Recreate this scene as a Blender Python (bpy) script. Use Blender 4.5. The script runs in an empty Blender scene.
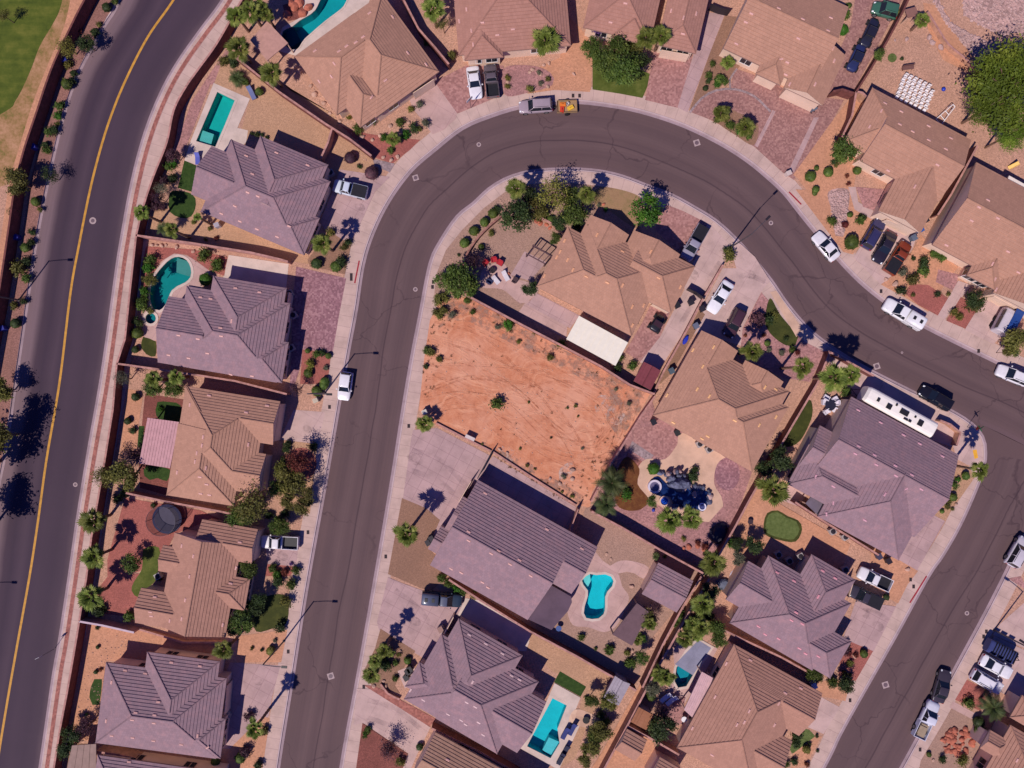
import bpy, bmesh, math, random
from mathutils import Vector, Matrix
from mathutils.geometry import tessellate_polygon
R = random.Random(7)
S = 0.14                 # metres per photo pixel at ground level
CH = 100.0               # survey height used to measure the plan
C = bpy.context.scene.collection

# ---------------------------------------------------------------- measuring
TL = dict(z=(0,0,1), a=(0,0,4), b=(0,192,4), c=(0,384,4), d=(0,576,4), e=(200,0,4), f=(200,192,4), g=(200,384,4),
          h=(200,576,4), i=(420,0,4), j=(420,172,4), k=(400,384,4), l=(400,576,4), m=(610,0,4), n=(768,0,4),
          o=(610,192,4), p=(768,192,4), q=(590,384,4), r=(768,384,4), s=(600,576,4), t=(768,576,4),
          A=(180,120,6.4), B=(140,240,6.4), D=(130,380,6.4), E=(120,510,6.4), F=(530,200,5.69), G=(650,325,6.4),
          H=(410,470,5.39), I=(390,605,5.69), J=(710,540,6.4), K=(660,640,6), L=(640,450,10.24), M=(840,70,7.31),
          N=(590,560,9.25), O=(450,160,7.31))
def px(tile, p):
    x0, y0, s = TL[tile]
    return (x0+p[0]/s, y0+p[1]/s)
def W(x, y, h=0.0):
    k = (CH-h)/CH*S
    return Vector(((x-512)*k, (384-y)*k, h))
def Wt(tile, p, h=0.0):
    return W(*px(tile, p), h)

# ---------------------------------------------------------------- materials
def lin(c):
    c = c/255.0
    return c/12.92 if c <= .04045 else ((c+.055)/1.055)**2.4
GAIN = 1.0
def col(rgb, g=1.0):
    return (min(.9, lin(rgb[0])*GAIN*g), min(.9, lin(rgb[1])*GAIN*g), min(.9, lin(rgb[2])*GAIN*g), 1)
MC = {}
class NT:
    def __init__(s, name):
        s.m = bpy.data.materials.new(name); s.m.use_nodes = True
        s.t = s.m.node_tree; s.n = s.t.nodes; s.b = s.n['Principled BSDF']
        s.b.inputs['Roughness'].default_value = .85
        s.b.inputs['Specular IOR Level'].default_value = .25
    def new(s, typ, **kw):
        x = s.n.new(typ)
        for k, v in kw.items():
            if k in x.inputs: x.inputs[k].default_value = v
            else: setattr(x, k, v)
        return x
    def ln(s, a, b): s.t.links.new(a, b)
    def coord(s, kind='Object'):
        return s.new('ShaderNodeTexCoord').outputs[kind]
    def pos(s): return s.new('ShaderNodeNewGeometry').outputs['Position']
    def noise(s, v, scale, detail=4, rough=.6):
        x = s.new('ShaderNodeTexNoise'); x.inputs['Scale'].default_value = scale
        x.inputs['Detail'].default_value = detail; x.inputs['Roughness'].default_value = rough
        s.ln(v, x.inputs['Vector']); return x.outputs['Fac']
    def ramp(s, f, stops, interp='LINEAR'):
        r = s.new('ShaderNodeValToRGB'); cr = r.color_ramp; cr.interpolation = interp
        while len(cr.elements) < len(stops): cr.elements.new(.5)
        for e, (p, c) in zip(cr.elements, stops):
            e.position = p; e.color = c if len(c) == 4 else (*c, 1)
        s.ln(f, r.inputs['Fac']); return r.outputs['Color']
    def mix(s, f, a, b, mode='MIX'):
        x = s.new('ShaderNodeMix', data_type='RGBA', blend_type=mode)
        for v, i in ((f, 0), (a, 6), (b, 7)):
            if hasattr(v, 'node'): s.ln(v, x.inputs[i])
            else: x.inputs[i].default_value = v
        return x.outputs[2]
    def math(s, op, a, b=0.0, c=None):
        x = s.new('ShaderNodeMath', operation=op)
        for v, i in ((a, 0), (b, 1)) + (((c, 2),) if c is not None else ()):
            if hasattr(v, 'node'): s.ln(v, x.inputs[i])
            else: x.inputs[i].default_value = v
        return x.outputs[0]
    def bump(s, h, strength=.4, dist=.05):
        x = s.new('ShaderNodeBump'); x.inputs['Strength'].default_value = strength; x.inputs['Distance'].default_value = dist
        s.ln(h, x.inputs['Height']); s.ln(x.outputs[0], s.b.inputs['Normal'])
    def color(s, c):
        if hasattr(c, 'node'): s.ln(c, s.b.inputs['Base Color'])
        else: s.b.inputs['Base Color'].default_value = c
        return s.m

def plain(rgb, rough=.6, metal=0, name='paint', spec=.3, var=.12):
    key = ('plain', rgb, rough, metal, var)
    if key in MC: return MC[key]
    t = NT(name); t.b.inputs['Roughness'].default_value = rough; t.b.inputs['Metallic'].default_value = metal
    t.b.inputs['Specular IOR Level'].default_value = spec
    c = col(rgb); n = t.noise(t.coord(), 1.7, 5)
    t.color(t.ramp(n, [(.3, tuple(v*(1-var) for v in c[:3])), (.7, tuple(min(.95, v*(1+var)) for v in c[:3]))]))
    MC[key] = t.m; return t.m

def gravel(rgb, name, var=.3, big=.22, grain=9.0, tint=None):
    key = ('gr', name)
    if key in MC: return MC[key]
    t = NT(name); P = t.pos(); c = col(rgb)
    v = t.new('ShaderNodeTexVoronoi'); v.inputs['Scale'].default_value = grain; t.ln(P, v.inputs['Vector'])
    sp = t.new('ShaderNodeSeparateColor'); t.ln(v.outputs['Color'], sp.inputs[0])
    g = t.noise(P, 3.5, 6, .75); b = t.noise(P, .22, 5, .6)
    f = t.math('ADD', t.math('MULTIPLY', sp.outputs[0], .45), t.math('MULTIPLY', g, .55))
    lo = tuple(x*(1-var) for x in c[:3]); hi = tuple(min(.9, x*(1+var)) for x in c[:3])
    c1 = t.ramp(f, [(.25, lo), (.5, c[:3]), (.75, hi)])
    tc = tint or tuple(x*(1-big*1.6) for x in c[:3])
    c2 = t.mix(t.ramp(b, [(.42, (0,0,0)), (.62, (.75,.75,.75))]), c1, t.mix(.6, c1, (*tc[:3], 1)))
    t.bump(f, .8, .05)
    MC[key] = t.color(c2); return t.m

def concrete(rgb, name, joint=0, uvj=False, var=.1, stain=.25, ang=0, jw=.02, jd=.55):
    key = ('co', name, joint, ang, rgb)
    if key in MC: return MC[key]
    t = NT(name); P = t.pos(); c = col(rgb)
    a = t.noise(P, .45, 6, .65); g = t.noise(P, 6, 5, .7)
    base = t.ramp(a, [(.3, tuple(x*(1-stain) for x in c[:3])), (.55, c[:3]), (.75, tuple(min(.9, x*(1+var)) for x in c[:3]))])
    base = t.mix(t.math('MULTIPLY', g, .35), base, (c[0]*.62, c[1]*.6, c[2]*.62, 1))
    if joint:
        mp = t.new('ShaderNodeMapping'); mp.inputs['Rotation'].default_value = (0, 0, math.radians(ang))
        src = t.coord('UV') if uvj else P
        t.ln(src, mp.inputs['Vector'])
        br = t.new('ShaderNodeTexBrick'); br.offset = 0.0 if joint > .6 else .5
        br.inputs['Scale'].default_value = 1; br.inputs['Brick Width'].default_value = joint; br.inputs['Row Height'].default_value = joint if joint > .6 else joint*.55
        br.inputs['Mortar Size'].default_value = jw; br.inputs['Color1'].default_value = (1,1,1,1); br.inputs['Color2'].default_value = (.93,.93,.93,1)
        br.inputs['Mortar'].default_value = (jd, jd*.95, jd, 1); br.inputs['Bias'].default_value = 0.1
        t.ln(mp.outputs[0], br.inputs['Vector'])
        base = t.mix(1.0, base, br.outputs['Color'], 'MULTIPLY')
    t.bump(g, .25, .02)
    MC[key] = t.color(base); return t.m

def pavers(rgb, rgb2, name, size=.5, ang=0):
    key = ('pv', name)
    if key in MC: return MC[key]
    t = NT(name); P = t.pos()
    v = t.new('ShaderNodeTexVoronoi'); v.inputs['Scale'].default_value = 1/size; v.inputs['Randomness'].default_value = .55; t.ln(P, v.inputs['Vector'])
    sp = t.new('ShaderNodeSeparateColor'); t.ln(v.outputs['Color'], sp.inputs[0])
    n = t.noise(P, .5, 5)
    f = t.math('ADD', t.math('MULTIPLY', sp.outputs[0], .55), t.math('MULTIPLY', n, .45))
    cc = t.ramp(f, [(.15, tuple(x*.72 for x in col(rgb)[:3])), (.5, col(rgb)), (.85, col(rgb2))])
    t.bump(v.outputs['Distance'], .3, .02)
    MC[key] = t.color(cc); return t.m

def grass(rgb, rgb2, name, sc=.6):
    key = ('gs', name)
    if key in MC: return MC[key]
    t = NT(name); P = t.pos()
    a = t.noise(P, sc, 7, .7); g = t.noise(P, 14, 3, .8)
    f = t.math('ADD', t.math('MULTIPLY', a, .75), t.math('MULTIPLY', g, .25))
    t.bump(g, 1.0, .06)
    MC[key] = t.color(t.ramp(f, [(.3, tuple(x*.6 for x in col(rgb)[:3])), (.48, col(rgb)), (.68, col(rgb2))])); return t.m

def leafmat(rgb, rgb2, name, sc=1.2):
    key = ('lf', rgb, rgb2)
    if key in MC: return MC[key]
    t = NT(name); O = t.coord('Object'); rn = t.new('ShaderNodeObjectInfo').outputs['Random']
    a = t.noise(O, sc, 4, .7)
    c = t.ramp(a, [(.3, tuple(x*.5 for x in col(rgb)[:3])), (.5, col(rgb)), (.7, col(rgb2))])
    hs = t.new('ShaderNodeHueSaturation'); t.ln(c, hs.inputs['Color'])
    t.ln(t.math('MULTIPLY_ADD', rn, .5, .75), hs.inputs['Value'])
    t.ln(t.math('MULTIPLY_ADD', rn, .03, .485), hs.inputs['Hue'])
    t.b.inputs['Roughness'].default_value = .6
    tr = t.new('ShaderNodeBsdfTranslucent'); t.ln(hs.outputs[0], tr.inputs['Color'])
    mx = t.new('ShaderNodeMixShader'); mx.inputs[0].default_value = .25
    t.ln(hs.outputs[0], t.b.inputs['Base Color']); t.ln(t.b.outputs[0], mx.inputs[1]); t.ln(tr.outputs[0], mx.inputs[2])
    t.ln(mx.outputs[0], t.n['Material Output'].inputs['Surface'])
    MC[key] = t.m; return t.m

def roofmat(rgb, name, patch):
    key = ('rf', name)
    if key in MC: return MC[key]
    t = NT(name); U = t.coord('UV'); P = t.pos(); c = col(rgb)
    br = t.new('ShaderNodeTexBrick'); br.offset = .5; br.inputs['Scale'].default_value = 1
    br.inputs['Brick Width'].default_value = .33; br.inputs['Row Height'].default_value = .42; br.inputs['Mortar Size'].default_value = .012
    br.inputs['Color1'].default_value = (*[x*.92 for x in c[:3]], 1); br.inputs['Color2'].default_value = (*[min(.9, x*1.07) for x in c[:3]], 1)
    br.inputs['Mortar'].default_value = (*[x*.78 for x in c[:3]], 1)
    t.ln(U, br.inputs['Vector'])
    n = t.noise(P, 1.1, 4, .7); n2 = t.noise(P, .25, 5, .6)
    x = t.mix(t.ramp(n, [(.48, (0,0,0)), (.68, (.55,.55,.55))]), br.outputs['Color'], col(patch))
    x = t.mix(t.ramp(n2, [(.4, (0,0,0)), (.75, (.2,.2,.2))]), x, (c[0]*.6, c[1]*.6, c[2]*.62, 1))
    MC[key] = t.color(x); return t.m

def stuccomat(rgb, name='stucco'):
    key = ('st', rgb)
    if key in MC: return MC[key]
    t = NT(name); P = t.pos(); g = t.noise(P, 5, 6, .7); b = t.noise(P, .4, 4); c = col(rgb)
    t.bump(g, .3, .02)
    MC[key] = t.color(t.ramp(b, [(.3, tuple(x*.86 for x in c[:3])), (.7, tuple(min(.9, x*1.06) for x in c[:3]))])); return t.m

def blockmat(rgb, name='block masonry'):
    key = ('bk', rgb)
    if key in MC: return MC[key]
    t = NT(name); P = t.pos(); c = col(rgb)
    n = t.noise(P, 1.4, 6, .7)
    v = t.new('ShaderNodeTexVoronoi'); v.inputs['Scale'].default_value = 2.6; t.ln(P, v.inputs['Vector'])
    sp = t.new('ShaderNodeSeparateColor'); t.ln(v.outputs['Color'], sp.inputs[0])
    f = t.math('ADD', t.math('MULTIPLY', n, .6), t.math('MULTIPLY', sp.outputs[0], .4))
    t.bump(f, .4, .03)
    MC[key] = t.color(t.ramp(f, [(.25, tuple(x*.7 for x in c[:3])), (.75, tuple(min(.9, x*1.15) for x in c[:3]))])); return t.m

def glassmat():
    if 'glass' in MC: return MC['glass']
    t = NT('dark tinted glass'); t.b.inputs['Roughness'].default_value = .08; t.b.inputs['Specular IOR Level'].default_value = .6
    t.color((.012, .016, .025, 1)); MC['glass'] = t.m; return t.m
def carpaint(rgb, name='car paint'):
    key = ('car', rgb)
    if key in MC: return MC[key]
    t = NT(name); t.b.inputs['Roughness'].default_value = .32; t.b.inputs['Coat Weight'].default_value = .6; t.b.inputs['Coat Roughness'].default_value = .06
    n = t.noise(t.coord(), 2.0, 5); c = col(rgb)
    MC[key] = t.color(t.ramp(n, [(.3, tuple(x*.88 for x in c[:3])), (.7, c[:3])])); return t.m

def asphalt(kind):
    key = ('as', kind)
    if key in MC: return MC[key]
    t = NT('asphalt'); U = t.coord('UV'); P = t.pos()
    sx = t.new('ShaderNodeSeparateXYZ'); t.ln(U, sx.inputs[0])
    mp = t.new('ShaderNodeMapping'); mp.inputs['Scale'].default_value = (.03, 26, 1); t.ln(U, mp.inputs['Vector'])
    streak = t.noise(mp.outputs[0], 1.0, 4, .6); spk = t.noise(P, 5, 6, .75); big = t.noise(P, .12, 5, .6)
    wob = t.math('MULTIPLY_ADD', t.math('SUBTRACT', big, .5), .08, sx.outputs[1])
    if kind == 'main':
        base = t.ramp(wob, [(0, col((128,104,108))), (.13, col((118,96,102))), (.21, col((72,55,67))), (.3, col((64,49,63))), (.42, col((78,61,73))),
                            (.5, col((66,51,65))), (.62, col((72,56,69))), (.78, col((68,53,66))), (.9, col((74,58,70))), (.97, col((92,74,82))), (1, col((110,90,95)))])
    else:
        base = t.ramp(wob, [(0, col((99,77,78))), (.12, col((100,78,79))), (.25, col((95,74,76))), (.38, col((103,81,82))), (.5, col((94,73,75))), (.62, col((103,81,82))),
                            (.75, col((95,74,76))), (.88, col((100,78,79))), (1, col((105,82,86)))])
    base = t.mix(t.ramp(streak, [(.35, (0,0,0)), (.7, (.4,.4,.4))]), base, t.mix(.5, base, (.05,.035,.045,1)))
    base = t.mix(t.math('MULTIPLY', spk, .35), base, t.mix(1.0, base, (.62,.6,.62,1), 'MULTIPLY'))
    base = t.mix(t.ramp(big, [(.45, (0,0,0)), (.7, (.35,.35,.35))]), base, t.mix(1.0, base, (1.25,1.22,1.2,1), 'MULTIPLY'))
    if kind == 'local':
        nd = t.new('ShaderNodeTexNoise'); nd.inputs['Scale'].default_value = .25; nd.inputs['Detail'].default_value = 5; t.ln(P, nd.inputs['Vector'])
        wv = t.new('ShaderNodeVectorMath', operation='MULTIPLY_ADD'); t.ln(nd.outputs['Color'], wv.inputs[0]); wv.inputs[1].default_value = (6, 6, 0); t.ln(P, wv.inputs[2])
        v = t.new('ShaderNodeTexVoronoi', feature='DISTANCE_TO_EDGE'); v.inputs['Scale'].default_value = .12; t.ln(wv.outputs[0], v.inputs['Vector'])
        cr = t.ramp(v.outputs['Distance'], [(0, (.5,.5,.5)), (.007, (.3,.3,.3)), (.012, (0,0,0))])
        gate = t.ramp(t.noise(P, .08, 2), [(.42, (0,0,0)), (.55, (1,1,1))])
        base = t.mix(t.math('MULTIPLY', cr, gate), base, col((52,36,44)))
        seam = t.ramp(t.math('ABSOLUTE', t.math('SUBTRACT', t.math('MULTIPLY_ADD', t.math('SUBTRACT', t.noise(P, .05, 2), .5), .2, sx.outputs[1]), .56)), [(0, (.6,.6,.6)), (.006, (.5,.5,.5)), (.014, (0,0,0))])
        base = t.mix(seam, base, col((56,40,48)))
    t.bump(spk, .3, .02)
    MC[key] = t.color(base); return t.m

# ---------------------------------------------------------------- objects
def link(o, parent=None):
    C.objects.link(o)
    if parent: o.parent = parent
    return o
def tag(o, label=None, cat=None, group=None, kind=None):
    for k, v in (('label', label), ('category', cat), ('group', group), ('kind', kind)):
        if v: o[k] = v
    return o
def thing(name, label, cat, loc=(0,0,0), rz=0, group=None):
    o = bpy.data.objects.new(name, None); o.empty_display_size = .3; link(o)
    o.location = loc; o.rotation_euler = (0, 0, rz)
    return tag(o, label, cat, group)
def copy_tree(o, parent=None):
    c = o.copy(); C.objects.link(c)
    if parent: c.parent = parent
    for ch in o.children: copy_tree(ch, c)
    return c
class MB:
    def __init__(s): s.v = []; s.f = []; s.mi = []; s.uv = {}
    def add(s, vs, fs, m=0):
        o = len(s.v); s.v += [tuple(v) for v in vs]
        for f in fs: s.f.append(tuple(o+i for i in f)); s.mi.append(m)
    def box(s, x0, x1, y0, y1, z0, z1, m=0, M=None):
        vs = [Vector(p) for p in ((x0,y0,z0),(x1,y0,z0),(x1,y1,z0),(x0,y1,z0),(x0,y0,z1),(x1,y0,z1),(x1,y1,z1),(x0,y1,z1))]
        if M: vs = [M @ v for v in vs]
        s.add(vs, [(3,2,1,0),(4,5,6,7),(0,1,5,4),(1,2,6,5),(2,3,7,6),(3,0,4,7)], m)
    def tube(s, pts, rad, n=6, m=0, cap=True):
        pts = [Vector(p) for p in pts]
        if not hasattr(rad, '__len__'): rad = [rad]*len(pts)
        o = len(s.v)
        for i, p in enumerate(pts):
            d = (pts[min(i+1, len(pts)-1)]-pts[max(i-1, 0)]).normalized()
            a = d.orthogonal().normalized() if abs(d.z) < .9 else Vector((1,0,0))
            a = (a-d*a.dot(d)).normalized(); b = d.cross(a)
            for k in range(n):
                t = 2*math.pi*k/n; s.v.append(tuple(p+(a*math.cos(t)+b*math.sin(t))*rad[i]))
        for i in range(len(pts)-1):
            for k in range(n):
                s.f.append((o+i*n+k, o+i*n+(k+1)%n, o+(i+1)*n+(k+1)%n, o+(i+1)*n+k)); s.mi.append(m)
        if cap:
            s.f.append(tuple(o+k for k in reversed(range(n)))); s.mi.append(m)
            s.f.append(tuple(o+(len(pts)-1)*n+k for k in range(n))); s.mi.append(m)
    def lathe(s, prof, n=16, c=(0,0,0), m=0, sx=1, sy=1):
        o = len(s.v)
        for r, z in prof:
            for k in range(n):
                t = 2*math.pi*k/n; s.v.append((c[0]+r*sx*math.cos(t), c[1]+r*sy*math.sin(t), c[2]+z))
        for i in range(len(prof)-1):
            for k in range(n):
                s.f.append((o+i*n+k, o+i*n+(k+1)%n, o+(i+1)*n+(k+1)%n, o+(i+1)*n+k)); s.mi.append(m)
        s.f.append(tuple(o+(len(prof)-1)*n+k for k in range(n))); s.mi.append(m)
    def prism(s, poly, z0, z1, m=0):
        n = len(poly); o = len(s.v)
        s.v += [(p[0], p[1], z0) for p in poly]+[(p[0], p[1], z1) for p in poly]
        for k in range(n): s.f.append((o+k, o+(k+1)%n, o+n+(k+1)%n, o+n+k)); s.mi.append(m)
        for t in tri([poly]):
            s.f.append(tuple(o+n+i for i in t)); s.mi.append(m)
    def build(s, name, mats, parent=None, smooth=False):
        me = bpy.data.meshes.new(name); me.from_pydata(s.v, [], s.f)
        if not isinstance(mats, (list, tuple)): mats = [mats]
        for m in mats: me.materials.append(m)
        for p, i in zip(me.polygons, s.mi):
            p.material_index = i; p.use_smooth = smooth
        if s.uv:
            ul = me.uv_layers.new(name='UVMap')
            for p in me.polygons:
                if p.index in s.uv:
                    for li, uvc in zip(p.loop_indices, s.uv[p.index]): ul.data[li].uv = uvc
        me.validate(); me.update()
        return link(bpy.data.objects.new(name, me), parent)

def area(poly): return sum(a[0]*b[1]-b[0]*a[1] for a, b in zip(poly, poly[1:]+poly[:1]))/2
def tri(loops):
    flat = [p for l in loops for p in l]
    ts = tessellate_polygon([[Vector((p[0], p[1], 0)) for p in l] for l in loops])
    out = []
    for t in ts:
        a, b, c = (flat[i] for i in t)
        ar = (b[0]-a[0])*(c[1]-a[1])-(c[0]-a[0])*(b[1]-a[1])
        if abs(ar) < 1e-9: continue
        out.append(tuple(t) if ar > 0 else tuple(reversed(t)))
    return out
def inside(p, poly):
    c = False; n = len(poly)
    for i in range(n):
        a, b = poly[i], poly[i-1]
        if (a[1] > p[1]) != (b[1] > p[1]) and p[0] < (b[0]-a[0])*(p[1]-a[1])/(b[1]-a[1])+a[0]: c = not c
    return c
def smooth(pts, closed=False, step=.9):
    pts = [Vector((p[0], p[1])) for p in pts]; n = len(pts); out = []
    rng = range(n if closed else n-1)
    for i in rng:
        p0 = pts[(i-1) % n] if closed or i > 0 else pts[0]*2-pts[1]
        p1 = pts[i]; p2 = pts[(i+1) % n]
        p3 = pts[(i+2) % n] if closed or i+2 < n else pts[-1]*2-pts[-2]
        k = max(1, int((p2-p1).length/step))
        for j in range(k):
            t = j/k
            out.append(.5*((2*p1)+(p2-p0)*t+(2*p0-5*p1+4*p2-p3)*t*t+(3*p1-p0-3*p2+p3)*t**3))
    if not closed: out.append(pts[-1])
    return [(p.x, p.y) for p in out]
def offset(line, d):
    out = []
    n = len(line)
    for i in range(n):
        a = Vector(line[max(i-1, 0)]); b = Vector(line[min(i+1, n-1)]); t = (b-a).normalized()
        out.append((line[i][0]-t.y*d, line[i][1]+t.x*d))
    return out
def strip(name, L, Rr, z, mat, zr=None, kind='structure', back=0):
    mb = MB(); n = len(L); u = 0; us = [0]
    for i in range(1, n):
        u += ((L[i][0]-L[i-1][0])**2+(L[i][1]-L[i-1][1])**2)**.5*.5+((Rr[i][0]-Rr[i-1][0])**2+(Rr[i][1]-Rr[i-1][1])**2)**.5*.5
        us.append(u)
    zr = z if zr is None else zr
    mb.v = [(p[0], p[1], z) for p in L]+[(p[0], p[1], zr) for p in Rr]
    for i in range(n-1):
        f = (i, i+1, n+i+1, n+i); uv = ((us[i], 0), (us[i+1], 0), (us[i+1], 1), (us[i], 1))
        a, b, c = (mb.v[q] for q in f[:3])
        if (b[0]-a[0])*(c[1]-a[1])-(c[0]-a[0])*(b[1]-a[1]) < 0: f = f[::-1]; uv = uv[::-1]
        mb.f.append(f); mb.mi.append(0); mb.uv[len(mb.f)-1] = uv
    o = mb.build(name, mat); return tag(o, kind=kind)
def wl(pts, tile='z'): return [tuple(Wt(tile, p)[:2]) for p in pts]
# ---------------------------------------------------------------- palette
TAN = gravel((182,138,118), 'tan gravel', big=.12)
SAND = gravel((190,136,108), 'orange sand', grain=5, var=.16, big=.12)
YTAN = gravel((178,137,110), 'yellow tan gravel', var=.2, big=.1)
GREYT = gravel((160,126,112), 'grey tan gravel', var=.2, big=.1)
BROWN = gravel((142,106,88), 'brown gravel', var=.18, big=.12)
RED = gravel((158,92,84), 'red gravel', var=.22)
REDBR = gravel((128,74,66), 'red brown gravel')
MAUVE = gravel((164,118,116), 'mauve gravel', grain=5)
GREYG = gravel((176,140,134), 'grey rubble', grain=2.4, var=.4)
GREYG2 = gravel((150,128,130), 'grey pebble bed', grain=4, var=.3)
CONC = concrete((198,166,160), 'concrete drive', 3.0, ang=30, jd=.8, jw=.03)
CONCP = concrete((194,158,152), 'pink concrete', 2.6, ang=30, jd=.8, jw=.03)
CONCL = concrete((184,151,150), 'lilac concrete', 1.6, ang=28, jd=.72, jw=.03)
CONCW = concrete((206,184,174), 'pale pool deck')
CONCT = concrete((206,168,146), 'tan patio concrete')
WALKM = concrete((200,169,159), 'sidewalk', 1.5, uvj=True, jd=.72, jw=.03)
GUTTER = concrete((164,140,146), 'gutter', 3.0, uvj=True, jd=.7, jw=.02)
CURBM = concrete((192,168,170), 'curb')
PAVE1 = pavers((140,98,106), (170,128,132), 'mauve pavers', .22)
PAVE2 = pavers((148,106,102), (170,128,120), 'red pavers', .2)
PAVE3 = pavers((158,112,108), (178,132,126), 'pink pavers', .25)
BRICK = pavers((150,94,86), (172,112,100), 'brick band', .25)
TURF = grass((44,66,22), (62,82,34), 'artificial turf', 2.0)
LAWN = grass((78,88,32), (108,110,54), 'lawn')
DRYL = grass((156,122,92), (124,108,70), 'dry lawn')
DARKL = grass((58,62,24), (84,84,36), 'rough lawn')
GREEN = grass((88,100,52), (108,118,70), 'putting green', 2.0)

# the vacant lot: raked orange dirt with curved tyre furrows
t = NT('raked orange dirt'); P_ = t.pos()
wvn = t.new('ShaderNodeTexWave', wave_type='RINGS'); wvn.inputs['Scale'].default_value = .35; wvn.inputs['Distortion'].default_value = 9
wvn.inputs['Detail'].default_value = 5; wvn.inputs['Detail Scale'].default_value = .35
mp_ = t.new('ShaderNodeMapping'); mp_.inputs['Location'].default_value = (4, 30, 0); t.ln(P_, mp_.inputs['Vector']); t.ln(mp_.outputs[0], wvn.inputs['Vector'])
n1 = t.noise(P_, .9, 8, .7); n2 = t.noise(P_, .16, 5, .6); n3 = t.noise(P_, 5, 4, .7)
tq = t.new('ShaderNodeTexNoise'); tq.inputs['Scale'].default_value = .09; tq.inputs['Detail'].default_value = 2; t.ln(P_, tq.inputs['Vector'])
tv = t.new('ShaderNodeVectorMath', operation='MULTIPLY_ADD'); t.ln(tq.outputs['Color'], tv.inputs[0]); tv.inputs[1].default_value = (22, 22, 0); t.ln(P_, tv.inputs[2])
tm = t.new('ShaderNodeMapping'); tm.inputs['Rotation'].default_value = (0,0,.5); tm.inputs['Scale'].default_value = (.12, 1.5, 1); t.ln(tv.outputs[0], tm.inputs['Vector'])
fur_ = t.noise(tm.outputs[0], 1.0, 5, .65)
base_ = t.ramp(t.math('ADD', t.math('MULTIPLY', n1, .7), t.math('MULTIPLY', n3, .3)), [(.34, col((168,102,76))), (.5, col((196,126,94))), (.68, col((208,146,116)))])
base_ = t.mix(t.ramp(n2, [(.42, (0,0,0)), (.62, (.8,.8,.8))]), base_, col((208,150,124)))
base_ = t.mix(t.ramp(fur_, [(.35, (.3,.3,.3)), (.5, (0,0,0))]), base_, col((176,104,76)))
base_ = t.mix(t.ramp(fur_, [(.54, (0,0,0)), (.7, (.6,.6,.6))]), base_, col((222,164,132)))
t.bump(t.math('ADD', t.math('MULTIPLY', fur_, .35), n1), .8, .12)
DIRT = t.color(base_)
# mixed field of the old golf grass
t = NT('fairway grass'); P_ = t.pos()
mp_ = t.new('ShaderNodeMapping'); mp_.inputs['Rotation'].default_value = (0,0,math.radians(-70)); mp_.inputs['Scale'].default_value = (.1, .9, 1)
t.ln(P_, mp_.inputs['Vector']); st_ = t.noise(mp_.outputs[0], 1, 4, .6); n1 = t.noise(P_, .5, 7, .7)
g_ = t.ramp(t.math('ADD', t.math('MULTIPLY', n1, .6), t.math('MULTIPLY', st_, .4)), [(.35, col((54,68,16))), (.5, col((78,88,26))), (.66, col((106,106,42)))])
t.bump(n1, .6, .05); FAIR = t.color(g_)
t = NT('worn fairway edge'); P_ = t.pos(); n1 = t.noise(P_, .35, 8, .7); n2 = t.noise(P_, 3, 5, .7)
WORN = t.color(t.ramp(t.math('ADD', t.math('MULTIPLY', n1, .7), t.math('MULTIPLY', n2, .3)), [(.38, col((104,98,44))), (.48, col((146,112,74))), (.62, col((178,134,104)))]))

# ---------------------------------------------------------------- roads
MAINX = [((170,-260),(300,-220)), ((134,-90),(255,-80)), ((126,-40),(241,-34)), ((117,1),(222,2)), ((103,25),(202,29)), ((88,51),(180,60)), ((75,77),(165,86)), ((64,108),(151,118)), ((54,147),(140,152)), ((45,187),(131,190)),
         ((38,222),(124,228)), ((32,257),(118,264)), ((22,327),(109,330)), ((14,382),(101,384)), ((4,450),(89,452)), ((-10,520),(78,520)), ((-16,570),(70,576)), ((-26,640),(60,642)), ((-32,676),(54,676)), ((-45,766),(41,766)), ((-60,880),(24,880)), ((-90,1060),(-6,1060))]
LOCX = [((230,1100),(292,1100)), ((262,880),(326,880)), ((277,768),(342,768)), ((290,686),(357,686)), ((305,591),(374,591)), ((325,479),(393,479)), ((337,409),(404,409)), ((347,352),(413,356)), ((355,309),(421,315)), ((362,264),(431,264)), ((372,232),(441,242)),
        ((388,200),(458,217)), ((410,170),(474,204)), ((435,148),(489,190)), ((462,127),(505,180)), ((490,115),(522,174)), ((520,106),(540,171)), ((550,102),(559,170)), ((580,101),(578,170)), ((620,106),(600,172)), ((650,113),(622,177)),
        ((685,125),(646,186)), ((720,142),(672,196)), ((747,159),(694,208)), ((768,176),(715,221)), ((785,192),(734,238)), ((800,211),(752,258)), ((817,232),(770,280)), ((838,257),(788,306)), ((860,280),(810,331)), ((883,299),(836,351)), ((905,314),(866,369)),
        ((930,328),(905,389)), ((968,347),(946,409)), ((1003,364),(985,426)), ((1050,388),(1030,448)), ((1120,425),(1100,487)), ((1400,580),(1375,640))]
BX = [((984,452),(1072,470)), ((981,475),(1050,500)), ((962,520),(1024,540)), ((943,554),(1002,584)), ((928,576),(985,617)), ((895,636),(953,676)), ((843,728),(903,768)), ((823,768),(876,815)), ((750,900),(800,950)), ((560,1240),(615,1280))]
def sm(l): return smooth(wl(l))
mainL, mainR = wl([a for a, b in MAINX]), wl([b for a, b in MAINX])
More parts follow.
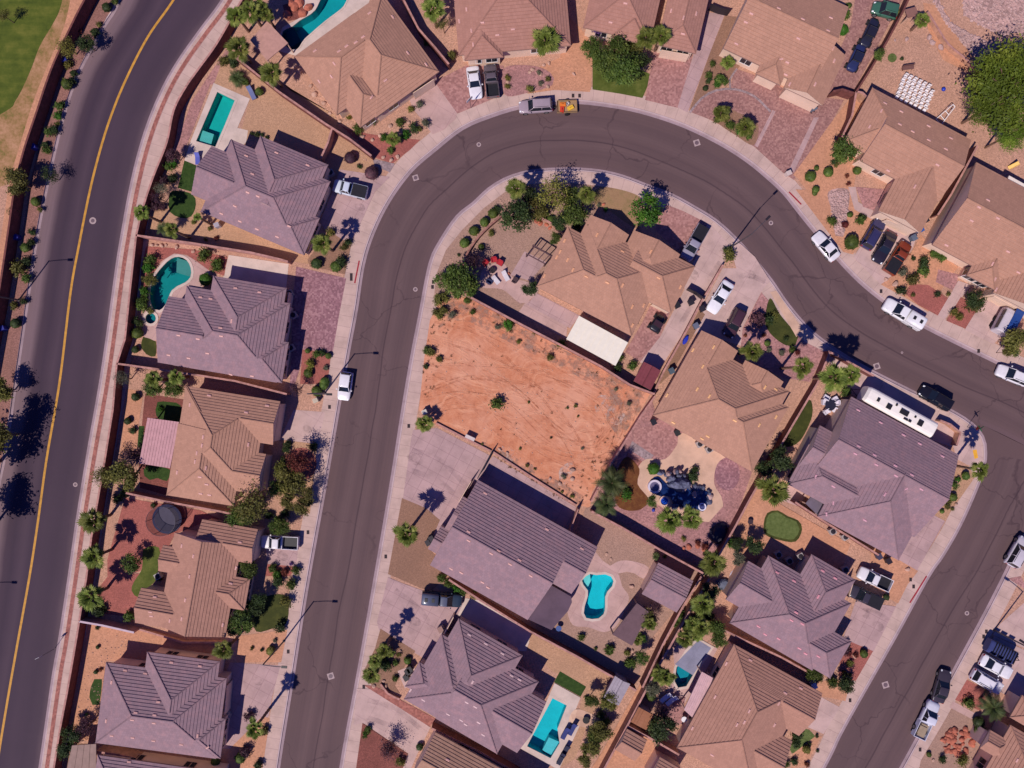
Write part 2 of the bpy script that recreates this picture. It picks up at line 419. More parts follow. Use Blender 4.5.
def smooth_pair(prs):
    a = wl([p[0] for p in prs]); b = wl([p[1] for p in prs]); oa, ob = [], []
    for i in range(len(prs)-1):
        seg = max((Vector(a[i])-Vector(a[i+1])).length, (Vector(b[i])-Vector(b[i+1])).length); k = max(2, int(seg/1.1))
        for arr, out in ((a, oa), (b, ob)):
            p = [Vector(arr[max(i-1, 0)]), Vector(arr[i]), Vector(arr[i+1]), Vector(arr[min(i+2, len(arr)-1)])]
            for j in range(k):
                t = j/k
                v = .5*((2*p[1])+(p[2]-p[0])*t+(2*p[0]-5*p[1]+4*p[2]-p[3])*t*t+(3*p[1]-p[0]-3*p[2]+p[3])*t**3)
                out.append((v.x, v.y))
    oa.append(a[-1]); ob.append(b[-1]); return oa, ob
ML, MR = smooth_pair(MAINX)
OL, IL = smooth_pair(LOCX)
BL, BR = smooth_pair(BX)
RZ = -.13
strip('main_road', ML, MR, RZ, asphalt('main'))
strip('residential_street', OL, IL, RZ, asphalt('local'))
strip('side_street', BL, BR, RZ-.004, asphalt('local'))
mb = MB(); mb.prism(wl([(940,404),(985,426),(1030,448),(1075,468),(1050,500),(981,475),(986,452),(981,436),(969,423),(952,413)]), RZ-.5, RZ-.008)
tag(mb.build('street_junction', asphalt('local2')), kind='structure')
# right hand kerb line of the inner block: along the street, round the corner, down the side street
inner_px = [b for a, b in LOCX if b[0] <= 946 or b[1] > 1000 or b[0] < 300]
inner_px = [b for a, b in LOCX][:34]
cornerline = smooth(wl(inner_px+[(957,415),(972,425),(982,437),(985,453),(981,475)]+[a for a, b in BX][2:]))
bright = smooth(wl([(1375,640),(1200,550),(1110,500),(1072,490),(1050,500)]+[b for a, b in BX][2:]))
# centre line on the main road
cen = [(300,-235),(224,-90),(197,-40),(172,1),(147,37),(125,80),(110,117),(99,152),(89,192),(78,247),(70,292),(59,382),(46,459),(37,524),(29,576),(17,643),(7,700),(-4,768),(-20,880),(-48,1060)]
cl = smooth(wl(cen)); strip('yellow_centre_line', offset(cl, .16), offset(cl, -.16), RZ+.004, plain((188,136,54), .7, var=.2, name='worn yellow road paint'))
# ground sheet with the roads and the pools cut out
hole_main = ML+MR[::-1]
hole_loc = OL+bright+BL[::-1][:0]
outerB = [p for p in bright]
hole_loc = OL+outerB+cornerline[::-1]
POOLS = {}
def poolpts(key, tile, pts, rnd):
    w = wl(pts, tile); POOLS[key] = smooth(w, True, .5) if rnd else w
poolpts('rect', 'a', [(870,368),(940,402),(900,500),(862,588),(785,565),(826,470)], False)
poolpts('kidney', 'B', [(150,165),(200,120),(250,108),(300,130),(326,180),(325,235),(290,272),(240,295),(205,322),(185,365),(160,420),(125,450),(85,440),(65,380),(66,320),(92,240)], True)
poolpts('kidneyspa', 'B', [(70+34*math.cos(q*math.pi/6), 502+34*math.sin(q*math.pi/6)) for q in range(12)], True)
poolpts('lagoon', 'e', [(505,-30),(580,-15),(575,25),(500,85),(442,135),(415,160),(388,198),(352,192),(330,160),(332,125),(372,105),(400,82),(430,65),(462,40)], True)
poolpts('freeform', 'N', [(-40,150),(0,128),(60,138),(140,132),(195,152),(217,195),(205,240),(160,290),(140,340),(140,430),(125,500),(80,538),(20,545),(-35,535),(-58,490),(-50,430),(-20,330),(-20,280),(-60,230),(-75,190)], True)
poolpts('lshape', 'l', [(610,488),(667,517),(630,610),(638,668),(602,728),(508,680),(550,600)], False)
poolpts('covered', 's', [(350,300),(392,258),(442,287),(370,398),(345,440),(312,446),(298,420),(306,365)], False)
def sheet(name, poly, z, mat, kind='structure', uv=None):
    if area(poly) < 0: poly = poly[::-1]
    holes = [h for h in POOLS.values() if all(inside(p, poly) for p in h[::3])]
    loops = [poly]+[h if area(h) < 0 else h[::-1] for h in holes]
    mb = MB(); mb.v = [(p[0], p[1], z) for l in loops for p in l]; mb.f = tri(loops); mb.mi = [0]*len(mb.f)
    return tag(mb.build(name, mat), kind=kind)
big = [(-900,-900),(900,-900),(900,900),(-900,900)]
loops = [big, hole_main if area(hole_main) < 0 else hole_main[::-1], hole_loc if area(hole_loc) < 0 else hole_loc[::-1]]+[h if area(h) < 0 else h[::-1] for h in POOLS.values()]
mb = MB(); mb.v = [(p[0], p[1], 0) for l in loops for p in l]; mb.f = tri(loops); mb.mi = [0]*len(mb.f)
tag(mb.build('ground', TAN), kind='structure')
mb = MB(); mb.add([(-900,-900,-3),(900,-900,-3),(900,900,-3),(-900,900,-3)], [(0,1,2,3)]); tag(mb.build('subsoil', TAN), kind='structure')

# kerbs, gutters, sidewalks.  side = +1 when the land lies to the left of the line direction
def street_edge(line, side, walk, zc=.02, nm='sidewalk', brick=False, gut=.4, wid=.16):
    a = offset(line, -side*gut); strip('gutter', a, line, RZ+.006, GUTTER, RZ+.012)
    b = offset(line, side*wid)
    strip('kerb', line, line, RZ-.05, CURBM, zc)
    strip('kerb', line, b, zc, CURBM)
    strip('kerb', b, b, zc, CURBM, -.02)
    if brick:
        c = offset(line, side*.56); d = offset(line, side*1.12)
        strip('sidewalk', b, c, .012, WALKM); strip('brick_band', c, d, .012, BRICK); strip(nm, d, offset(line, side*walk), .012, WALKM)
    elif walk: strip(nm, b, offset(line, side*walk), .012, WALKM)
street_edge(ML, -1, 0)
street_edge(MR, 1, 3.6, nm='arterial_sidewalk', brick=True)
street_edge(OL, 1, 2.1)
street_edge(cornerline, -1, 1.95)
street_edge(bright, 1, 1.95)

LAYERS = []
def patch(name, mat, tile, pts, rnd=False, kind='structure'):
    w = wl(pts, tile)
    if rnd: w = smooth(w, True, .6)
    bb = (min(p[0] for p in w), min(p[1] for p in w), max(p[0] for p in w), max(p[1] for p in w))
    lv = 4
    for b2, l2 in LAYERS:
        if bb[0] < b2[2] and b2[0] < bb[2] and bb[1] < b2[3] and b2[1] < bb[3]: lv = max(lv, l2+1)
    LAYERS.append((bb, lv))
    return sheet(name, w, .004*lv, mat, kind)
def ell(cx, cy, rx, ry=None, ang=0, n=20):
    ry = ry or rx; a = math.radians(ang); o = []
    for q in range(n):
        t = 2*math.pi*q/n; x, y = rx*math.cos(t), ry*math.sin(t)
        o.append((cx+x*math.cos(a)-y*math.sin(a), cy+x*math.sin(a)+y*math.cos(a)))
    return o
# --- west of the main road
patch('worn_fairway_edge', WORN, 'z', [(-700,-700),(160,-300),(92,-60),(72,20),(50,60),(38,95),(28,130),(14,170),(-10,190),(-400,300),(-700,300)], True)
patch('fairway', FAIR, 'z', [(-700,-700),(140,-300),(75,-60),(62,2),(54,22),(40,46),(30,72),(16,100),(-2,116),(-120,180),(-400,240),(-700,260)], True)
patch('dirt_path', SAND, 'z', [(110,-60),(92,0),(78,28),(57,72),(40,118),(29,155),(20,192),(14,240),(5,290),(-4,340),(-20,340),(-8,290),(2,230),(10,180),(20,145),(34,100),(50,60),(66,20),(84,-60)], True)
patch('verge_strip', gravel((142,100,92), 'verge gravel'), 'z', [(116,-2),(103,25),(88,50),(75,76),(64,107),(54,146),(45,187),(38,221),(32,256),(22,326),(14,381),(4,449),(-10,519),(-30,519),(-12,440),(0,375),(10,320),(17,280),(24,225),(30,185),(40,140),(50,105),(64,65),(82,25),(98,-4)])
# --- row between the main road and the street
patch('gravel_bed', MAUVE, 'a', [(905,200),(1000,270),(900,330),(840,340),(790,470),(740,600),(650,700),(700,590),(770,400),(850,280)])
patch('backyard_gravel', YTAN, 'e', [(150,250),(330,335),(520,500),(540,560),(520,650),(700,700),(720,650),(560,520),(540,460),(300,330),(180,250),(100,240),(60,340),(200,400),(160,510),(330,520)])
patch('backyard_gravel', YTAN, 'z', [(240,62),(328,128),(374,160),(356,185),(322,168),(262,142),(240,136),(250,98),(214,84),(222,62)])
patch('pool_deck', CONCW, 'a', [(855,332),(1000,395),(950,512),(992,522),(985,570),(900,640),(790,662),(738,642),(765,560)])
patch('side_yard_gravel', YTAN, 'z', [(150,212),(170,200),(192,190),(320,262),(308,264),(200,246),(146,236)])
patch('artificial_lawn', TURF, 'a', [(738,642),(788,664),(770,768),(712,752)])
patch('artificial_lawn', TURF, 'b', [(690,-4),(768,8),(784,50),(765,98),(725,104),(680,80),(676,30)], True)
patch('red_gravel_bed', RED, 'e', [(670,535),(740,545),(880,560),(840,600),(770,655),(700,630),(560,500),(600,520)])
patch('pebble_bed', GREYG2, 'e', [(690,635),(780,655),(760,690),(700,665)])
patch('rock_bed', REDBR, 'e', [(330,20),(440,-10),(450,40),(400,75),(350,85)])
patch('pool_deck', CONCW, 'e', [(400,-30),(690,-40),(670,30),(560,110),(390,225),(300,200),(330,110),(420,60)])
patch('driveway', CONCP, 'e', [(838,400),(945,330),(1030,440),(1024,475),(975,520),(930,538),(880,470),(855,440)])
patch('driveway', PAVE3, 'i', [(0,300),(70,320),(185,262),(335,262),(330,380),(205,432),(150,455),(60,330)])
patch('driveway', CONCL, 'f', [(560,-90),(760,-60),(700,0),(640,130),(605,200),(520,180),(480,120),(530,0)])
patch('driveway', PAVE1, 'f', [(385,298),(585,345),(555,500),(530,650),(425,628),(380,768),(360,768),(370,450)])
patch('side_slab', CONCW, 'f', [(115,252),(355,288),(345,385),(92,345)])
patch('planting_bed', RED, 'f', [(410,630),(525,645),(510,768),(400,768)])
patch('front_bed', BROWN, 'f', [(520,160),(605,210),(580,330),(500,310),(440,300),(430,270)])
patch('pool_deck', CONCP, 'B', [(350,128),(450,200),(400,300),(300,400),(150,460),(115,500),(110,640),(35,630),(10,560),(15,470),(40,440),(45,340),(100,200),(180,100),(260,90),(320,110)], True)
patch('planting_bed', RED, 'B', [(40,40),(330,60),(560,110),(540,230),(450,200),(350,128),(300,95),(220,85),(130,140),(70,240),(40,340),(10,440),(5,200)])
patch('pool_deck_edge', CONCP, 'B', [(345,128),(450,205),(400,290),(330,260),(332,200),(345,170)])
patch('small_lawn', DARKL, 'B', [(20,620),(60,630),(102,650),(98,745),(40,730),(8,690)], True)
patch('side_yard', SAND, 'c', [(510,20),(575,30),(555,160),(545,300),(480,300),(495,150)])
patch('backyard_red_gravel', REDBR, 'c', [(580,38),(735,62),(700,260),(665,445),(560,415),(555,300)])
patch('artificial_lawn', TURF, 'c', [(630,72),(680,72),(722,85),(718,152),(640,145),(622,105)], True)
patch('artificial_lawn', TURF, 'c', [(585,328),(680,342),(668,388),(630,376),(600,384),(578,368)], True)
patch('artificial_lawn', TURF, 'c', [(556,168),(578,168),(568,262),(550,250)])
patch('driveway', CONC, 'g', [(375,103),(500,112),(485,180),(470,240),(320,222)])
patch('front_gravel', YTAN, 'g', [(330,225),(470,240),(440,520),(300,460)])
patch('planting_ring', RED, 'g', ell(405,320,62,66))
patch('backyard_red_gravel', RED, 'c', [(500,455),(800,505),(880,540),(800,560),(700,600),(640,720),(500,768),(430,768),(430,700)])
patch('backyard_red_gravel', RED, 'd', [(440,-10),(640,-10),(560,60),(545,150),(500,160),(400,150),(385,60)])
patch('curved_lawn', LAWN, 'E', [(150,250),(195,230),(250,240),(262,290),(245,360),(235,440),(185,495),(120,560),(75,515),(90,460),(140,380),(145,310)], True)
patch('driveway', CONCL, 'g', [(262,640),(395,638),(385,730),(268,722)])
patch('front_gravel', RED, 'g', [(270,720),(385,730),(360,768),(260,768)])
patch('front_lawn', DARKL, 'h', [(240,95),(290,75),(335,75),(355,110),(345,190),(290,210),(225,222),(215,150)], True)
patch('front_gravel', SAND, 'h', [(150,240),(350,215),(325,345),(145,345)])
patch('driveway', CONCL, 'h', [(120,345),(322,358),(288,485),(275,560),(130,690),(80,690),(100,400)])
patch('front_gravel', SAND, 'h', [(110,700),(250,560),(280,570),(250,768),(50,768)])
patch('backyard_sand', SAND, 'd', [(355,170),(565,210),(660,225),(845,255),(870,350),(425,340),(378,665),(260,640),(300,430),(340,250)])
patch('artificial_lawn', TURF, 'd', [(378,412),(408,412),(396,515),(370,515),(358,485),(365,440)], True)
patch('parking_pad', BROWN, 'd', [(270,668),(380,672),(385,800),(240,800)])
# --- north row
patch('backyard_dirt', SAND, 'i', [(590,60),(640,110),(690,180),(685,360),(540,355),(440,300),(560,230)])
patch('front_gravel', SAND, 'i', [(430,290),(560,230),(690,250),(680,368),(540,360),(430,375)])
patch('front_gravel', MAUVE, 'i', [(335,275),(440,262),(520,290),(530,340),(430,372),(340,380)], True)
patch('front_lawn', LAWN, 'i', [(690,200),(930,300),(910,345),(890,392),(800,375),(690,358)])
patch('driveway', PAVE3, 'm', [(175,205),(330,220),(285,435),(140,400)])
patch('side_slab', CONCL, 'm', [(390,50),(460,55),(400,210),(310,450),(270,430),(330,230)])
patch('front_bed', BROWN, 'm', [(460,60),(520,70),(470,200),(540,240),(490,300),(430,360),(330,440),(315,450),(400,210)])
patch('driveway', PAVE2, 'm', [(500,275),(640,320),(720,370),(860,390),(935,400),(870,520),(735,720),(690,690),(580,590),(430,490),(325,450),(365,395),(420,362),(480,350)])
patch('side_drive', PAVE2, 'n', [(350,-20),(545,-20),(430,200),(330,385),(235,375),(290,190),(330,100)])
patch('paver_border', CONCL, 'm', [(650,440),(662,446),(590,590),(578,582)])
patch('paver_border', CONCL, 'm', [(815,470),(835,470),(735,690),(715,680)])
la = smooth(wl([(318,452),(365,395),(425,362),(500,358),(575,385),(642,448)], 'm')); strip('paver_border', offset(la, .16), offset(la, -.16), .07, GREYG2)
lb = smooth(wl([(480,352),(478,320),(492,296),(508,275)], 'm')); strip('paver_border', offset(lb, .14), offset(lb, -.14), .07, GREYG2)
patch('planting_island', BROWN, 'm', [(415,440),(450,420),(510,450),(590,490),(575,580),(500,540),(430,490)], True)
patch('side_yard_sand', SAND, 'n', [(330,390),(400,430),(300,560),(240,640),(130,720),(100,700),(260,480)])
patch('front_gravel', SAND, 'n', [(120,720),(270,560),(360,640),(340,768),(300,900),(240,860)])
patch('front_gravel', SAND, 'p', [(110,-10),(330,0),(345,60),(420,100),(340,250),(300,240)])
patch('stone_bed', GREYG, 'p', [(240,0),(320,-10),(320,70),(300,180),(270,175),(255,80)], True)
patch('curved_path', CONC, 'p', [(320,-20),(350,-20),(360,40),(430,80),(415,110),(345,70)])
patch('courtyard', MAUVE, 'p', [(350,-20),(470,-10),(440,80),(380,60)])
patch('side_yard', TAN, 'n', [(400,430),(560,250),(820,330),(800,540)])
patch('slope', SAND, 'n', [(620,10),(700,30),(850,270),(860,320),(700,240),(640,120)])
patch('stone_slope', GREYG, 'n', [(590,-40),(640,-40),(700,80),(760,150),(850,260),(900,240),(910,180),(800,130),(730,90),(690,20),(680,-40)])
patch('stone_slope', GREYG, 'n', [(780,-40),(1100,-60),(1100,160),(1000,130),(940,140),(860,110),(780,60)])
patch('driveway', CONC, 'p', [(420,100),(600,165),(575,230),(500,330),(450,372),(340,262),(380,200)])
patch('front_gravel', SAND, 'p', [(610,170),(650,215),(760,300),(700,380),(640,480),(560,430),(450,370),(520,320),(580,230)])
patch('front_bed', MAUVE, 'p', [(680,310),(760,330),(750,400),(670,360)])
patch('red_gravel_bed', RED, 'p', [(570,368),(640,372),(740,440),(688,500),(600,452),(545,405)])
patch('front_walk', CONC, 'p', [(760,355),(812,372),(705,512),(678,494)])
patch('red_gravel_bed', RED, 'p', [(770,420),(850,470),(790,548),(712,515)])
patch('driveway', CONC, 'p', [(875,405),(1000,440),(930,580),(900,610),(785,552)])
# --- centre block
patch('front_gravel', GREYT, 'z', [(434,298),(436,275),(446,250),(462,230),(484,208),(505,192),(530,184),(562,182),(600,186),(592,232),(560,232),(530,250)])
patch('vacant_lot', DIRT, 'z', [(440,300),(467,297),(520,325),(545,338),(600,366),(627,384),(650,394),(640,412),(610,462),(592,492),(590,508),(575,504),(492,450),(436,425),(419,410),(424,360),(430,320)])
patch('courtyard_gravel', GREYT, 'z', [(466,296),(464,270),(472,254),(488,232),(504,217),(536,222),(558,234),(555,270),(533,290),(524,312),(519,324)])
patch('seating_paving', CONCP, 'j', [(240,425),(260,380),(330,362),(350,390),(375,425),(430,440),(475,470),(440,510),(400,525),(330,470),(250,462)], True)
patch('patio_slab', CONCL, 'j', [(418,318),(505,360),(440,435),(362,412)])
patch('side_slab', CONCP, 'j', [(430,510),(590,600),(585,668),(395,560)])
patch('side_slab', CONCL, 'j', [(468,485),(640,575),(600,625),(425,530)])
patch('front_dry_lawn', DRYL, 'j', [(720,60),(880,100),(860,180),(880,230),(820,200),(750,150),(700,130)], True)
patch('driveway', PAVE3, 'o', [(225,50),(290,75),(400,130),(385,230),(320,280),(230,200),(180,150)])
patch('driveway', CONC, 'o', [(390,120),(480,210),(450,300),(375,440),(290,380),(330,290),(370,200)])
patch('rear_drive', CONC, 'o', [(300,385),(370,435),(290,570),(190,720),(120,680),(200,580)])
patch('side_paving', PAVE3, 'o', [(165,445),(240,480),(200,580),(120,680),(60,640),(130,520)])
patch('driveway', CONC, 'o', [(450,305),(505,305),(480,220),(520,205),(580,260),(640,355),(605,400),(530,545),(540,620),(350,560),(300,600),(370,460)])
patch('side_bed', BROWN, 'o', [(360,470),(380,490),(250,720),(200,768),(190,740),(290,590)])
patch('front_gravel', MAUVE, 'o', [(605,402),(640,440),(700,520),(780,600),(860,640),(800,760),(700,745),(560,680),(520,640),(530,550)])
patch('front_dry_lawn', DARKL, 'o', [(640,425),(680,490),(752,580),(742,612),(700,612),(640,565),(620,510)], True)
patch('sidewalk_extension', CONCT, 'o', [(640,400),(665,395),(770,550),(745,580)])
patch('rear_gravel', MAUVE, 'z', [(652,400),(656,414),(752,472),(738,512),(716,558),(700,567),(656,545),(592,508),(608,468),(640,415)])
patch('patio_circle', PAVE3, 'q', ell(268,232,98,58,18))
patch('paving_band', GREYG2, 'q', [(168,228),(255,285),(235,310),(155,262)])
patch('brick_corner', BRICK, 'q', [(150,272),(212,312),(197,336),(143,300)])
patch('pale_patio', CONCT, 'q', [(370,195),(545,298),(505,330),(497,400),(525,450),(533,500),(520,530),(490,552),(400,540),(330,520),(270,482),(228,460),(192,410),(190,340),(225,300),(300,300),(350,240)], True)
patch('bark_bed', grass((104,60,34),(122,84,44),'bark mulch',1.5), 'q', [(150,290),(198,340),(190,400),(235,462),(205,500),(150,506),(105,480),(100,400),(115,330)], True)
patch('stamped_circle', PAVE1, 'q', ell(549,360,50,66))
patch('big_driveway', CONCL, 'z', [(411,440),(413,430),(437,428),(491,456),(478,480),(464,500),(452,520),(437,532),(428,548),(414,540),(400,520)])
patch('side_slab', CONCL, 'k', [(345,320),(372,288),(705,492),(690,600),(560,560),(330,400),(300,380)])
patch('front_gravel', BROWN, 'z', [(402,498),(426,508),(440,520),(428,548),(452,572),(430,592),(388,574)])
patch('backyard_gravel', GREYT, 'z', [(585,509),(596,504),(656,547),(700,570),(692,590),(650,640),(637,680),(600,664),(536,624),(556,590),(575,540)])
patch('pool_deck', CONCP, 'z', [(592,550),(602,560),(612,567),(619,575),(622,586),(629,597),(624,611),(616,626),(604,632),(588,627),(573,625),(567,610),(568,590),(580,565)], True)
patch('arc_path', CONCP, 'N', [(160,70),(190,50),(250,15),(330,2),(440,20),(545,70),(495,172),(410,122),(340,108),(270,122),(240,130)], True)
patch('driveway', CONCL, 'z', [(388,577),(402,583),(432,594),(446,602),(466,600),(468,608),(450,645),(433,664),(415,653),(379,630),(377,622)])
patch('side_slab', CONCW, 'l', [(262,88),(335,100),(530,218),(505,300),(470,300),(230,160)])
patch('backyard_lawn', YTAN, 'l', [(528,208),(600,235),(862,395),(840,470),(760,560),(700,730),(640,768),(700,600),(740,445),(610,380),(510,290)])
patch('artificial_lawn', TURF, 'l', [(640,380),(745,442),(722,482),(616,424)])
patch('pool_deck', CONCW, 'l', [(618,428),(722,486),(680,588),(718,600),(635,775),(480,688),(560,560)])
patch('flagstone_patio', pavers((196,158,138),(216,182,158),'flagstone',.7), 'l', [(700,532),(755,545),(792,572),(775,608),(720,600),(676,578)], True)
patch('front_gravel', BROWN, 'h', [(722,210),(862,300),(800,390),(780,440),(800,470),(690,440),(650,390),(700,290)])
patch('front_walk', CONC, 'h', [(790,380),(850,355),(880,400),(820,450)])
patch('brick_band', BRICK, 'h', [(655,435),(700,440),(945,572),(920,602),(800,540)])
patch('driveway', CONC, 'h', [(628,450),(680,452),(922,605),(870,710),(845,768),(800,768),(835,710),(650,585),(615,600)])
patch('front_gravel', REDBR, 'h', [(650,588),(832,712),(800,800),(620,800)])
patch('alley_dirt', SAND, 'z', [(640,684),(655,690),(648,720),(660,768),(650,800),(570,800),(600,755)])
patch('side_gravel', MAUVE, 'q', [(540,480),(600,500),(560,590),(500,680),(440,720),(380,660)])
# --- south east block
patch('backyard_dirt', SAND, 'q', [(680,400),(760,480),(1040,640),(1000,760),(880,700),(620,700),(560,590),(620,470)])
patch('green_fringe', DARKL, 'q', [(694,560),(708,516),(750,505),(790,528),(832,545),(848,580),(822,630),(758,624),(700,602)], True)
patch('putting_green', GREEN, 'q', [(702,560),(715,522),(750,513),(785,535),(825,550),(838,580),(815,620),(760,615),(708,595)], True)
patch('side_lawn', DARKL, 'r', [(145,58),(172,66),(176,130),(130,225),(80,252),(50,245),(95,150),(128,75)], True)
patch('side_patio', CONCP, 'r', [(88,365),(168,420),(122,490),(55,465)])
patch('trailer_pad', CONC, 'r', [(330,-10),(420,-20),(745,170),(735,250),(640,220),(330,40)])
patch('corner_sidewalk', CONC, 'r', [(735,150),(775,160),(850,240),(858,300),(800,325),(755,300),(735,230)])
patch('tactile_pad', plain((220,160,50), .7), 'r', [(818,265),(834,262),(840,295),(826,300)])
patch('front_gravel', YTAN, 'r', [(750,335),(800,325),(828,372),(705,548),(640,508),(680,430)])
patch('driveway', CONCL, 'r', [(635,510),(708,548),(595,748),(490,690),(560,600)])
patch('front_gravel', SAND, 'r', [(415,655),(500,690),(600,748),(560,800),(400,800)])
patch('side_yard_sand', SAND, 't', [(370,-20),(560,30),(520,110),(450,70)])
patch('driveway', CONCL, 't', [(350,100),(512,122),(420,305),(300,250)])
patch('front_gravel', RED, 't', [(300,250),(420,300),(350,420),(280,400)])
patch('front_gravel', SAND, 't', [(190,420),(330,420),(310,500),(205,480)])
patch('driveway', CONC, 't', [(205,480),(288,525),(222,632),(150,600)])
patch('small_lawn', GREEN, 't', [(125,618),(165,615),(188,640),(130,690),(95,710),(85,690)], True)
patch('front_gravel', SAND, 't', [(190,640),(215,640),(150,760),(90,768),(100,710)])
patch('pool_deck', CONCP, 's', [(290,290),(380,240),(470,290),(400,420),(330,520),(250,500),(270,450),(300,380)])
patch('pool_surround', MAUVE, 's', [(250,520),(340,480),(330,590),(250,620)])
patch('driveway', CONC, 't', [(1100,40),(930,190),(900,235),(1100,320),(1100,300)])
patch('driveway', CONC, 't', [(905,240),(1100,330),(1100,560),(960,480),(800,400),(850,330)])
patch('front_gravel', RED, 't', [(795,415),(890,465),(850,540),(748,495)])
patch('front_walk', CONCP, 't', [(740,500),(840,555),(825,580),(725,525)])
patch('front_gravel', GREYT, 't', [(735,530),(830,580),(850,680),(820,800),(600,800),(610,740)])
patch('side_gravel', MAUVE, 't', [(1010,0),(1040,60),(960,10)])

# tyre tracks, scuffs and the stony upper edge of the vacant lot
def patchy(rgb, name, lo=.45, hi=.6, sc=.9, amt=.75):
    t = NT(name); P = t.pos(); n = t.noise(P, sc, 7, .7); g = t.noise(P, 7, 4, .7); c = col(rgb)
    t.color(t.ramp(g, [(.3, tuple(x*.75 for x in c[:3])), (.7, tuple(min(.9, x*1.2) for x in c[:3]))]))
    tr = t.new('ShaderNodeBsdfTransparent'); mx = t.new('ShaderNodeMixShader')
    t.ln(t.ramp(n, [(lo, (0,0,0)), (hi, (amt,)*3)]), mx.inputs[0]); t.ln(tr.outputs[0], mx.inputs[1]); t.ln(t.b.outputs[0], mx.inputs[2]); t.ln(mx.outputs[0], t.n['Material Output'].inputs['Surface']); return t.m
TRK1 = patchy((172,106,78), 'packed dirt', .42, .62, 1.1, .38); TRK2 = patchy((224,168,136), 'loose pale dirt', .42, .62, 1.3, .45)
trk = [[(432,330),(480,345),(520,385),(560,430),(600,440),(622,410),(602,380),(560,373),(520,380)], [(425,400),(470,385),(510,395),(550,432),(590,455),(620,430),(630,402)], [(440,350),(500,370),(540,400),(570,440),(585,475)],
       [(430,380),(470,400),(500,430),(540,460),(584,480)], [(470,320),(520,345),(560,375),(602,400),(612,430),(590,448),(550,440),(510,410),(465,398),(425,404)], [(428,345),(460,360),(500,392),(545,408),(600,415),(630,395)], [(424,372),(470,372),(520,376),(570,392),(608,420),(600,460)]]
rq = random.Random(5)
for q, pts in enumerate(trk):
    l = smooth(wl(pts))
    for dd in (-1.0, -.7, .7, 1.0, 1.35):
        a_ = rq.uniform(.03, .09); sg = dd+rq.uniform(-.12,.12); strip('tyre_track', offset(l, sg+a_), offset(l, sg-a_), .05+.004*q+abs(dd)*.001, TRK1 if rq.random() < .55 else TRK2)
STONY = patchy((160,126,112), 'stony weedy soil', .45, .62, .6, .8); PALES = patchy((206,176,164), 'pale caliche scuff', .5, .6, .5, .8)
patch('stony_margin', STONY, 'z', [(441,300),(467,298),(520,326),(560,348),(600,368),(649,394),(640,411),(620,440),(606,420),(610,395),(570,372),(520,348),(470,322),(450,320),(438,330)])
patch('stony_margin', STONY, 'z', [(480,440),(540,470),(590,500),(580,506),(490,452)])
patch('caliche_scuff', PALES, 'z', [(490,444),(520,452),(516,464),(494,455)], True)
patch('caliche_scuff', PALES, 'z', [(560,468),(578,462),(580,488),(562,484)], True)
patch('caliche_scuff', PALES, 'z', [(600,395),(625,405),(618,425),(596,412)], True)
OIL = patchy((62,46,54), 'oil and tyre stain', .45, .7, .8, .3); STAIN = patchy((120,98,106), 'tyre scrub mark', .42, .75, .4, .32)
for pts in ([(412,450),(440,460),(470,490)], [(411,470),(440,482),(462,502)], [(368,700),(395,708),(420,728)], [(364,716),(390,726),(412,742)], [(730,285),(745,275),(765,282)], [(680,325),(692,305),(720,262)], [(905,560),(920,530),(932,520)], [(866,610),(880,615),(890,622)], [(995,300),(985,325),(975,338)], [(395,590),(420,610),(440,640)]):
    l = smooth(wl(pts)); strip('tyre_scrub', offset(l, .35), offset(l, -.35), .075, STAIN)
for tile, x, y, r in [('g',330,688,.9),('i',220,395,.6),('o',330,330,1.0),('o',560,330,.9),('p',500,290,.9),('t',395,150,1.0),('t',440,200,.9),('k',60,300,1.2),('h',860,180,.9),('h',230,420,.8),('f',640,60,.8),('g',430,180,.7),('t',860,360,.8)]:
    X, Y = px(tile, (x, y)); patch('oil_stain', OIL, 'z', ell(X, Y, r/S, r*.7/S, 30, 12), True)
# painted red kerbs
def paint_line(tile, pts):
    l = smooth(wl(pts, tile)); strip('red_kerb_paint', offset(l, .1), offset(l, -.1), .028, plain((150,40,54), .7, name='red kerb paint'))
paint_line('f', [(637,275),(628,320),(619,365)])
paint_line('t', [(634,0),(600,55),(567,107)])
paint_line('o', [(716,0),(765,50)])

# ---------------------------------------------------------------- pools
def water_mat(name, rgb):
    t = NT(name); tr = t.new('ShaderNodeBsdfTransparent'); gl = t.new('ShaderNodeBsdfGlossy'); gl.inputs['Roughness'].default_value = .03
    tr.inputs['Color'].default_value = (*rgb, 1)
    n = t.noise(t.pos(), 2.2, 4, .6); bp = t.new('ShaderNodeBump'); bp.inputs['Strength'].default_value = .25; bp.inputs['Distance'].default_value = .03
    t.ln(n, bp.inputs['Height']); t.ln(bp.outputs[0], gl.inputs['Normal'])
    fr = t.new('ShaderNodeFresnel'); fr.inputs['IOR'].default_value = 1.33; t.ln(bp.outputs[0], fr.inputs['Normal'])
    mx = t.new('ShaderNodeMixShader'); t.ln(fr.outputs[0], mx.inputs[0]); t.ln(tr.outputs[0], mx.inputs[1]); t.ln(gl.outputs[0], mx.inputs[2])
    t.ln(mx.outputs[0], t.n['Material Output'].inputs['Surface']); return t.m
WATER = water_mat('pool water', (.68,.96,.97))
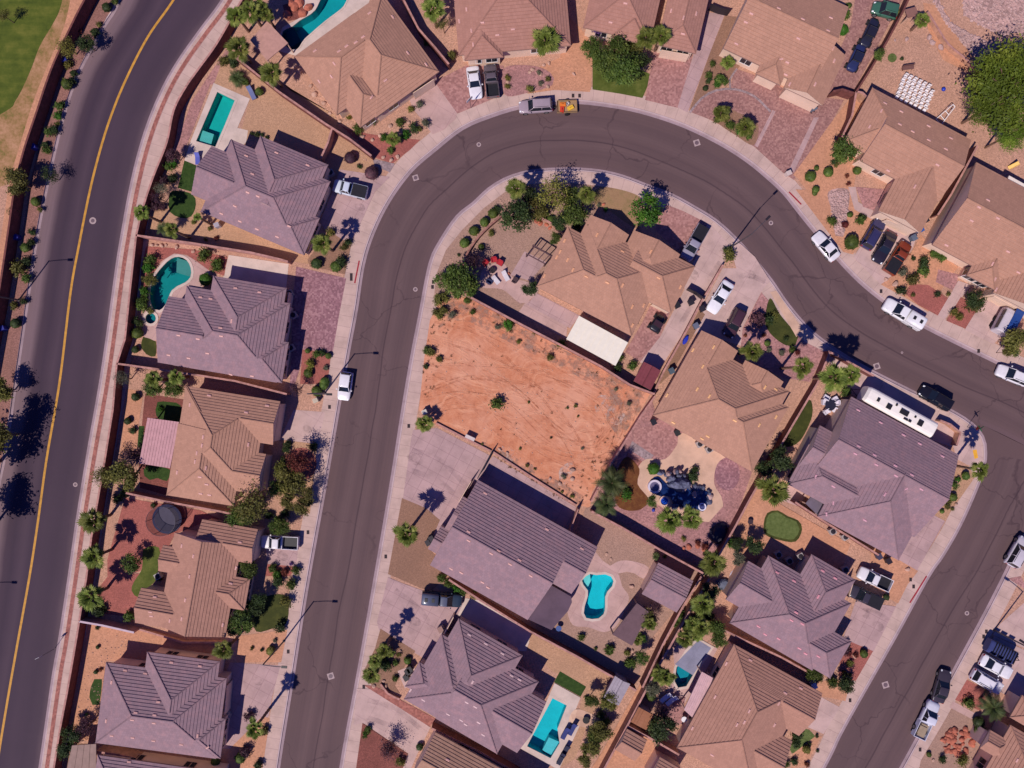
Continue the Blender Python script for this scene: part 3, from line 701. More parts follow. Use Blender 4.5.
def plaster(rgb, name):
    t = NT(name); P = t.pos(); n = t.noise(P, 1.2, 5, .6)
    v = t.new('ShaderNodeTexVoronoi', feature='DISTANCE_TO_EDGE'); v.inputs['Scale'].default_value = 1.6
    w = t.new('ShaderNodeVectorMath', operation='MULTIPLY_ADD'); nn = t.new('ShaderNodeTexNoise'); nn.inputs['Scale'].default_value = 1.0; t.ln(P, nn.inputs['Vector'])
    t.ln(nn.outputs['Color'], w.inputs[0]); w.inputs[1].default_value = (1,1,0); t.ln(P, w.inputs[2]); t.ln(w.outputs[0], v.inputs['Vector'])
    c = col(rgb); a = t.ramp(n, [(.3, tuple(x*.85 for x in c[:3])), (.7, c[:3])])
    return t.color(a)
def pool(key, label, rgb, shallow=None, cop=.35, depth=1.3, cz=.07, copm=None):
    w = POOLS[key]
    if area(w) < 0: w = w[::-1]
    cx = sum(p[0] for p in w)/len(w); cy = sum(p[1] for p in w)/len(w)
    th = thing('swimming_pool', label, 'swimming pool', (cx, cy, 0))
    loc = [(p[0]-cx, p[1]-cy) for p in w]; n = len(loc)
    mb = MB(); mb.v = [(x, y, .0) for x, y in loc]+[(x, y, -depth) for x, y in loc]
    for q in range(n): mb.f.append((q, q+n, (q+1) % n+n, (q+1) % n)); mb.mi.append(0)
    for a in tri([loc]): mb.f.append(tuple(i+n for i in a)); mb.mi.append(0)
    bm = mb.build('basin', plaster(rgb, 'tinted pool plaster'), th)
    cl_ = loc+[loc[0]]
    out = []
    for q in range(n):
        a, b, c = Vector(loc[q-1]), Vector(loc[q]), Vector(loc[(q+1) % n])
        na = (b-a).normalized(); nb = (c-b).normalized(); na = Vector((na.y, -na.x)); nb = Vector((nb.y, -nb.x)); m_ = (na+nb)
        m_ = m_/max(.5, m_.length_squared/2)
        out.append((b.x+m_.x*cop, b.y+m_.y*cop))
    mb = MB(); mb.v = [(x, y, cz) for x, y in loc]+[(x, y, cz) for x, y in out]+[(x, y, -.1) for x, y in loc]+[(x, y, 0) for x, y in out]
    for q in range(n):
        r_ = (q+1) % n
        mb.f += [(q, q+n, r_+n, r_), (q, r_, r_+2*n, q+2*n), (q+n, q+3*n, r_+3*n, r_+n)]; mb.mi += [0,0,0]
    mb.build('coping', copm or CONCW, th)
    mb = MB(); mb.v = [(x, y, -.09) for x, y in loc]; mb.f = tri([loc]); mb.mi = [0]*len(mb.f); mb.build('water', WATER, th)
    if shallow:
        sp = wl(shallow[1], shallow[0]); sp = [(x-cx, y-cy) for x, y in sp]
        if area(sp) < 0: sp = sp[::-1]
        mb = MB(); mb.prism(sp, -depth, -.32); mb.build('shallow_shelf', plaster(shallow[2], 'pale shelf plaster'), th)
    return th
pool('rect', 'plain rectangular teal pool with a corner spa beside the curved sidewalk', (22,168,162), ('a', [(806,518),(852,534),(838,584),(792,566)], (110,176,172)))
pool('kidney', 'kidney shaped teal pool with pale coping beside its round spa', (14,132,134), ('B', [(230,112),(300,132),(324,180),(322,234),(226,205)], (96,140,136)), depth=1.3)
pool('kidneyspa', 'small round spa with pale raised rim touching the kidney pool', (16,120,126), None, depth=.6, cz=.1)
pool('lagoon', 'jagged lagoon style turquoise pool cut by the top edge', (12,150,160), ('e', [(345,120),(372,107),(400,160),(352,190),(334,160)], (6,80,88)), cop=.2, depth=1.6)
pool('freeform', 'bright turquoise freeform pool with curved deck in the centre block', (30,190,205), ('N', [(-70,195),(-60,228),(-25,270),(10,200),(0,130),(-38,150)], (140,206,206)), depth=1.4)
pool('lshape', 'narrow L shaped turquoise pool with white deck near the bottom edge', (36,186,200), ('l', [(596,650),(637,668),(602,724),(570,700)], (110,190,200)), depth=1.4)
pool('covered', 'small pool half hidden under a grey solar cover', (20,140,160), None, depth=1.2)
mb = MB(); cv = wl([(348,302),(393,256),(444,287),(371,396),(300,352)], 's'); mb.prism(cv if area(cv) > 0 else cv[::-1], -.06, .085)
o = mb.build('pool_cover', concrete((142,140,162), 'grey solar cover', 2.0, ang=33, jd=.85)); tag(o, 'grey quilted solar cover lying over most of the small pool', 'pool cover')
# ---------------------------------------------------------------- houses
MAUVE_R = roofmat((142,115,123), 'mauve roof tile', (166,126,130))
TAN_R = roofmat((172,128,109), 'tan roof tile', (180,134,114))
TAN2_R = roofmat((166,122,106), 'brown tan roof tile', (174,128,112))
ROSE_R = roofmat((164,118,105), 'rose roof tile', (170,124,112))
CREAM = stuccomat((222,190,170)); CREAM2 = stuccomat((206,168,150)); GREYW = stuccomat((186,166,166))
VENTM = plain((204,156,148), .6, name='roof vent paint'); VENTB = plain((228,206,150), .6, name='yellow vent paint')
WHITE = plain((226,216,214), .5, name='white paint'); DARKM = plain((40,34,42), .5, name='dark metal')
PITCH, EAVE = .44, 3.0
HOUSES = []
class House:
    def __init__(s, label, short, tile, ang, blocks, roof, wall=CREAM, center=None, eave=EAVE, pitch=PITCH, vents=(), doors=(), name='tile_roof_house', cat='house', ventm=None, windows=True):
        s.a = math.radians(-ang); s.eave = eave; s.pitch = pitch
        s.u = Vector((math.cos(s.a), math.sin(s.a))); s.v = Vector((-math.sin(s.a), math.cos(s.a)))   # v = away from the viewer-bottom (north)
        s.bl = []
        for q, b in enumerate(blocks):
            w, n, e, so = [Wt(tile, p, eave).to_2d() for p in b[:4]]; g = b[4] if len(b) > 4 else ''
            s.bl.append((w.dot(s.u), e.dot(s.u), so.dot(s.v), n.dot(s.v), g, q*.007))
        u0 = min(b[0] for b in s.bl); u1 = max(b[1] for b in s.bl); v0 = min(b[2] for b in s.bl); v1 = max(b[3] for b in s.bl)
        s.cu, s.cv = (u0+u1)/2, (v0+v1)/2
        c = s.u*s.cu+s.v*s.cv
        s.root = thing(name, label, cat, (c.x, c.y, 0), s.a)
        s.short = short; HOUSES.append((short, c.copy(), max(u1-u0, v1-v0)/2))
        rf = MB(); wl_ = MB(); cap = MB(); s.caps = []
        for bi, (a0, a1, b0, b1, g, dz) in enumerate(s.bl):
            x0, x1, y0, y1 = a0-s.cu, a1-s.cu, b0-s.cv, b1-s.cv
            s.block(rf, cap, x0, x1, y0, y1, g, eave+dz)
            i = .42+bi*.004
            iw, ie, is_, in_ = (.06 if 'w' in g else i), (.06 if 'e' in g else i), (.06 if 's' in g else i), (.06 if 'n' in g else i)
            wl_.box(x0+iw, x1-ie, y0+is_, y1-in_, -.02, eave-.16+dz)
        runs = []
        for p, q_ in s.caps:
            n_ = max(2, int((q_-p).length/.4)); d_ = (q_-p).to_2d().normalized(); pr = Vector((-d_.y, d_.x))*.3; run = None
            for j in range(n_+1):
                m_ = p.lerp(q_, j/n_); g_ = s.u*(m_.x+s.cu)+s.v*(m_.y+s.cv); wp_ = (s.u*pr.x+s.v*pr.y)
                e_ = s.h(g_.x, g_.y); e1 = s.h(*(g_+wp_)); e2 = s.h(*(g_-wp_)); z_ = m_.z
                edge = j in (0, n_)
                ok = (e_ is None or e_ < z_+.03) and all(v_ is None or v_ < z_-.035 for v_ in (e1, e2))
                if edge and run is None and j == 0: ok = e_ is None or e_ < z_+.05
                if ok: run = run or m_; last = m_
                elif run is not None:
                    if (last-run).length > .5: runs.append((run, last))
                    run = None
            if run is not None and (last-run).length > .5: runs.append((run, last))
        for p, q_ in runs: cap.tube([(p.x, p.y, p.z+.03), (q_.x, q_.y, q_.z+.03)], .09, 5)
        roofo = rf.build('roof', [roof, wall, plain((150,120,112), .6, name='soffit')], s.root)
        if cap.v: cap.build('ridge_cap', roof, roofo)
        wo = wl_.build('wall', wall, s.root)
        vm = ventm or VENTM
        for p in vents: s.vent(Wt(tile, p, eave+1.2), vm, roofo)
        if windows: s.windows(wo)
        for d in doors: s.garage(tile, *d)
    def block(s, mb, cap, x0, x1, y0, y1, g, ez):
        Wd, Dp = x1-x0, y1-y0; pt = s.pitch
        gw, ge, gs, gn = 'w' in g, 'e' in g, 's' in g, 'n' in g
        if gw or ge: along = True
        elif gs or gn: along = False
        else: along = Wd >= Dp
        half = (Dp if along else Wd)/2; half = min(half, 1e9); top = ez+half*pt
        lo = x0+(0 if gw else half); hi = x1-(0 if ge else half)
        if not along: lo = y0+(0 if gs else half); hi = y1-(0 if gn else half)
        if lo > hi:                      # half-hipped against a short side
            lo = hi = (lo+hi)/2
        mx, my = (x0+x1)/2, (y0+y1)/2
        A_, B_, C_, D_ = (x0,y0), (x1,y0), (x1,y1), (x0,y1)
        if along: r0, r1 = (lo, my), (hi, my)
        else: r0, r1 = (mx, lo), (mx, hi)
        if along: faces = [((A_, B_), (r0, r1), half), ((C_, D_), (r1, r0), half), ((D_, A_), (r0, r0), lo-x0), ((B_, C_), (r1, r1), x1-hi)]
        else: faces = [((B_, C_), (r0, r1), half), ((D_, A_), (r1, r0), half), ((A_, B_), (r0, r0), lo-y0), ((C_, D_), (r1, r1), y1-hi)]
        rise = top-ez
        for (pa, pb), (qa, qb), run in faces:
            if run < .01:                # gable triangle
                mb.add([(*pa, ez), (*pb, ez), (*qa, top)], [(0,1,2)], 1); continue
            L = (Vector(pb)-Vector(pa)).length; slope = math.hypot(run, rise); k = max(1, round(slope/.42)); st = .062
            da = (Vector(qa)-Vector(pa)); db = (Vector(qb)-Vector(pb)); e = (Vector(pb)-Vector(pa)).normalized()
            for j in range(k):
                f0, f1 = j/k, (j+1)/k
                l0 = Vector(pa)+da*f0; r0_ = Vector(pb)+db*f0; l1 = Vector(pa)+da*f1; r1_ = Vector(pb)+db*f1
                z0, z1 = ez+rise*f0, ez+rise*f1
                i0 = len(mb.f)
                vs = [(l0.x,l0.y,z0+st),(r0_.x,r0_.y,z0+st),(r1_.x,r1_.y,z1),(l1.x,l1.y,z1),(l0.x,l0.y,z0-.001),(r0_.x,r0_.y,z0-.001)]
                tri_ = (l1-r1_).length < 1e-4
                mb.add(vs, [(0,1,2) if tri_ else (0,1,2,3), (4,5,1,0)], 0)
                U = lambda p: (p-Vector(pa)).dot(e)
                uv = [(U(l0), slope*f0), (U(r0_), slope*f0), (U(r1_), slope*f1), (U(l1), slope*f1)]
                mb.uv[i0] = uv[:3] if tri_ else uv; mb.uv[i0+1] = [(U(l0), slope*f0)]*4
        th = .19
        mb.add([(x0,y0,ez-th),(x1,y0,ez-th),(x1,y1,ez-th),(x0,y1,ez-th),(x0,y0,ez),(x1,y0,ez),(x1,y1,ez),(x0,y1,ez)], [(3,2,1,0),(0,1,5,4),(1,2,6,5),(2,3,7,6),(3,0,4,7)], 2)
        for a, b in ([(r0, r1)]+([] if (gw if along else gs) else [(A_, r0), (D_ if along else B_, r0)])+([] if (ge if along else gn) else [(B_ if along else D_, r1), (C_, r1)])):
            za = top if a in (r0, r1) else ez
            if (Vector(a)-Vector(b)).length < .3: continue
            s.caps.append((Vector((a[0], a[1], za)), Vector((b[0], b[1], top))))
    def h(s, x, y):
        """roof height at a world position"""
        p = Vector((x, y)); u = p.dot(s.u); v = p.dot(s.v); best = None
        for a0, a1, b0, b1, g, dz in s.bl:
            if not (a0 <= u <= a1 and b0 <= v <= b1): continue
            c = []
            if 'w' not in g: c.append(u-a0)
            if 'e' not in g: c.append(a1-u)
            if 's' not in g: c.append(v-b0)
            if 'n' not in g: c.append(b1-v)
            c += [(b1-b0)/2 if ('w' in g or 'e' in g) else 99, (a1-a0)/2 if ('s' in g or 'n' in g) else 99]
            z = s.eave+dz+s.pitch*min(c)
            if best is None or z > best: best = z
        return best
    def vent(s, P, m, parent):
        z = s.h(P.x, P.y)
        if z is None: return
        e = .2; gx = ((s.h(P.x+e, P.y) or z)-(s.h(P.x-e, P.y) or z))/(2*e); gy = ((s.h(P.x, P.y+e) or z)-(s.h(P.x, P.y-e) or z))/(2*e)
        gr = Vector((gx, gy)); 
        if gr.length < .1: gr = s.v*.4
        up = Vector((gr.x, gr.y, gr.length_squared)).normalized(); side = Vector((-gr.y, gr.x, 0)).normalized(); nrm = side.cross(up)
        if nrm.z < 0: nrm = -nrm
        mb = MB(); o = Vector((P.x, P.y, z+.02))
        a, b, c = side*.3, up*.14, nrm*.1
        mb.add([o-a-b, o+a-b, o+a+b, o-a+b, o-a*.8-b*.6+c, o+a*.8-b*.6+c, o+a*.8+b*.6+c*.9, o-a*.8+b*.6+c*.9], [(0,1,5,4),(1,2,6,5),(2,3,7,6),(3,0,4,7),(4,5,6,7)])
        inv = s.root_inv(); mb.v = [tuple(inv @ Vector(v)) for v in mb.v]
        mb.build('roof_vent', m, parent)
    def root_inv(s):
        return (Matrix.Translation(s.root.location) @ Matrix.Rotation(s.a, 4, 'Z')).inverted()
    def covered(s, u, v, skip, m=.5):
        return any(i != skip and b[0]+m < u < b[1]-m and b[2]+m < v < b[3]-m for i, b in enumerate(s.bl))
    def windows(s, parent):
        rr = random.Random(len(HOUSES))
        for bi, (a0, a1, b0, b1, g, dz) in enumerate(s.bl[:4]):
            for side in 'snwe':
                L = (a1-a0) if side in 'sn' else (b1-b0)
                if L < 4 or side in g: continue
                for fr_ in (.28, .7):
                    if side in 'sn':
                        uu = a0+L*fr_; vv = b0 if side == 's' else b1; out = -1 if side == 's' else 1
                        if s.covered(uu, vv-out*.1, bi, 0): continue
                        x, y = uu-s.cu, vv-s.cv-out*(.42+bi*.004 if side not in g else .06)
                        s.win(parent, x, y, 0, out)
                    else:
                        vv = b0+L*fr_; uu = a0 if side == 'w' else a1; out = -1 if side == 'w' else 1
                        if s.covered(uu-out*.1, vv, bi, 0): continue
                        x, y = uu-s.cu-out*(.42+bi*.004 if side not in g else .06), vv-s.cv
                        s.win(parent, x, y, 1, out)
    def win(s, parent, x, y, ax, out, w=.75):
        f = MB(); p = MB()
        def bx(mb, a, b, d0, d1, z0, z1):
            d0, d1 = sorted((d0*out, d1*out))
            if ax == 0: mb.box(x+a, x+b, y+d0, y+d1, z0, z1)
            else: mb.box(x+d0, x+d1, y+a, y+b, z0, z1)
        for a, b, z0, z1 in ((-w-.08,-w,.95,2.2), (w,w+.08,.95,2.2), (-w-.08,w+.08,.86,.95), (-w-.08,w+.08,2.2,2.28), (-.03,.03,.95,2.2)): bx(f, a, b, -.02, .06, z0, z1)
        bx(p, -w, w, -.02, .02, .95, 2.2)
        fo = f.build('window', WHITE if ax == 0 and out < 0 else CREAM2, parent); p.build('pane', glassmat(), fo)
        fo.name = 'window'
    def garage(s, tile, p0, p1, m=None):
        """garage door on the wall between two measured points at door-top height"""
        a = Wt(tile, p0, 2.3); b = Wt(tile, p1, 2.3); inv = s.root_inv()
        a, b = inv @ Vector((a.x, a.y, 0)), inv @ Vector((b.x, b.y, 0)); d = (b-a); L = d.length; d.normalize(); n = Vector((d.y, -d.x, 0))
        c = (a+b)/2
        if n.dot(c) < 0: n = -n
        Mx = Matrix((( d.x, n.x, 0, a.x), (d.y, n.y, 0, a.y), (0,0,1,0), (0,0,0,1)))
        g = MB()
        for q in range(4): g.box(.05, L-.05, -.03, .05 if q % 1 == 0 else .03, .03+q*.55, .03+q*.55+.53, M=Mx)
        g.build('garage_door', m or CREAM, s.root)

def bl(*a): return a
Hs = {}
MV = (145, 115)
Hs[1] = House('mauve hip roofed house below the rectangular pool', 'the rectangular pool house', 'A', 23,
  [((232,355),(400,155),(850,660),(400,700)), ((137,322),(247,185),(430,435),(110,492),'we'), ((515,105),(732,195),(950,285),(640,590),'s'), ((600,600),(885,625),(845,747),(806,870),'w')],
  MAUVE_R, vents=[(415,220),(610,200),(810,280),(350,550),(250,590),(370,640),(480,690),(610,740),(700,680),(450,475),(515,500),(470,350)], doors=[((945,300),(905,410))])
Hs[2] = House('mauve hip roofed house between the kidney pool and the mauve paver drive', 'the kidney pool house', 'B', 9.5,
  [((300,295),(300,295),(955,450),(500,850)), ((150,570),(190,360),(450,580),(110,783),'we'), ((470,230),(700,268),(940,305),(640,640),'s'), ((650,780),(950,655),(930,790),(910,915),'w')],
  MAUVE_R, vents=[(375,362),(440,372),(600,303),(755,330),(535,565),(262,612),(385,635),(540,618),(430,725),(300,755),(170,735),(165,830),(360,840),(560,860),(700,870),(600,520)], doors=[((950,330),(935,430))])
Hs[3] = House('tan hip roofed house with a square pink patio cover on its left', 'the pink patio cover house', 'D', 9.3,
  [((300,390),(610,82),(835,400),(758,721)), ((250,640),(500,308),(700,600),(440,770),'n'), ((365,40),(665,88),(940,270),(915,415),'e'), ((560,560),(880,475),(850,610),(835,735),'we')],
  TAN_R, vents=[(370,160),(490,100),(740,208),(865,165),(485,362),(478,415),(440,465),(428,520),(288,595),(497,560),(455,618),(490,668),(495,740),(438,732),(747,415)], doors=[((950,150),(915,380))])
Hs[4] = House('tan gable roofed house with four small wings beside the curved lawn', 'the trampoline house', 'E', 10,
  [((350,145),(560,182),(730,500),(540,790),'ns'), ((520,100),(700,90),(865,230),(845,345),'ew'), ((520,550),(770,430),(820,520),(780,640),'w'), ((262,310),(300,228),(450,350),(260,392),'we'), ((115,620),(200,508),(420,640),(140,728),'we')],
  TAN2_R, vents=[(385,235),(480,290),(455,420),(428,570),(405,690),(310,715),(190,655),(190,685),(205,568),(762,210),(695,480),(722,385),(640,750)], doors=[((875,150),(850,330))])
Hs[5] = House('mauve hip roofed house on bare orange sand in the lower left', 'the bottom left grey house', 'd', 7.5,
  [((425,345),(425,345),(905,430),(635,700)), ((590,300),(735,322),(880,345),(690,565),'s'), ((700,640),(900,570),(893,650),(890,730),'w')],
  MAUVE_R, vents=[(487,388),(568,400),(675,355),(790,370),(437,432),(560,532),(635,542),(415,588),(545,562),(630,575),(440,645),(525,652),(608,665),(720,680),(825,692),(640,498),(790,640)], doors=[((905,440),(895,560))])
Hs[6] = House('mauve roofed house mostly cut off by the bottom edge beside the brown pad', 'the bottom edge left house', 'd', 8, [((385,760),(600,745),(880,900),(600,1100))], MAUVE_R, vents=[(500,760)])
Hs[7] = House('tan hip roofed house tilted beside the lagoon pool', 'the lagoon pool house', 'e', -36,
  [((600,330),(540,110),(850,140),(890,335)), ((463,343),(380,225),(760,250),(548,460),'e'), ((590,440),(620,250),(765,390),(670,490),'n')],
  TAN_R, vents=[(455,195),(560,212),(590,192),(628,180),(657,158),(675,45),(540,260),(767,55),(830,208),(902,248),(742,322),(685,385),(470,315),(525,305)], doors=[((850,372),(935,315))])
Hs[8] = House('tan roofed house at the top edge behind the white sedan and grey pickup', 'the two car top house', 'i', -5,
  [((140,50),(300,-200),(592,50),(400,200)), ((175,200),(250,-20),(330,200),(250,236)), ((370,150),(400,30),(445,180),(410,198))],
  ROSE_R, vents=[(155,70),(205,118),(250,95),(310,135),(372,115),(185,30),(212,170)], doors=[((195,240),(318,218))])
Hs[9] = House('tan roofed house at the top edge behind the leafy lawn trees', 'the lawn tree house', 'm', 13,
  [((-90,30),(100,-200),(200,0),(0,135)), ((195,150),(300,-150),(370,100),(270,198)), ((20,80),(100,-80),(175,60),(60,160))],
  ROSE_R, vents=[(5,80),(295,70),(350,45),(295,130),(250,30),(60,20)], doors=[((205,198),(320,218))])
Hs[10] = House('large tan roofed house above the red paver forecourt', 'the red paver forecourt house', 'm', 25,
  [((495,105),(700,-90),(925,90),(600,262),'we'), ((700,340),(830,170),(930,250),(770,385),'ns'), ((585,290),(700,160),(705,290),(640,322),'n')],
  TAN_R, vents=[(515,60),(660,55),(755,97),(855,142),(880,75),(575,18),(557,68),(540,95),(512,165),(745,165),(715,285),(730,325),(822,335),(905,235),(690,230),(715,243),(895,190)], doors=[((712,362),(812,400), plain((104,78,92), .5, name='plum garage door'))])
Hs[11] = House('long tan roofed house below the rows of white chairs', 'the white chair house', 'M', 28,
  [((250,470),(560,300),(890,640),(219,700),'we'), ((130,330),(225,125),(330,400),(80,555),'e'), ((270,1045),(700,661),(590,1185),(420,1105),'ns')],
  TAN_R, vents=[(308,295),(465,292),(425,405),(518,458),(665,398),(635,520),(760,585),(828,488),(345,232),(225,408),(380,720),(700,700),(550,850)], doors=[((340,1090),(500,1150))])
Hs[12] = House('tan roofed house at the right edge with cream front walls', 'the right edge tan house', 'p', 28,
  [((742,50),(900,-83),(1400,300),(740,255),'w'), ((790,340),(900,230),(900,400),(850,362),'n'), ((900,400),(1000,250),(1150,450),(970,440),'ns')],
  TAN_R, vents=[(815,72),(890,115),(1000,175),(730,208),(800,120),(905,285),(925,345),(935,385),(860,40),(955,240),(1010,320)], doors=[((905,415),(1010,470))])
Hs[14] = House('large tan roofed house with a white patio cover at its lower edge', 'the white patio cover house', 'F', 27.5,
  [((127,320),(240,165),(400,430),(300,630),'e'), ((345,80),(553,243),(620,690),(300,630)), ((345,85),(450,140),(560,205),(430,430),'ns'), ((590,172),(720,240),(846,325),(650,500),'n'), ((540,420),(895,355),(870,512),(745,615),'w')],
  TAN_R, vents=[(383,195),(200,222),(175,287),(155,318),(215,338),(244,398),(85,425),(318,440),(305,635),(105,525),(435,475),(530,288),(685,295),(522,490),(655,595),(590,710),(730,445),(865,490),(585,605),(500,740)], ventm=plain((214,156,120), .6, name='peach vent paint'), doors=[((700,588),(800,636))])
Hs[15] = House('tan hip roofed house above the rock pond patio', 'the rock pond house', 'G', 29.5,
  [((170,310),(565,240),(865,470),(340,760)), ((395,520),(885,525),(770,730),(340,763),'w'), ((170,315),(445,100),(560,170),(400,500),'ns'), ((600,240),(738,298),(862,348),(740,560),'n')],
  TAN_R, vents=[(288,158),(410,140),(340,265),(120,450),(160,628),(378,715),(368,455),(740,398),(820,412),(820,590),(345,732),(530,610),(700,640),(300,410)], ventm=plain((222,170,120), .6, name='amber vent paint'), doors=[((345,52),(530,138))])
Hs[16] = House('large mauve roofed corner house beside the long white trailer', 'the trailer corner house', 'r', 28.5,
  [((290,130),(550,168),(700,400),(100,350),'we'), ((200,525),(495,345),(600,560),(350,612),'n'), ((180,215),(225,175),(300,260),(130,340),'we'), ((130,300),(200,260),(400,450),(150,440),'e')],
  MAUVE_R, vents=[(370,105),(460,155),(552,205),(617,240),(708,290),(405,280),(488,322),(342,245),(330,275),(412,318),(192,370),(262,410),(490,362),(552,358),(535,415),(590,415),(272,480),(450,435),(245,525),(388,545)], ventm=plain((196,146,158), .6, name='pink vent paint'), doors=[((505,690),(560,610))])
Hs[17] = House('long mauve gable roofed house below the vacant orange lot', 'the long gabled house', 'H', 29.3,
  [((300,170),(700,240),(740,620),(300,620),'we'), ((700,400),(700,240),(975,480),(865,665),'we'), ((105,410),(220,330),(300,420),(150,455),'we'), ((195,300),(300,150),(400,330),(205,325),'we')],
  MAUVE_R, vents=[(405,130),(320,368),(440,437),(540,493),(590,470),(650,555),(275,560),(420,640),(740,325),(930,430),(320,320),(480,420),(220,540),(390,610)], doors=[((330,60),(262,175))])
Hs[18] = House('mauve hip roofed house beside the narrow L shaped pool', 'the L shaped pool house', 'I', 30,
  [((400,400),(845,435),(845,437),(260,645),'w'), ((250,240),(295,165),(700,600),(262,640)), ((390,78),(570,180),(755,285),(200,500)), ((125,395),(170,325),(400,500),(88,462),'e'), ((560,550),(850,528),(850,620),(800,885),'we')],
  MAUVE_R, vents=[(450,180),(545,232),(640,288),(472,425),(693,415),(738,438),(440,535),(488,560),(110,505),(188,550),(330,630),(405,662),(430,688),(505,665),(530,748)], ventm=plain((204,172,172), .6, name='pale vent paint'), doors=[((362,70),(308,170))])
Hs[19] = House('brown ribbed roof house cut off by the bottom edge beside the concrete drive', 'the bottom edge brown house', 'l', 29, [((100,700),(260,690),(540,900),(100,830),'w')], roofmat((160,122,104),'brown ribbed tile',(176,136,118)), vents=[(190,740)])
Hs[20] = House('mauve hip roofed house below the kidney shaped putting green', 'the putting green house', 'J', 30,
  [((370,105),(470,155),(905,400),(185,565)), ((650,90),(790,172),(930,255),(500,600)), ((170,260),(240,130),(500,420),(100,380),'we'), ((600,620),(870,630),(845,750),(560,765),'w')],
  MAUVE_R, vents=[(440,215),(550,270),(735,205),(815,252),(535,450),(505,500),(570,520),(318,560),(365,615),(448,640),(580,700),(700,750),(690,360),(620,735)], ventm=plain((206,140,150), .6, name='rose vent paint'), doors=[((920,270),(890,370))])
Hs[21] = House('large brown tiled house beside the half covered pool', 'the covered pool house', 'K', 29,
  [((280,320),(435,20),(720,600),(200,700)), ((450,150),(700,168),(935,390),(840,578),'e'), ((500,640),(780,600),(758,670),(700,880),'we')],
  TAN2_R, vents=[(412,160),(555,135),(755,322),(860,305),(340,355),(205,550),(690,515),(318,700),(708,375),(450,490),(490,470),(520,405)], doors=[((945,350),(915,440))])
Hs[22] = House('brown tan house cut off by the bottom right corner', 'the bottom right corner house', 't', 30,
  [((915,690),(960,590),(1300,700),(950,900)), ((985,530),(1040,490),(1300,700),(1010,590)), ((845,690),(900,622),(960,680),(905,722),'w')], TAN2_R, vents=[(1000,740),(990,620)])
Hs[23] = House('small mauve gable roofed pool house near the freeform pool', 'the small pool house', 'N', 28, [((525,225),(760,90),(845,400),(600,378),'we')], MAUVE_R, name='pool_house', cat='pool house', eave=2.5, pitch=.3, windows=False)
Hs[24] = House('maroon gable roofed garden shed at the corner of the vacant lot', 'the maroon shed', 'o', 28, [((112,722),(165,695),(190,740),(130,775),'ns')], roofmat((122,60,68),'maroon metal roof',(128,66,72)), wall=stuccomat((120,58,62)), name='garden_shed', cat='shed', eave=2.2, pitch=.35, windows=False)
Hs[25] = House('grey gable roofed garden shed behind the artificial turf strip', 'the grey shed', 'l', 28, [((838,440),(890,415),(895,480),(845,502),'ns')], roofmat((158,146,156),'grey shed roof',(166,154,162)), wall=stuccomat((150,140,150)), name='garden_shed', cat='shed', eave=2.1, pitch=.35, windows=False)
Hs[26] = House('small ribbed brown roofed shed standing on orange dirt', 'the ribbed roof shed', 's', 30, [((88,645),(145,632),(168,690),(105,720),'we')], TAN2_R, name='garden_shed', cat='shed', eave=2.2, windows=False)
Hs[27] = House('flat brown roofed shed between dark tree and alley', 'the flat brown shed', 's', 28, [((135,560),(185,540),(198,590),(155,600),'ns')], roofmat((150,98,72),'brown felt roof',(158,108,84)), wall=CREAM2, name='garden_shed', cat='shed', eave=2.2, pitch=.08, windows=False)
Hs[28] = House('ribbed roof outbuilding cut by the bottom edge', 'the bottom edge outbuilding', 's', 30, [((195,800),(260,735),(330,800),(260,860),'we')], TAN2_R, name='outbuilding', cat='shed', windows=False)

# ---------------------------------------------------------------- patio covers, gazebo, pergolas
def cover(name, label, cat, tile, pts, h, mat, th=.14, ribs=0, tilt=0.0, post=True):
    w = [Wt(tile, p, h) for p in pts]; c = sum(w, Vector())/len(w); root = thing(name, label, cat, (c.x, c.y, 0))
    loc = [(p.x-c.x, p.y-c.y) for p in w]
    if area(loc) < 0: loc = loc[::-1]
    mb = MB(); mb.prism(loc, h-th, h)
    n = len(loc); mb.f.append(tuple(reversed(range(n)))); mb.mi.append(0)
    if ribs:
        a, b, c2, d = [Vector(p) for p in loc[:4]]
        for q in range(1, ribs):
            f = q/ribs; p = a.lerp(b, f); r_ = d.lerp(c2, f); mb.tube([(p.x, p.y, h+.015), (r_.x, r_.y, h+.015)], .035, 4)
    mb.build('roof_panel', mat, root)
    if post:
        for p in loc[:4]:
            q = Vector(p)*.94; mb = MB(); mb.box(q.x-.07, q.x+.07, q.y-.07, q.y+.07, 0, h-th-.002); mb.build('post', CREAM2, root)
    return root
cover('patio_cover', 'square pink ribbed patio cover on the left of the tan house', 'patio cover', 'c', [(590,135),(716,152),(680,337),(556,317)], 2.7, plain((186,138,142), .5, name='pink ribbed panel'), ribs=11)
cover('patio_cover', 'long bright white patio cover at the lower edge of the tan roof', 'patio cover', 'j', [(636,575),(832,682),(782,775),(585,668)], 2.75, plain((226,216,200), .5, name='white panel', var=.04), ribs=9)
cover('patio_cover', 'pale pink patio cover beside the half covered pool', 'patio cover', 's', [(408,383),(452,408),(382,578),(336,535)], 2.6, plain((196,158,160), .5, name='pale panel'), ribs=7)
cover('patio_cover', 'white flat patio cover at the right edge beside the tan house', 'patio cover', 'n', [(965,702),(1060,755),(1010,860),(925,800)], 2.8, plain((222,206,196), .5, name='white panel', var=.04), ribs=5)
cover('patio_cover', 'dark slate coloured curved patio cover beside the freeform pool', 'patio cover', 'l', [(600,34),(684,82),(688,105),(672,140),(606,216),(514,174)], 2.6, concrete((98,78,92),'slate membrane'), ribs=0)
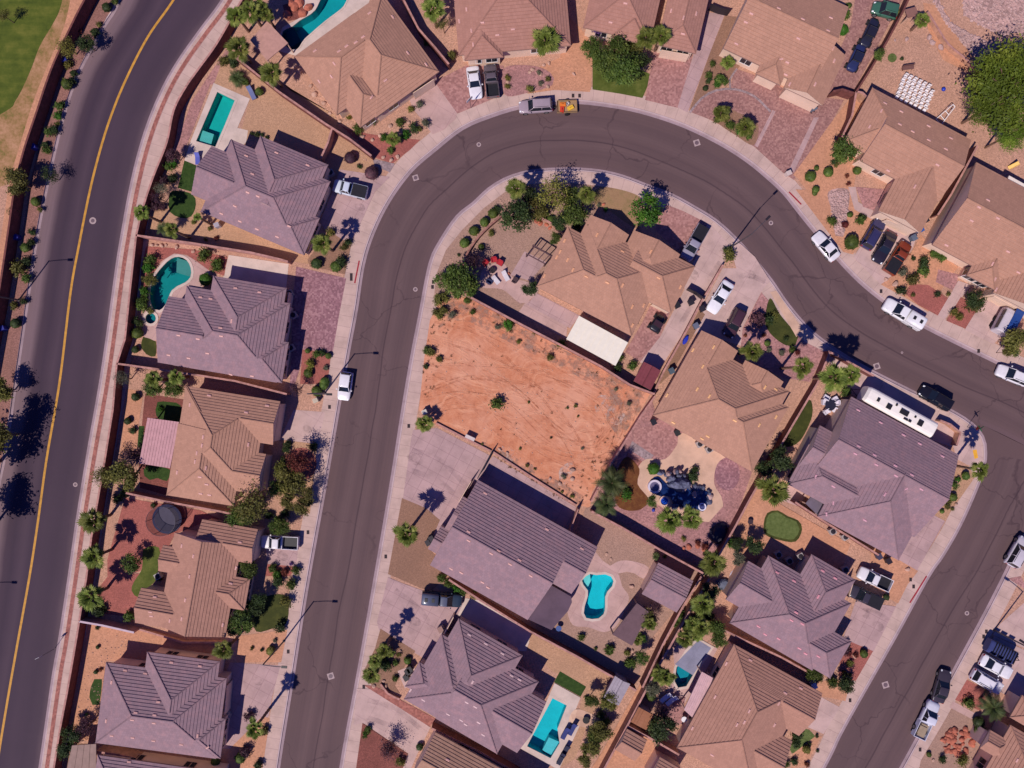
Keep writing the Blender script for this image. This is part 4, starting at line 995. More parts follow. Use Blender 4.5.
cover('gazebo', 'flat pinkish gazebo roof between palms and the lagoon pool', 'gazebo', 'e', [(268,84),(352,172),(268,242),(200,160)], 2.9, plain((178,134,122), .7, name='gazebo felt'), ribs=0)
cover('patio_cover', 'small white panel roof at the top edge behind the lawn trees', 'patio cover', 'm', [(730,-40),(810,-40),(800,28),(735,0)], 3.0, plain((226,216,206), .5, name='white panel', var=.04))
cover('shed_roof', 'small brown lean-to roof on the sandy slope beside the young palm', 'lean-to', 'n', [(548,38),(592,26),(602,62),(560,70)], 2.0, plain((130,92,84), .7, name='brown felt'))
cover('carport', 'flat brown carport roof at the left bottom edge behind purple shrubs', 'carport', 'd', [(288,678),(384,672),(384,800),(262,800)], 2.6, plain((140,112,104), .7, name='carport felt'), ribs=4)
cover('skylight_porch', 'dark blue shaded awning on the patio above the long trailer house', 'awning', 'r', [(150,478),(180,440),(238,462),(200,525)], 2.5, plain((104,92,104), .6, name='grey awning'))
def pergola(label, tile, pts, h, n, mat, solid=False, run=0):
    w = [Wt(tile, p, h) for p in pts]; c = sum(w, Vector())/len(w); root = thing('pergola', label, 'pergola', (c.x, c.y, 0))
    a, b, d, e = [Vector((p.x-c.x, p.y-c.y)) for p in w]
    for p0, p1 in ((a, b), (e, d)):
        mb = MB(); mb.tube([(p0.x, p0.y, h-.12), (p1.x, p1.y, h-.12)], .1, 4); mb.build('beam', mat, root)
    for q in range(n):
        f = (q+.5)/n; p0 = a.lerp(b, f); p1 = e.lerp(d, f)
        mb = MB(); mb.tube([(p0.x, p0.y, h), (p1.x, p1.y, h)], .09, 4); mb.build('slat', mat, root)
    for p in (a, b, d, e):
        mb = MB(); mb.box(p.x*.97-.08, p.x*.97+.08, p.y*.97-.08, p.y*.97+.08, 0, h-.2); mb.build('post', mat, root)
    return root
pergola('dark mauve slatted pergola over the deck beside the planter strip', 'N', [(435,398),(542,478),(390,790),(208,685)], 2.6, 26, plain((104,78,84), .6, name='dark mauve timber'))
pergola('brown slatted pergola casting dark stripes on the courtyard slab', 'j', [(452,290),(528,338),(500,366),(425,326)], 2.5, 4, plain((96,70,72), .6, name='dark timber'))

# ---------------------------------------------------------------- walls and fences
WALLM = blockmat((150,104,94)); WALLP = blockmat((176,128,120)); WALLD = blockmat((112,66,62)); WALLT = blockmat((186,140,118))
def wall(label, pts, h=1.8, m=None, tile='z', th=.2, rnd=False, capm=None, name='block_wall', cat='wall'):
    w = wl(pts, tile)
    if rnd: w = smooth(w, False, .8)
    c = Vector(w[len(w)//2]); root = thing(name, label, cat, (c.x, c.y, 0))
    w = [(p[0]-c.x, p[1]-c.y) for p in w]
    for nm, d, z0, z1, mt in (('wall_body', th/2, -.03, h, m or WALLM), ('wall_cap', th/2+.03, h, h+.07, capm or WALLP)):
        a, b = offset(w, d), offset(w, -d); n = len(w); mb = MB()
        mb.v = [(p[0], p[1], z0) for p in a]+[(p[0], p[1], z0) for p in b]+[(p[0], p[1], z1) for p in a]+[(p[0], p[1], z1) for p in b]
        for q in range(n-1):
            mb.f += [(q, q+1, 2*n+q+1, 2*n+q), (n+q+1, n+q, 3*n+q, 3*n+q+1), (2*n+q, 2*n+q+1, 3*n+q+1, 3*n+q)]
        mb.f += [(0, 2*n, 3*n, n), (n-1, 2*n-1, 4*n-1, 3*n-1)]; mb.mi = [0]*len(mb.f)
        mb.build(nm, mt, root)
    return root
wall('long reddish block wall between the dirt path and the main road', [(120,-60),(99,-5),(84,25),(62,72),(46,118),(34,154),(25,190),(19,230),(10,290),(1,340),(-10,400),(-24,470),(-36,560)], rnd=True, m=WALLD, capm=WALLD, h=2.0)
wall('curved block wall beside the sidewalk from top palms to upper pool house', [(262,-20),(242,15),(222,50),(204,75),(192,92),(180,115),(173,147),(160,180),(150,210),(143,238)], m=WALLD, rnd=True, h=1.8)
wall('block wall along the sidewalk behind the kidney pool', [(143,238),(137,292),(132,340),(124,364)], m=WALLD)
wall('block wall along the sidewalk left of the pink patio cover', [(124,364),(120,410),(112,460),(105,500)], m=WALLD)
wall('block wall along the sidewalk left of the trampoline yard', [(105,500),(99,535),(94,575),(87,617)], m=WALLD)
wall('block wall along the sidewalk beside the orange sand yard', [(87,618),(82,648),(75,688),(68,724),(60,775),(50,840)], m=WALLD)
wall('long diagonal block wall below the lagoon pool house', [(238,61),(283,97),(328,128),(352,143),(374,160)], m=WALLD)
wall('short brown side gate wall above the rectangular pool house', [(335,133),(331,147),(324,162)], m=WALLT, h=1.7)
wall('block wall separating the rectangular pool yard from the kidney pool yard', [(143,238),(200,246),(256,255),(286,262),(292,264)], m=WALLP)
wall('block wall between kidney pool house and pink patio cover house', [(124,364),(175,371),(240,381),(291,394)], m=WALLM)
wall('block wall between pink patio cover house and trampoline yard', [(133,491),(170,499),(225,509),(243,513)], m=WALLM)
wall('pale topped block wall below the curved lawn yard', [(87,617),(110,621),(141,628)], m=WALLP, capm=plain((190,166,176), .8, name='pale cap'))
wall('low stone edging wall right of the trampoline house', [(141,628),(185,641),(225,641)], m=WALLT, h=.5)
wall('block wall below the bottom left grey house', [(104,745),(125,748),(165,757),(222,770)], m=WALLT)
wall('block wall between the lagoon pool house and two car house', [(398,-8),(420,35),(435,52),(450,70)], m=WALLD)
wall('tall dark red wall beside the paver side drive', [(908,-8),(895,20),(880,48),(864,75),(850,97)], m=WALLD, capm=WALLD)
wall('block wall beside the paver forecourt and front sand', [(850,97),(846,120),(836,142)], m=WALLD)
wall('curved brown gate wall across the paver side drive', [(827,97),(836,95),(848,99)], m=WALLD, capm=WALLD, h=1.9)
wall('orange brown gate wall left of the white chair house', [(850,97),(856,98),(861,103)], m=WALLT, h=1.8)
wall('block wall between white chair house and right edge house', [(969,150),(955,176),(943,198),(930,218)], m=WALLD)
wall('tan retaining wall winding along the stone slope', [(924,15),(933,30),(945,48),(962,62),(975,74),(984,84)], m=WALLT, rnd=True, h=.9)
wall('low curved wall round the upper edge of the courtyard', [(536,218),(548,223),(558,231)], m=WALLT, rnd=True, h=.9)
wall('curved low red wall round the left of the seating courtyard', [(503,216),(488,229),(476,242),(467,256),(463,268)], m=WALLD, rnd=True, h=1.1, capm=WALLM)
wall('block wall along the upper edge of the vacant orange lot', [(466,296),(520,325),(545,338),(600,367),(628,385),(652,394)], m=WALLM)
wall('pink topped block wall along the right edge of the vacant lot', [(653,396),(640,414),(610,462),(590,500)], m=WALLP, h=1.5)
wall('low block wall along the lower left of the vacant lot', [(436,423),(463,437),(491,451)], m=WALLP, h=.25)
wall('dark iron side gate beside the long gabled house', [(492,451),(484,466),(478,477)], m=DARKM, capm=DARKM, th=.06, name='side_gate', cat='gate', h=1.7)
wall('low block wall along the lower edge of the vacant lot', [(492,451),(530,476),(576,505)], m=WALLP, h=.25)
wall('tan side gate at the rear of the long gabled house', [(577,507),(572,520),(568,530)], m=WALLT, name='side_gate', cat='gate', th=.08)
wall('long block wall below the rock pond patio', [(590,509),(620,525),(656,546),(700,570)], m=WALLM)
wall('long dark block wall from putting green corner up to the street', [(824,353),(812,383),(790,420),(768,458),(745,498),(731,524),(704,572)], m=WALLD)
wall('left block wall of the narrow alley beside the pool house', [(698,573),(680,602),(660,640),(640,682)], m=WALLD)
wall('right block wall of the narrow alley beside the covered pool', [(706,575),(688,604),(668,640),(650,672),(627,716),(605,757),(590,785)], m=WALLM)
wall('block wall above the artificial turf and narrow pool yard', [(450,576),(482,597),(530,627),(575,651),(615,674),(634,685)], m=WALLD)
wall('block wall between putting green house and covered pool house', [(694,613),(737,634),(776,652),(812,672)], m=WALLM)
wall('short wall at the lower end of the covered pool yard', [(626,720),(650,733),(676,748)], m=WALLM)
wall('block wall above the roof of the putting green house', [(790,500),(820,520),(848,537),(872,552)], m=WALLD)
wall('low brown wall between two driveways in the centre', [(721,266),(700,302),(680,340),(662,372),(652,394)], m=WALLM, h=.9)
wall('reddish wall end around the rear of the long trailer', [(935,420),(945,424),(955,432),(951,445)], m=WALLT, h=1.2)
wall('brown wall along the street above the long trailer', [(823,352),(836,358),(850,366),(868,376)], m=WALLD, h=1.6)
wall('iron driveway gate across the rear concrete drive', [(686,290),(694,294),(702,300)], m=DARKM, capm=DARKM, th=.05, name='drive_gate', cat='gate', h=1.5)
wall('iron gate across the lilac side drive near the top edge', [(708,10),(718,14),(727,16)], m=DARKM, capm=DARKM, th=.05, name='drive_gate', cat='gate', h=1.6)
wall('block wall below the brown bottom edge house and concrete drive', [(433,722),(480,745),(520,768)], m=WALLD)
wall('stone edged planter wall below the fan palms on the brown bed', [(381,683),(388,692),(400,698)], m=WALLT, rnd=True, h=.4)
# ---------------------------------------------------------------- label helper
MARKS = [(s_, c_) for s_, c_, r_ in HOUSES]
for nm, x, y in (('the vacant orange lot', 530, 395), ('the putting green', 780, 526), ('the stone slope', 965, 40), ('the rock pond', 690, 490), ('the seating courtyard', 495, 268), ('the grassy fairway', 10, 60)):
    MARKS.append((nm, W(x, y).to_2d()))
PEND = []
def later(o, look, cat, group=None): PEND.append((o, look, cat, group))
ORD = ['first','second','third','fourth','fifth','sixth','seventh','eighth','ninth','tenth','eleventh','twelfth','thirteenth','fourteenth','fifteenth','sixteenth','seventeenth','eighteenth','nineteenth','twentieth']
def flush():
    gr = {}
    for o, look, cat, g in PEND:
        p = Vector(o.location[:2]); nm, c = min(MARKS, key=lambda m: (m[1]-p).length)
        d = p-c; s = ('right of' if d.x > 0 else 'left of') if abs(d.x) > abs(d.y) else ('above' if d.y > 0 else 'below')
        gr.setdefault((look, s, nm, cat), []).append((o, g))
    for (look, s, nm, cat), l in gr.items():
        ver = s in ('right of', 'left of')
        l.sort(key=lambda q: -q[0].location.y if ver else q[0].location.x)
        for i, (o, g) in enumerate(l):
            lab = f"{look} {s} {nm}"
            if len(l) > 1: lab += f", {ORD[i] if i < 20 else 'last'} from the {'top' if ver else 'left'}"
            if len(lab.split()) > 16: lab = lab.replace('loose ', '').replace('clipped ', '')
            tag(o, lab, cat, g)
    PEND.clear()

# ---------------------------------------------------------------- plants
def rnd(a, b): return R.uniform(a, b)
FROND = leafmat((100,112,44), (158,158,82), 'fan palm frond', 1.2); FROND2 = leafmat((72,86,46), (108,112,62), 'date palm frond')
BARK = plain((112,84,70), .9, name='bark', var=.3)
def palm_crown(n, rad, kind, seed):
    rr = random.Random(seed); mb = MB()
    for q in range(n):
        az_ = 2*math.pi*(q*.381966+rr.uniform(-.03, .03)); el = math.radians(82-98*(q/n)**.75+rr.uniform(-7, 7)); L = rad*rr.uniform(.78, 1.15)*(.62+.38*min(1, q/n*2.2))
        dh = Vector((math.cos(az_), math.sin(az_), 0)); up = Vector((0,0,1)); side = up.cross(dh)
        if kind == 'fan':
            pl = L*(.12+.26*q/n); d_ = dh*math.cos(el)+up*math.sin(el); tip = d_*pl
            mb.tube([(0,0,0), tip*.6, tip-up*.02], [.03,.02,.015], 3, cap=False)
            nb = 9
            for b in range(nb):
                a = math.radians(-42+84*b/(nb-1)); dr = (d_*math.cos(a)+side*math.sin(a)).normalized(); bl_ = (L-pl)*1.05*(1-.4*abs(a)/1.0)
                mid = tip+dr*bl_*.55; end = tip+dr*bl_-up*bl_*rr.uniform(.05, .3); wv = d_.cross(side).cross(dr).normalized()*bl_*.095
                mb.add([tip, mid-wv, end, mid+wv], [(0,1,2,3)])
        else:
            k = 9; pts = []
            for j in range(k+1):
                t = j/k; e2 = el-t*1.15; pts.append((pts[-1] if pts else Vector())+(dh*math.cos(e2)+up*math.sin(e2))*(L*1.08/k))
            mb.tube(pts, [.03-.0025*j for j in range(k+1)], 3, cap=False)
            for j in range(1, k+1):
                for h_ in (0, .5):
                    p = pts[j-1].lerp(pts[j], h_); dr0 = (pts[j]-pts[j-1]).normalized(); ll = L*.3*math.sin(math.pi*min(1, (j+h_)/(k+1)*.85+.15))
                    for sg in (-1, 1):
                        dr = (dr0*.55+side*sg-up*.25).normalized(); w_ = dr0*ll*.07
                        mb.add([p-w_, p+dr*ll*.5-w_, p+dr*ll, p+dr*ll*.5+w_, p+w_], [(0,1,2,3,4)])
    return mb
PALM_ME = {}
def palm_proto(kind, v):
    if (kind, v) not in PALM_ME:
        o = palm_crown(18 if kind == 'fan' else 34, 1.0, kind, v*7+3).build('crown', FROND if kind == 'fan' else FROND2); PALM_ME[(kind, v)] = o.data
        bpy.data.objects.remove(o)
        mb = MB(); n = 9
        for j in range(n-1):
            z0, z1 = j/(n-1), (j+1)/(n-1); r0, r1 = .17-.05*z0, .17-.05*z1
            mb.lathe([(r0*.9, z0), (r0*1.08, z0+(z1-z0)*.5), (r1*.9, z1)], 8)
        o = mb.build('trunk', BARK); PALM_ME[('trunk', v)] = o.data; bpy.data.objects.remove(o)
    return PALM_ME[(kind, v)], PALM_ME.get(('trunk', v)) or PALM_ME[('trunk', 0)]
for v in range(3): palm_proto('fan', v); palm_proto('date', v)
def palm(tile, x, y, r_px, h=4.5, kind='fan', look=None, tilt=0):
    cme, tme = palm_proto(kind, R.randrange(3)); X, Y = px(tile, (x, y)); P = W(X, Y, h); r = r_px*S
    root = thing('palm_tree', 'x', 'palm tree', (P.x, P.y, 0), R.uniform(0, 6.28))
    c = bpy.data.objects.new('crown', cme); link(c, root); c.location = (0,0,h-r*.1); c.scale = (r, r, r*rnd(.8, 1.0))
    t_ = bpy.data.objects.new('trunk', tme); link(t_, root); t_.scale = (1+.15*r, 1+.15*r, h)
    if look is None:
        look = ('tall ' if h > 5.2 else 'short ' if h < 2.5 else '')+('broad ' if r_px > 12.5 else 'small ' if r_px < 8 else '')+('fan palm' if kind == 'fan' else 'feathery date palm')
    later(root, look, 'palm tree', 'palm trees planted in the yards')
for a in [('a',945,60,13,4.5),('a',955,190,13.5,4.5),('a',1040,30,10,4),('e',285,290,12.5,4.5),('e',200,40,12,4.5),('e',265,60,8,3.5),('e',930,35,13,5),('i',500,160,16,4.2),
          ('f',490,205,11,5.5),('d',893,300,12,4.5),('c',368,548,14,4.5),('c',374,692,13,4.5),('d',355,85,14,4.5),('b',562,82,8.5,5.5),('b',685,150,9,5.5),('b',790,100,5,4.5),  # last one is an added palm, standing in for a palm's cast shadow
          ('g',825,605,14,6),('g',895,160,10,2.2),('h',737,300,9,5),('h',700,340,8,4.5),('h',688,395,10,4),('h',215,615,11,6),('j',387,65,11,5.5),('j',665,88,10,5.5),
          ('o',570,640,12,5.5),('o',775,700,12,8),('o',905,745,15,7),('p',335,735,11,7),('r',850,345,11,6.5),('q',735,430,18,4.5),('q',320,545,15,4.5),('q',405,540,13,4),
          ('q',495,715,14,5),('s',415,115,13,4.5),('s',340,250,11,4),('s',405,205,12,4),('s',262,405,11,4.5),('s',370,190,9,4),('m',445,450,10.5,2.6),('m',545,505,10.5,2.6),
          ('m',145,150,12,4.5),('m',205,140,12,4.5),('n',620,78,9,3),('b',610,750,9,4),('b',700,740,9,4),('h',760,310,5,2),('m',470,250,8,2),('s',200,195,8,3),('s',150,255,7,2.5),('e',770,555,8,2),
          ('s',390,235,9,3.5),('s',235,395,9,3)]:
    palm(*a)
for a in [('k',850,395,17,4.5,'date'),('k',825,480,14,4,'date'),('t',905,530,15,3,'date'),('e',145,310,9,.9,'date'),('q',265,690,5,1,'date'),('b',650,145,7,3,'date')]: palm(*a)

def foliage(seed, n, clumps, lz, leaf, flat=.75, spread=.3, shell=.6):
    rr = random.Random(seed); mb = MB(); cl_ = []
    for q in range(clumps):
        while True:
            p = Vector((rr.uniform(-1,1), rr.uniform(-1,1), rr.uniform(-1,1)))
            if shell < p.length < 1: break
        cl_.append((Vector((p.x, p.y, p.z*flat))*rr.uniform(.62, .95), rr.uniform(.6, 1.25)))
    for q in range(n):
        c, s_ = cl_[q % clumps]; g = Vector((rr.gauss(0,1), rr.gauss(0,1), rr.gauss(0,.8)))*spread*.5*s_; p = c+g
        nrm = (Vector((rr.uniform(-1,1), rr.uniform(-1,1), rr.uniform(-.2,1)))+p*.6).normalized(); a = nrm.orthogonal().normalized(); b = nrm.cross(a); l = leaf*rr.uniform(.6, 1.3); th = rr.uniform(0, 6.28)
        a, b = a*math.cos(th)+b*math.sin(th), b*math.cos(th)-a*math.sin(th)
        p = Vector((p.x, p.y, p.z+lz))
        mb.add([p-a*l, p-b*l*.5, p+a*l, p+b*l*.5], [(0,1,2,3)])
    return mb, cl_
FOL = {}
def fol(kind, v):
    if (kind, v) in FOL: return FOL[(kind, v)]
    if kind == 'tree': mb, cl_ = foliage(50+v, 2600, 34, 0, .085, .7, .34)
    elif kind == 'airy': mb, cl_ = foliage(80+v, 1500, 30, 0, .06, .6, .4, .35)
    elif kind == 'big': mb, cl_ = foliage(90+v, 11000, 90, 0, .036, .5, .26, .4)
    elif kind == 'shrub': mb, cl_ = foliage(120+v, 620, 16, 0, .15, .8, .5, .45)
    else: mb, cl_ = foliage(160+v, 1500, 120, 0, .085, .9, .16, .9)
    if kind in ('ball', 'shrub'):
        k_ = .84 if kind == 'ball' else .5; mb.lathe([(.05*k_,-k_*.95),(.6*k_,-k_*.75),(.95*k_,-k_*.3),(k_,k_*.1),(.8*k_,k_*.55),(.4*k_,k_*.85),(.02,k_*.93)], 14)
    o = mb.build('crown', FROND); me = o.data; bpy.data.objects.remove(o)
    tb = MB(); rr = random.Random(v)
    tb.tube([(0,0,-1.2), (.02,0,-.7), (.04,.03,-.35)], [.07,.055,.045], 7)
    for c, s_ in cl_[:14 if kind in ('tree','airy','big') else 6]: tb.tube([(.04,.03,-.4), tuple(Vector((c.x*.5, c.y*.5, c.z*.5-.15))), tuple(c*.95)], [.035,.02,.008], 5)
    o = tb.build('trunk', BARK); tm = o.data; bpy.data.objects.remove(o)
    FOL[(kind, v)] = (me, tm); return me, tm
LM = {'lush': leafmat((92,112,32), (144,158,58), 'lush'), 'green': leafmat((76,94,38), (122,134,62), 'g'), 'dark': leafmat((54,68,36), (86,98,50), 'd'), 'yellow': leafmat((116,112,48), (158,146,80), 'y'), 'bright': leafmat((62,104,30), (100,142,48), 'b'),
      'purple': leafmat((78,50,62), (120,78,88), 'p'), 'grey': leafmat((104,104,84), (146,140,118), 'gr'), 'red': leafmat((112,56,46), (150,84,60), 'r'), 'violet': leafmat((92,60,120), (130,90,150), 'v'), 'olive': leafmat((100,98,46), (144,134,72), 'o')}
CNAME = dict(lush='lush feathery green', green='green', dark='dark green', yellow='yellowish', bright='bright green', purple='purple', grey='pale grey', red='reddish', violet='violet flowering', olive='olive green')
def tree(tile, x, y, r_px, c='green', kind='tree', h=None, fz=1.0):
    X, Y = px(tile, (x, y)); r = r_px*S; h = h or max(2.4, min(7.5, r*1.9)); P = W(X, Y, h); v = R.randrange(3); me, tm = fol(kind, v)
    root = thing('tree', 'x', 'tree', (P.x, P.y, 0), R.uniform(0, 6.28)); zz = r*.8*fz
    cr = bpy.data.objects.new('crown', me); link(cr, root); cr.location = (0,0,h-zz*.3); cr.scale = (r*1.05, r*1.05, zz)
    cr.material_slots[0].link = 'OBJECT'; cr.material_slots[0].material = LM[c]
    t_ = bpy.data.objects.new('trunk', tm); link(t_, root); t_.location = (0,0,h-zz*.3); t_.scale = (r, r, (h-zz*.3)/1.2)
    later(root, ('large ' if r_px > 14 else 'small ' if r_px < 9 else 'medium ')+CNAME[c]+(' sparse' if kind == 'airy' else ' leafy')+' tree', 'tree', 'garden trees')
for a in [('a',255,178,11,'yellow','airy'),('a',340,170,8,'dark'),('a',55,722,13,'olive'),('a',190,700,9,'dark','airy'),('z',2,14,7,'olive','airy'),('z',-2,390,12,'olive'),('z',-33,466,25,'dark','tree',6.2),('z',-36,530,20,'dark','tree',6.2),('z',-10,437,16,'olive','tree',5.6),
          ('c',485,370,15,'olive'),('c',400,375,13,'olive','airy'),('c',520,275,11,'purple','airy'),('b',480,745,9,'grey','airy',3),('c',605,10,10,'green'),('c',690,20,9,'green'),
          ('g',200,480,21,'olive','airy',5.5),('g',170,520,11,'green','tree',3.2),('g',395,310,14,'red','airy',4),('g',360,395,14,'olive','tree',3.6),('g',405,490,9,'olive'),('g',325,573,8,'green','tree',2.4),('g',300,575,7,'green','tree',2.4),
          ('d',965,185,12,'green'),('g',190,745,10,'green','tree',3),('h',170,180,11,'dark'),('i',690,190,11,'green'),('i',790,200,14,'green'),('i',830,275,15,'green','tree',4.5),('i',740,245,12,'green'),('i',880,230,10,'dark'),('i',710,105,7,'violet'),
          ('j',385,170,15,'dark'),('j',535,90,18,'yellow','airy',5),('j',620,165,12,'green'),('j',440,90,9,'dark'),('j',913,150,15,'bright','tree',4.5),('j',160,430,16,'green'),('j',215,360,11,'purple','airy'),('j',440,465,8,'dark','tree',2.6),
          ('j',540,265,6,'green','tree',2.4),('n',315,600,13,'green'),('n',450,215,6,'green'),('n',840,295,6,'olive','airy'),('n',870,310,6,'olive'),
          ('s',252,615,14,'dark'),('s',250,545,10,'purple','airy'),('s',215,455,7,'grey'),('l',838,500,9,'olive'),('l',770,505,7,'green'),('l',815,625,9,'olive'),('l',765,690,10,'olive'),('l',740,745,7,'olive'),
          ('q',770,300,12,'dark'),('q',700,340,9,'dark'),('c',20,30,6,'olive'),('h',760,700,12,'purple','airy',2.4),('d',335,610,10,'purple','airy',2.6),('d',280,640,9,'dark','tree',2.4),
          ('c',520,720,9,'green','tree',2.4),('p',835,430,9,'dark'),('d',260,700,9,'dark'),('q',660,645,9,'dark'),('q',590,640,7,'dark'),('q',595,700,7,'grey'),('s',220,135,8,'purple','airy',2.6),
          ('p',1000,590,13,'olive','tree',3.5),('p',960,640,5,'olive'),('e',970,90,7,'olive','airy',3),('s',445,60,9,'dark'),('s',470,215,9,'green'),('s',480,255,8,'green'),('a',690,620,7,'purple'),('t',315,440,8,'dark','tree',2.4),
          ('s',860,395,8,'green'),('a',640,750,7,'grey','airy'),('b',630,20,7,'purple','airy'),('g',380,20,7,'purple','airy',2.6),('j',470,150,11,'olive'),('j',600,95,10,'green'),('j',690,100,9,'olive','airy'),('j',560,200,8,'dark'),('g',330,350,10,'olive'),('g',420,440,10,'olive','airy'),('g',300,420,8,'green'),('g',350,470,8,'olive'),('g',140,540,10,'green','tree',3),('d',930,205,9,'dark'),('h',215,130,9,'dark'),('h',235,95,7,'dark'),('j',90,430,8,'green'),('j',200,460,9,'green'),('i',860,180,9,'olive'),('i',760,290,9,'green'),('s',190,160,8,'olive'),('s',170,330,7,'green'),('b',600,350,6,'olive'),('q',250,470,6,'green'),('l',790,620,8,'olive'),('l',780,655,8,'green')]: tree(*a)
tree('n', 1010, 320, 47, 'lush', 'big', 7.5, .55); tree('n', 900, 420, 22, 'lush', 'big', 6.5, .6); tree('n', 990, 530, 18, 'lush', 'big', 6, .6)

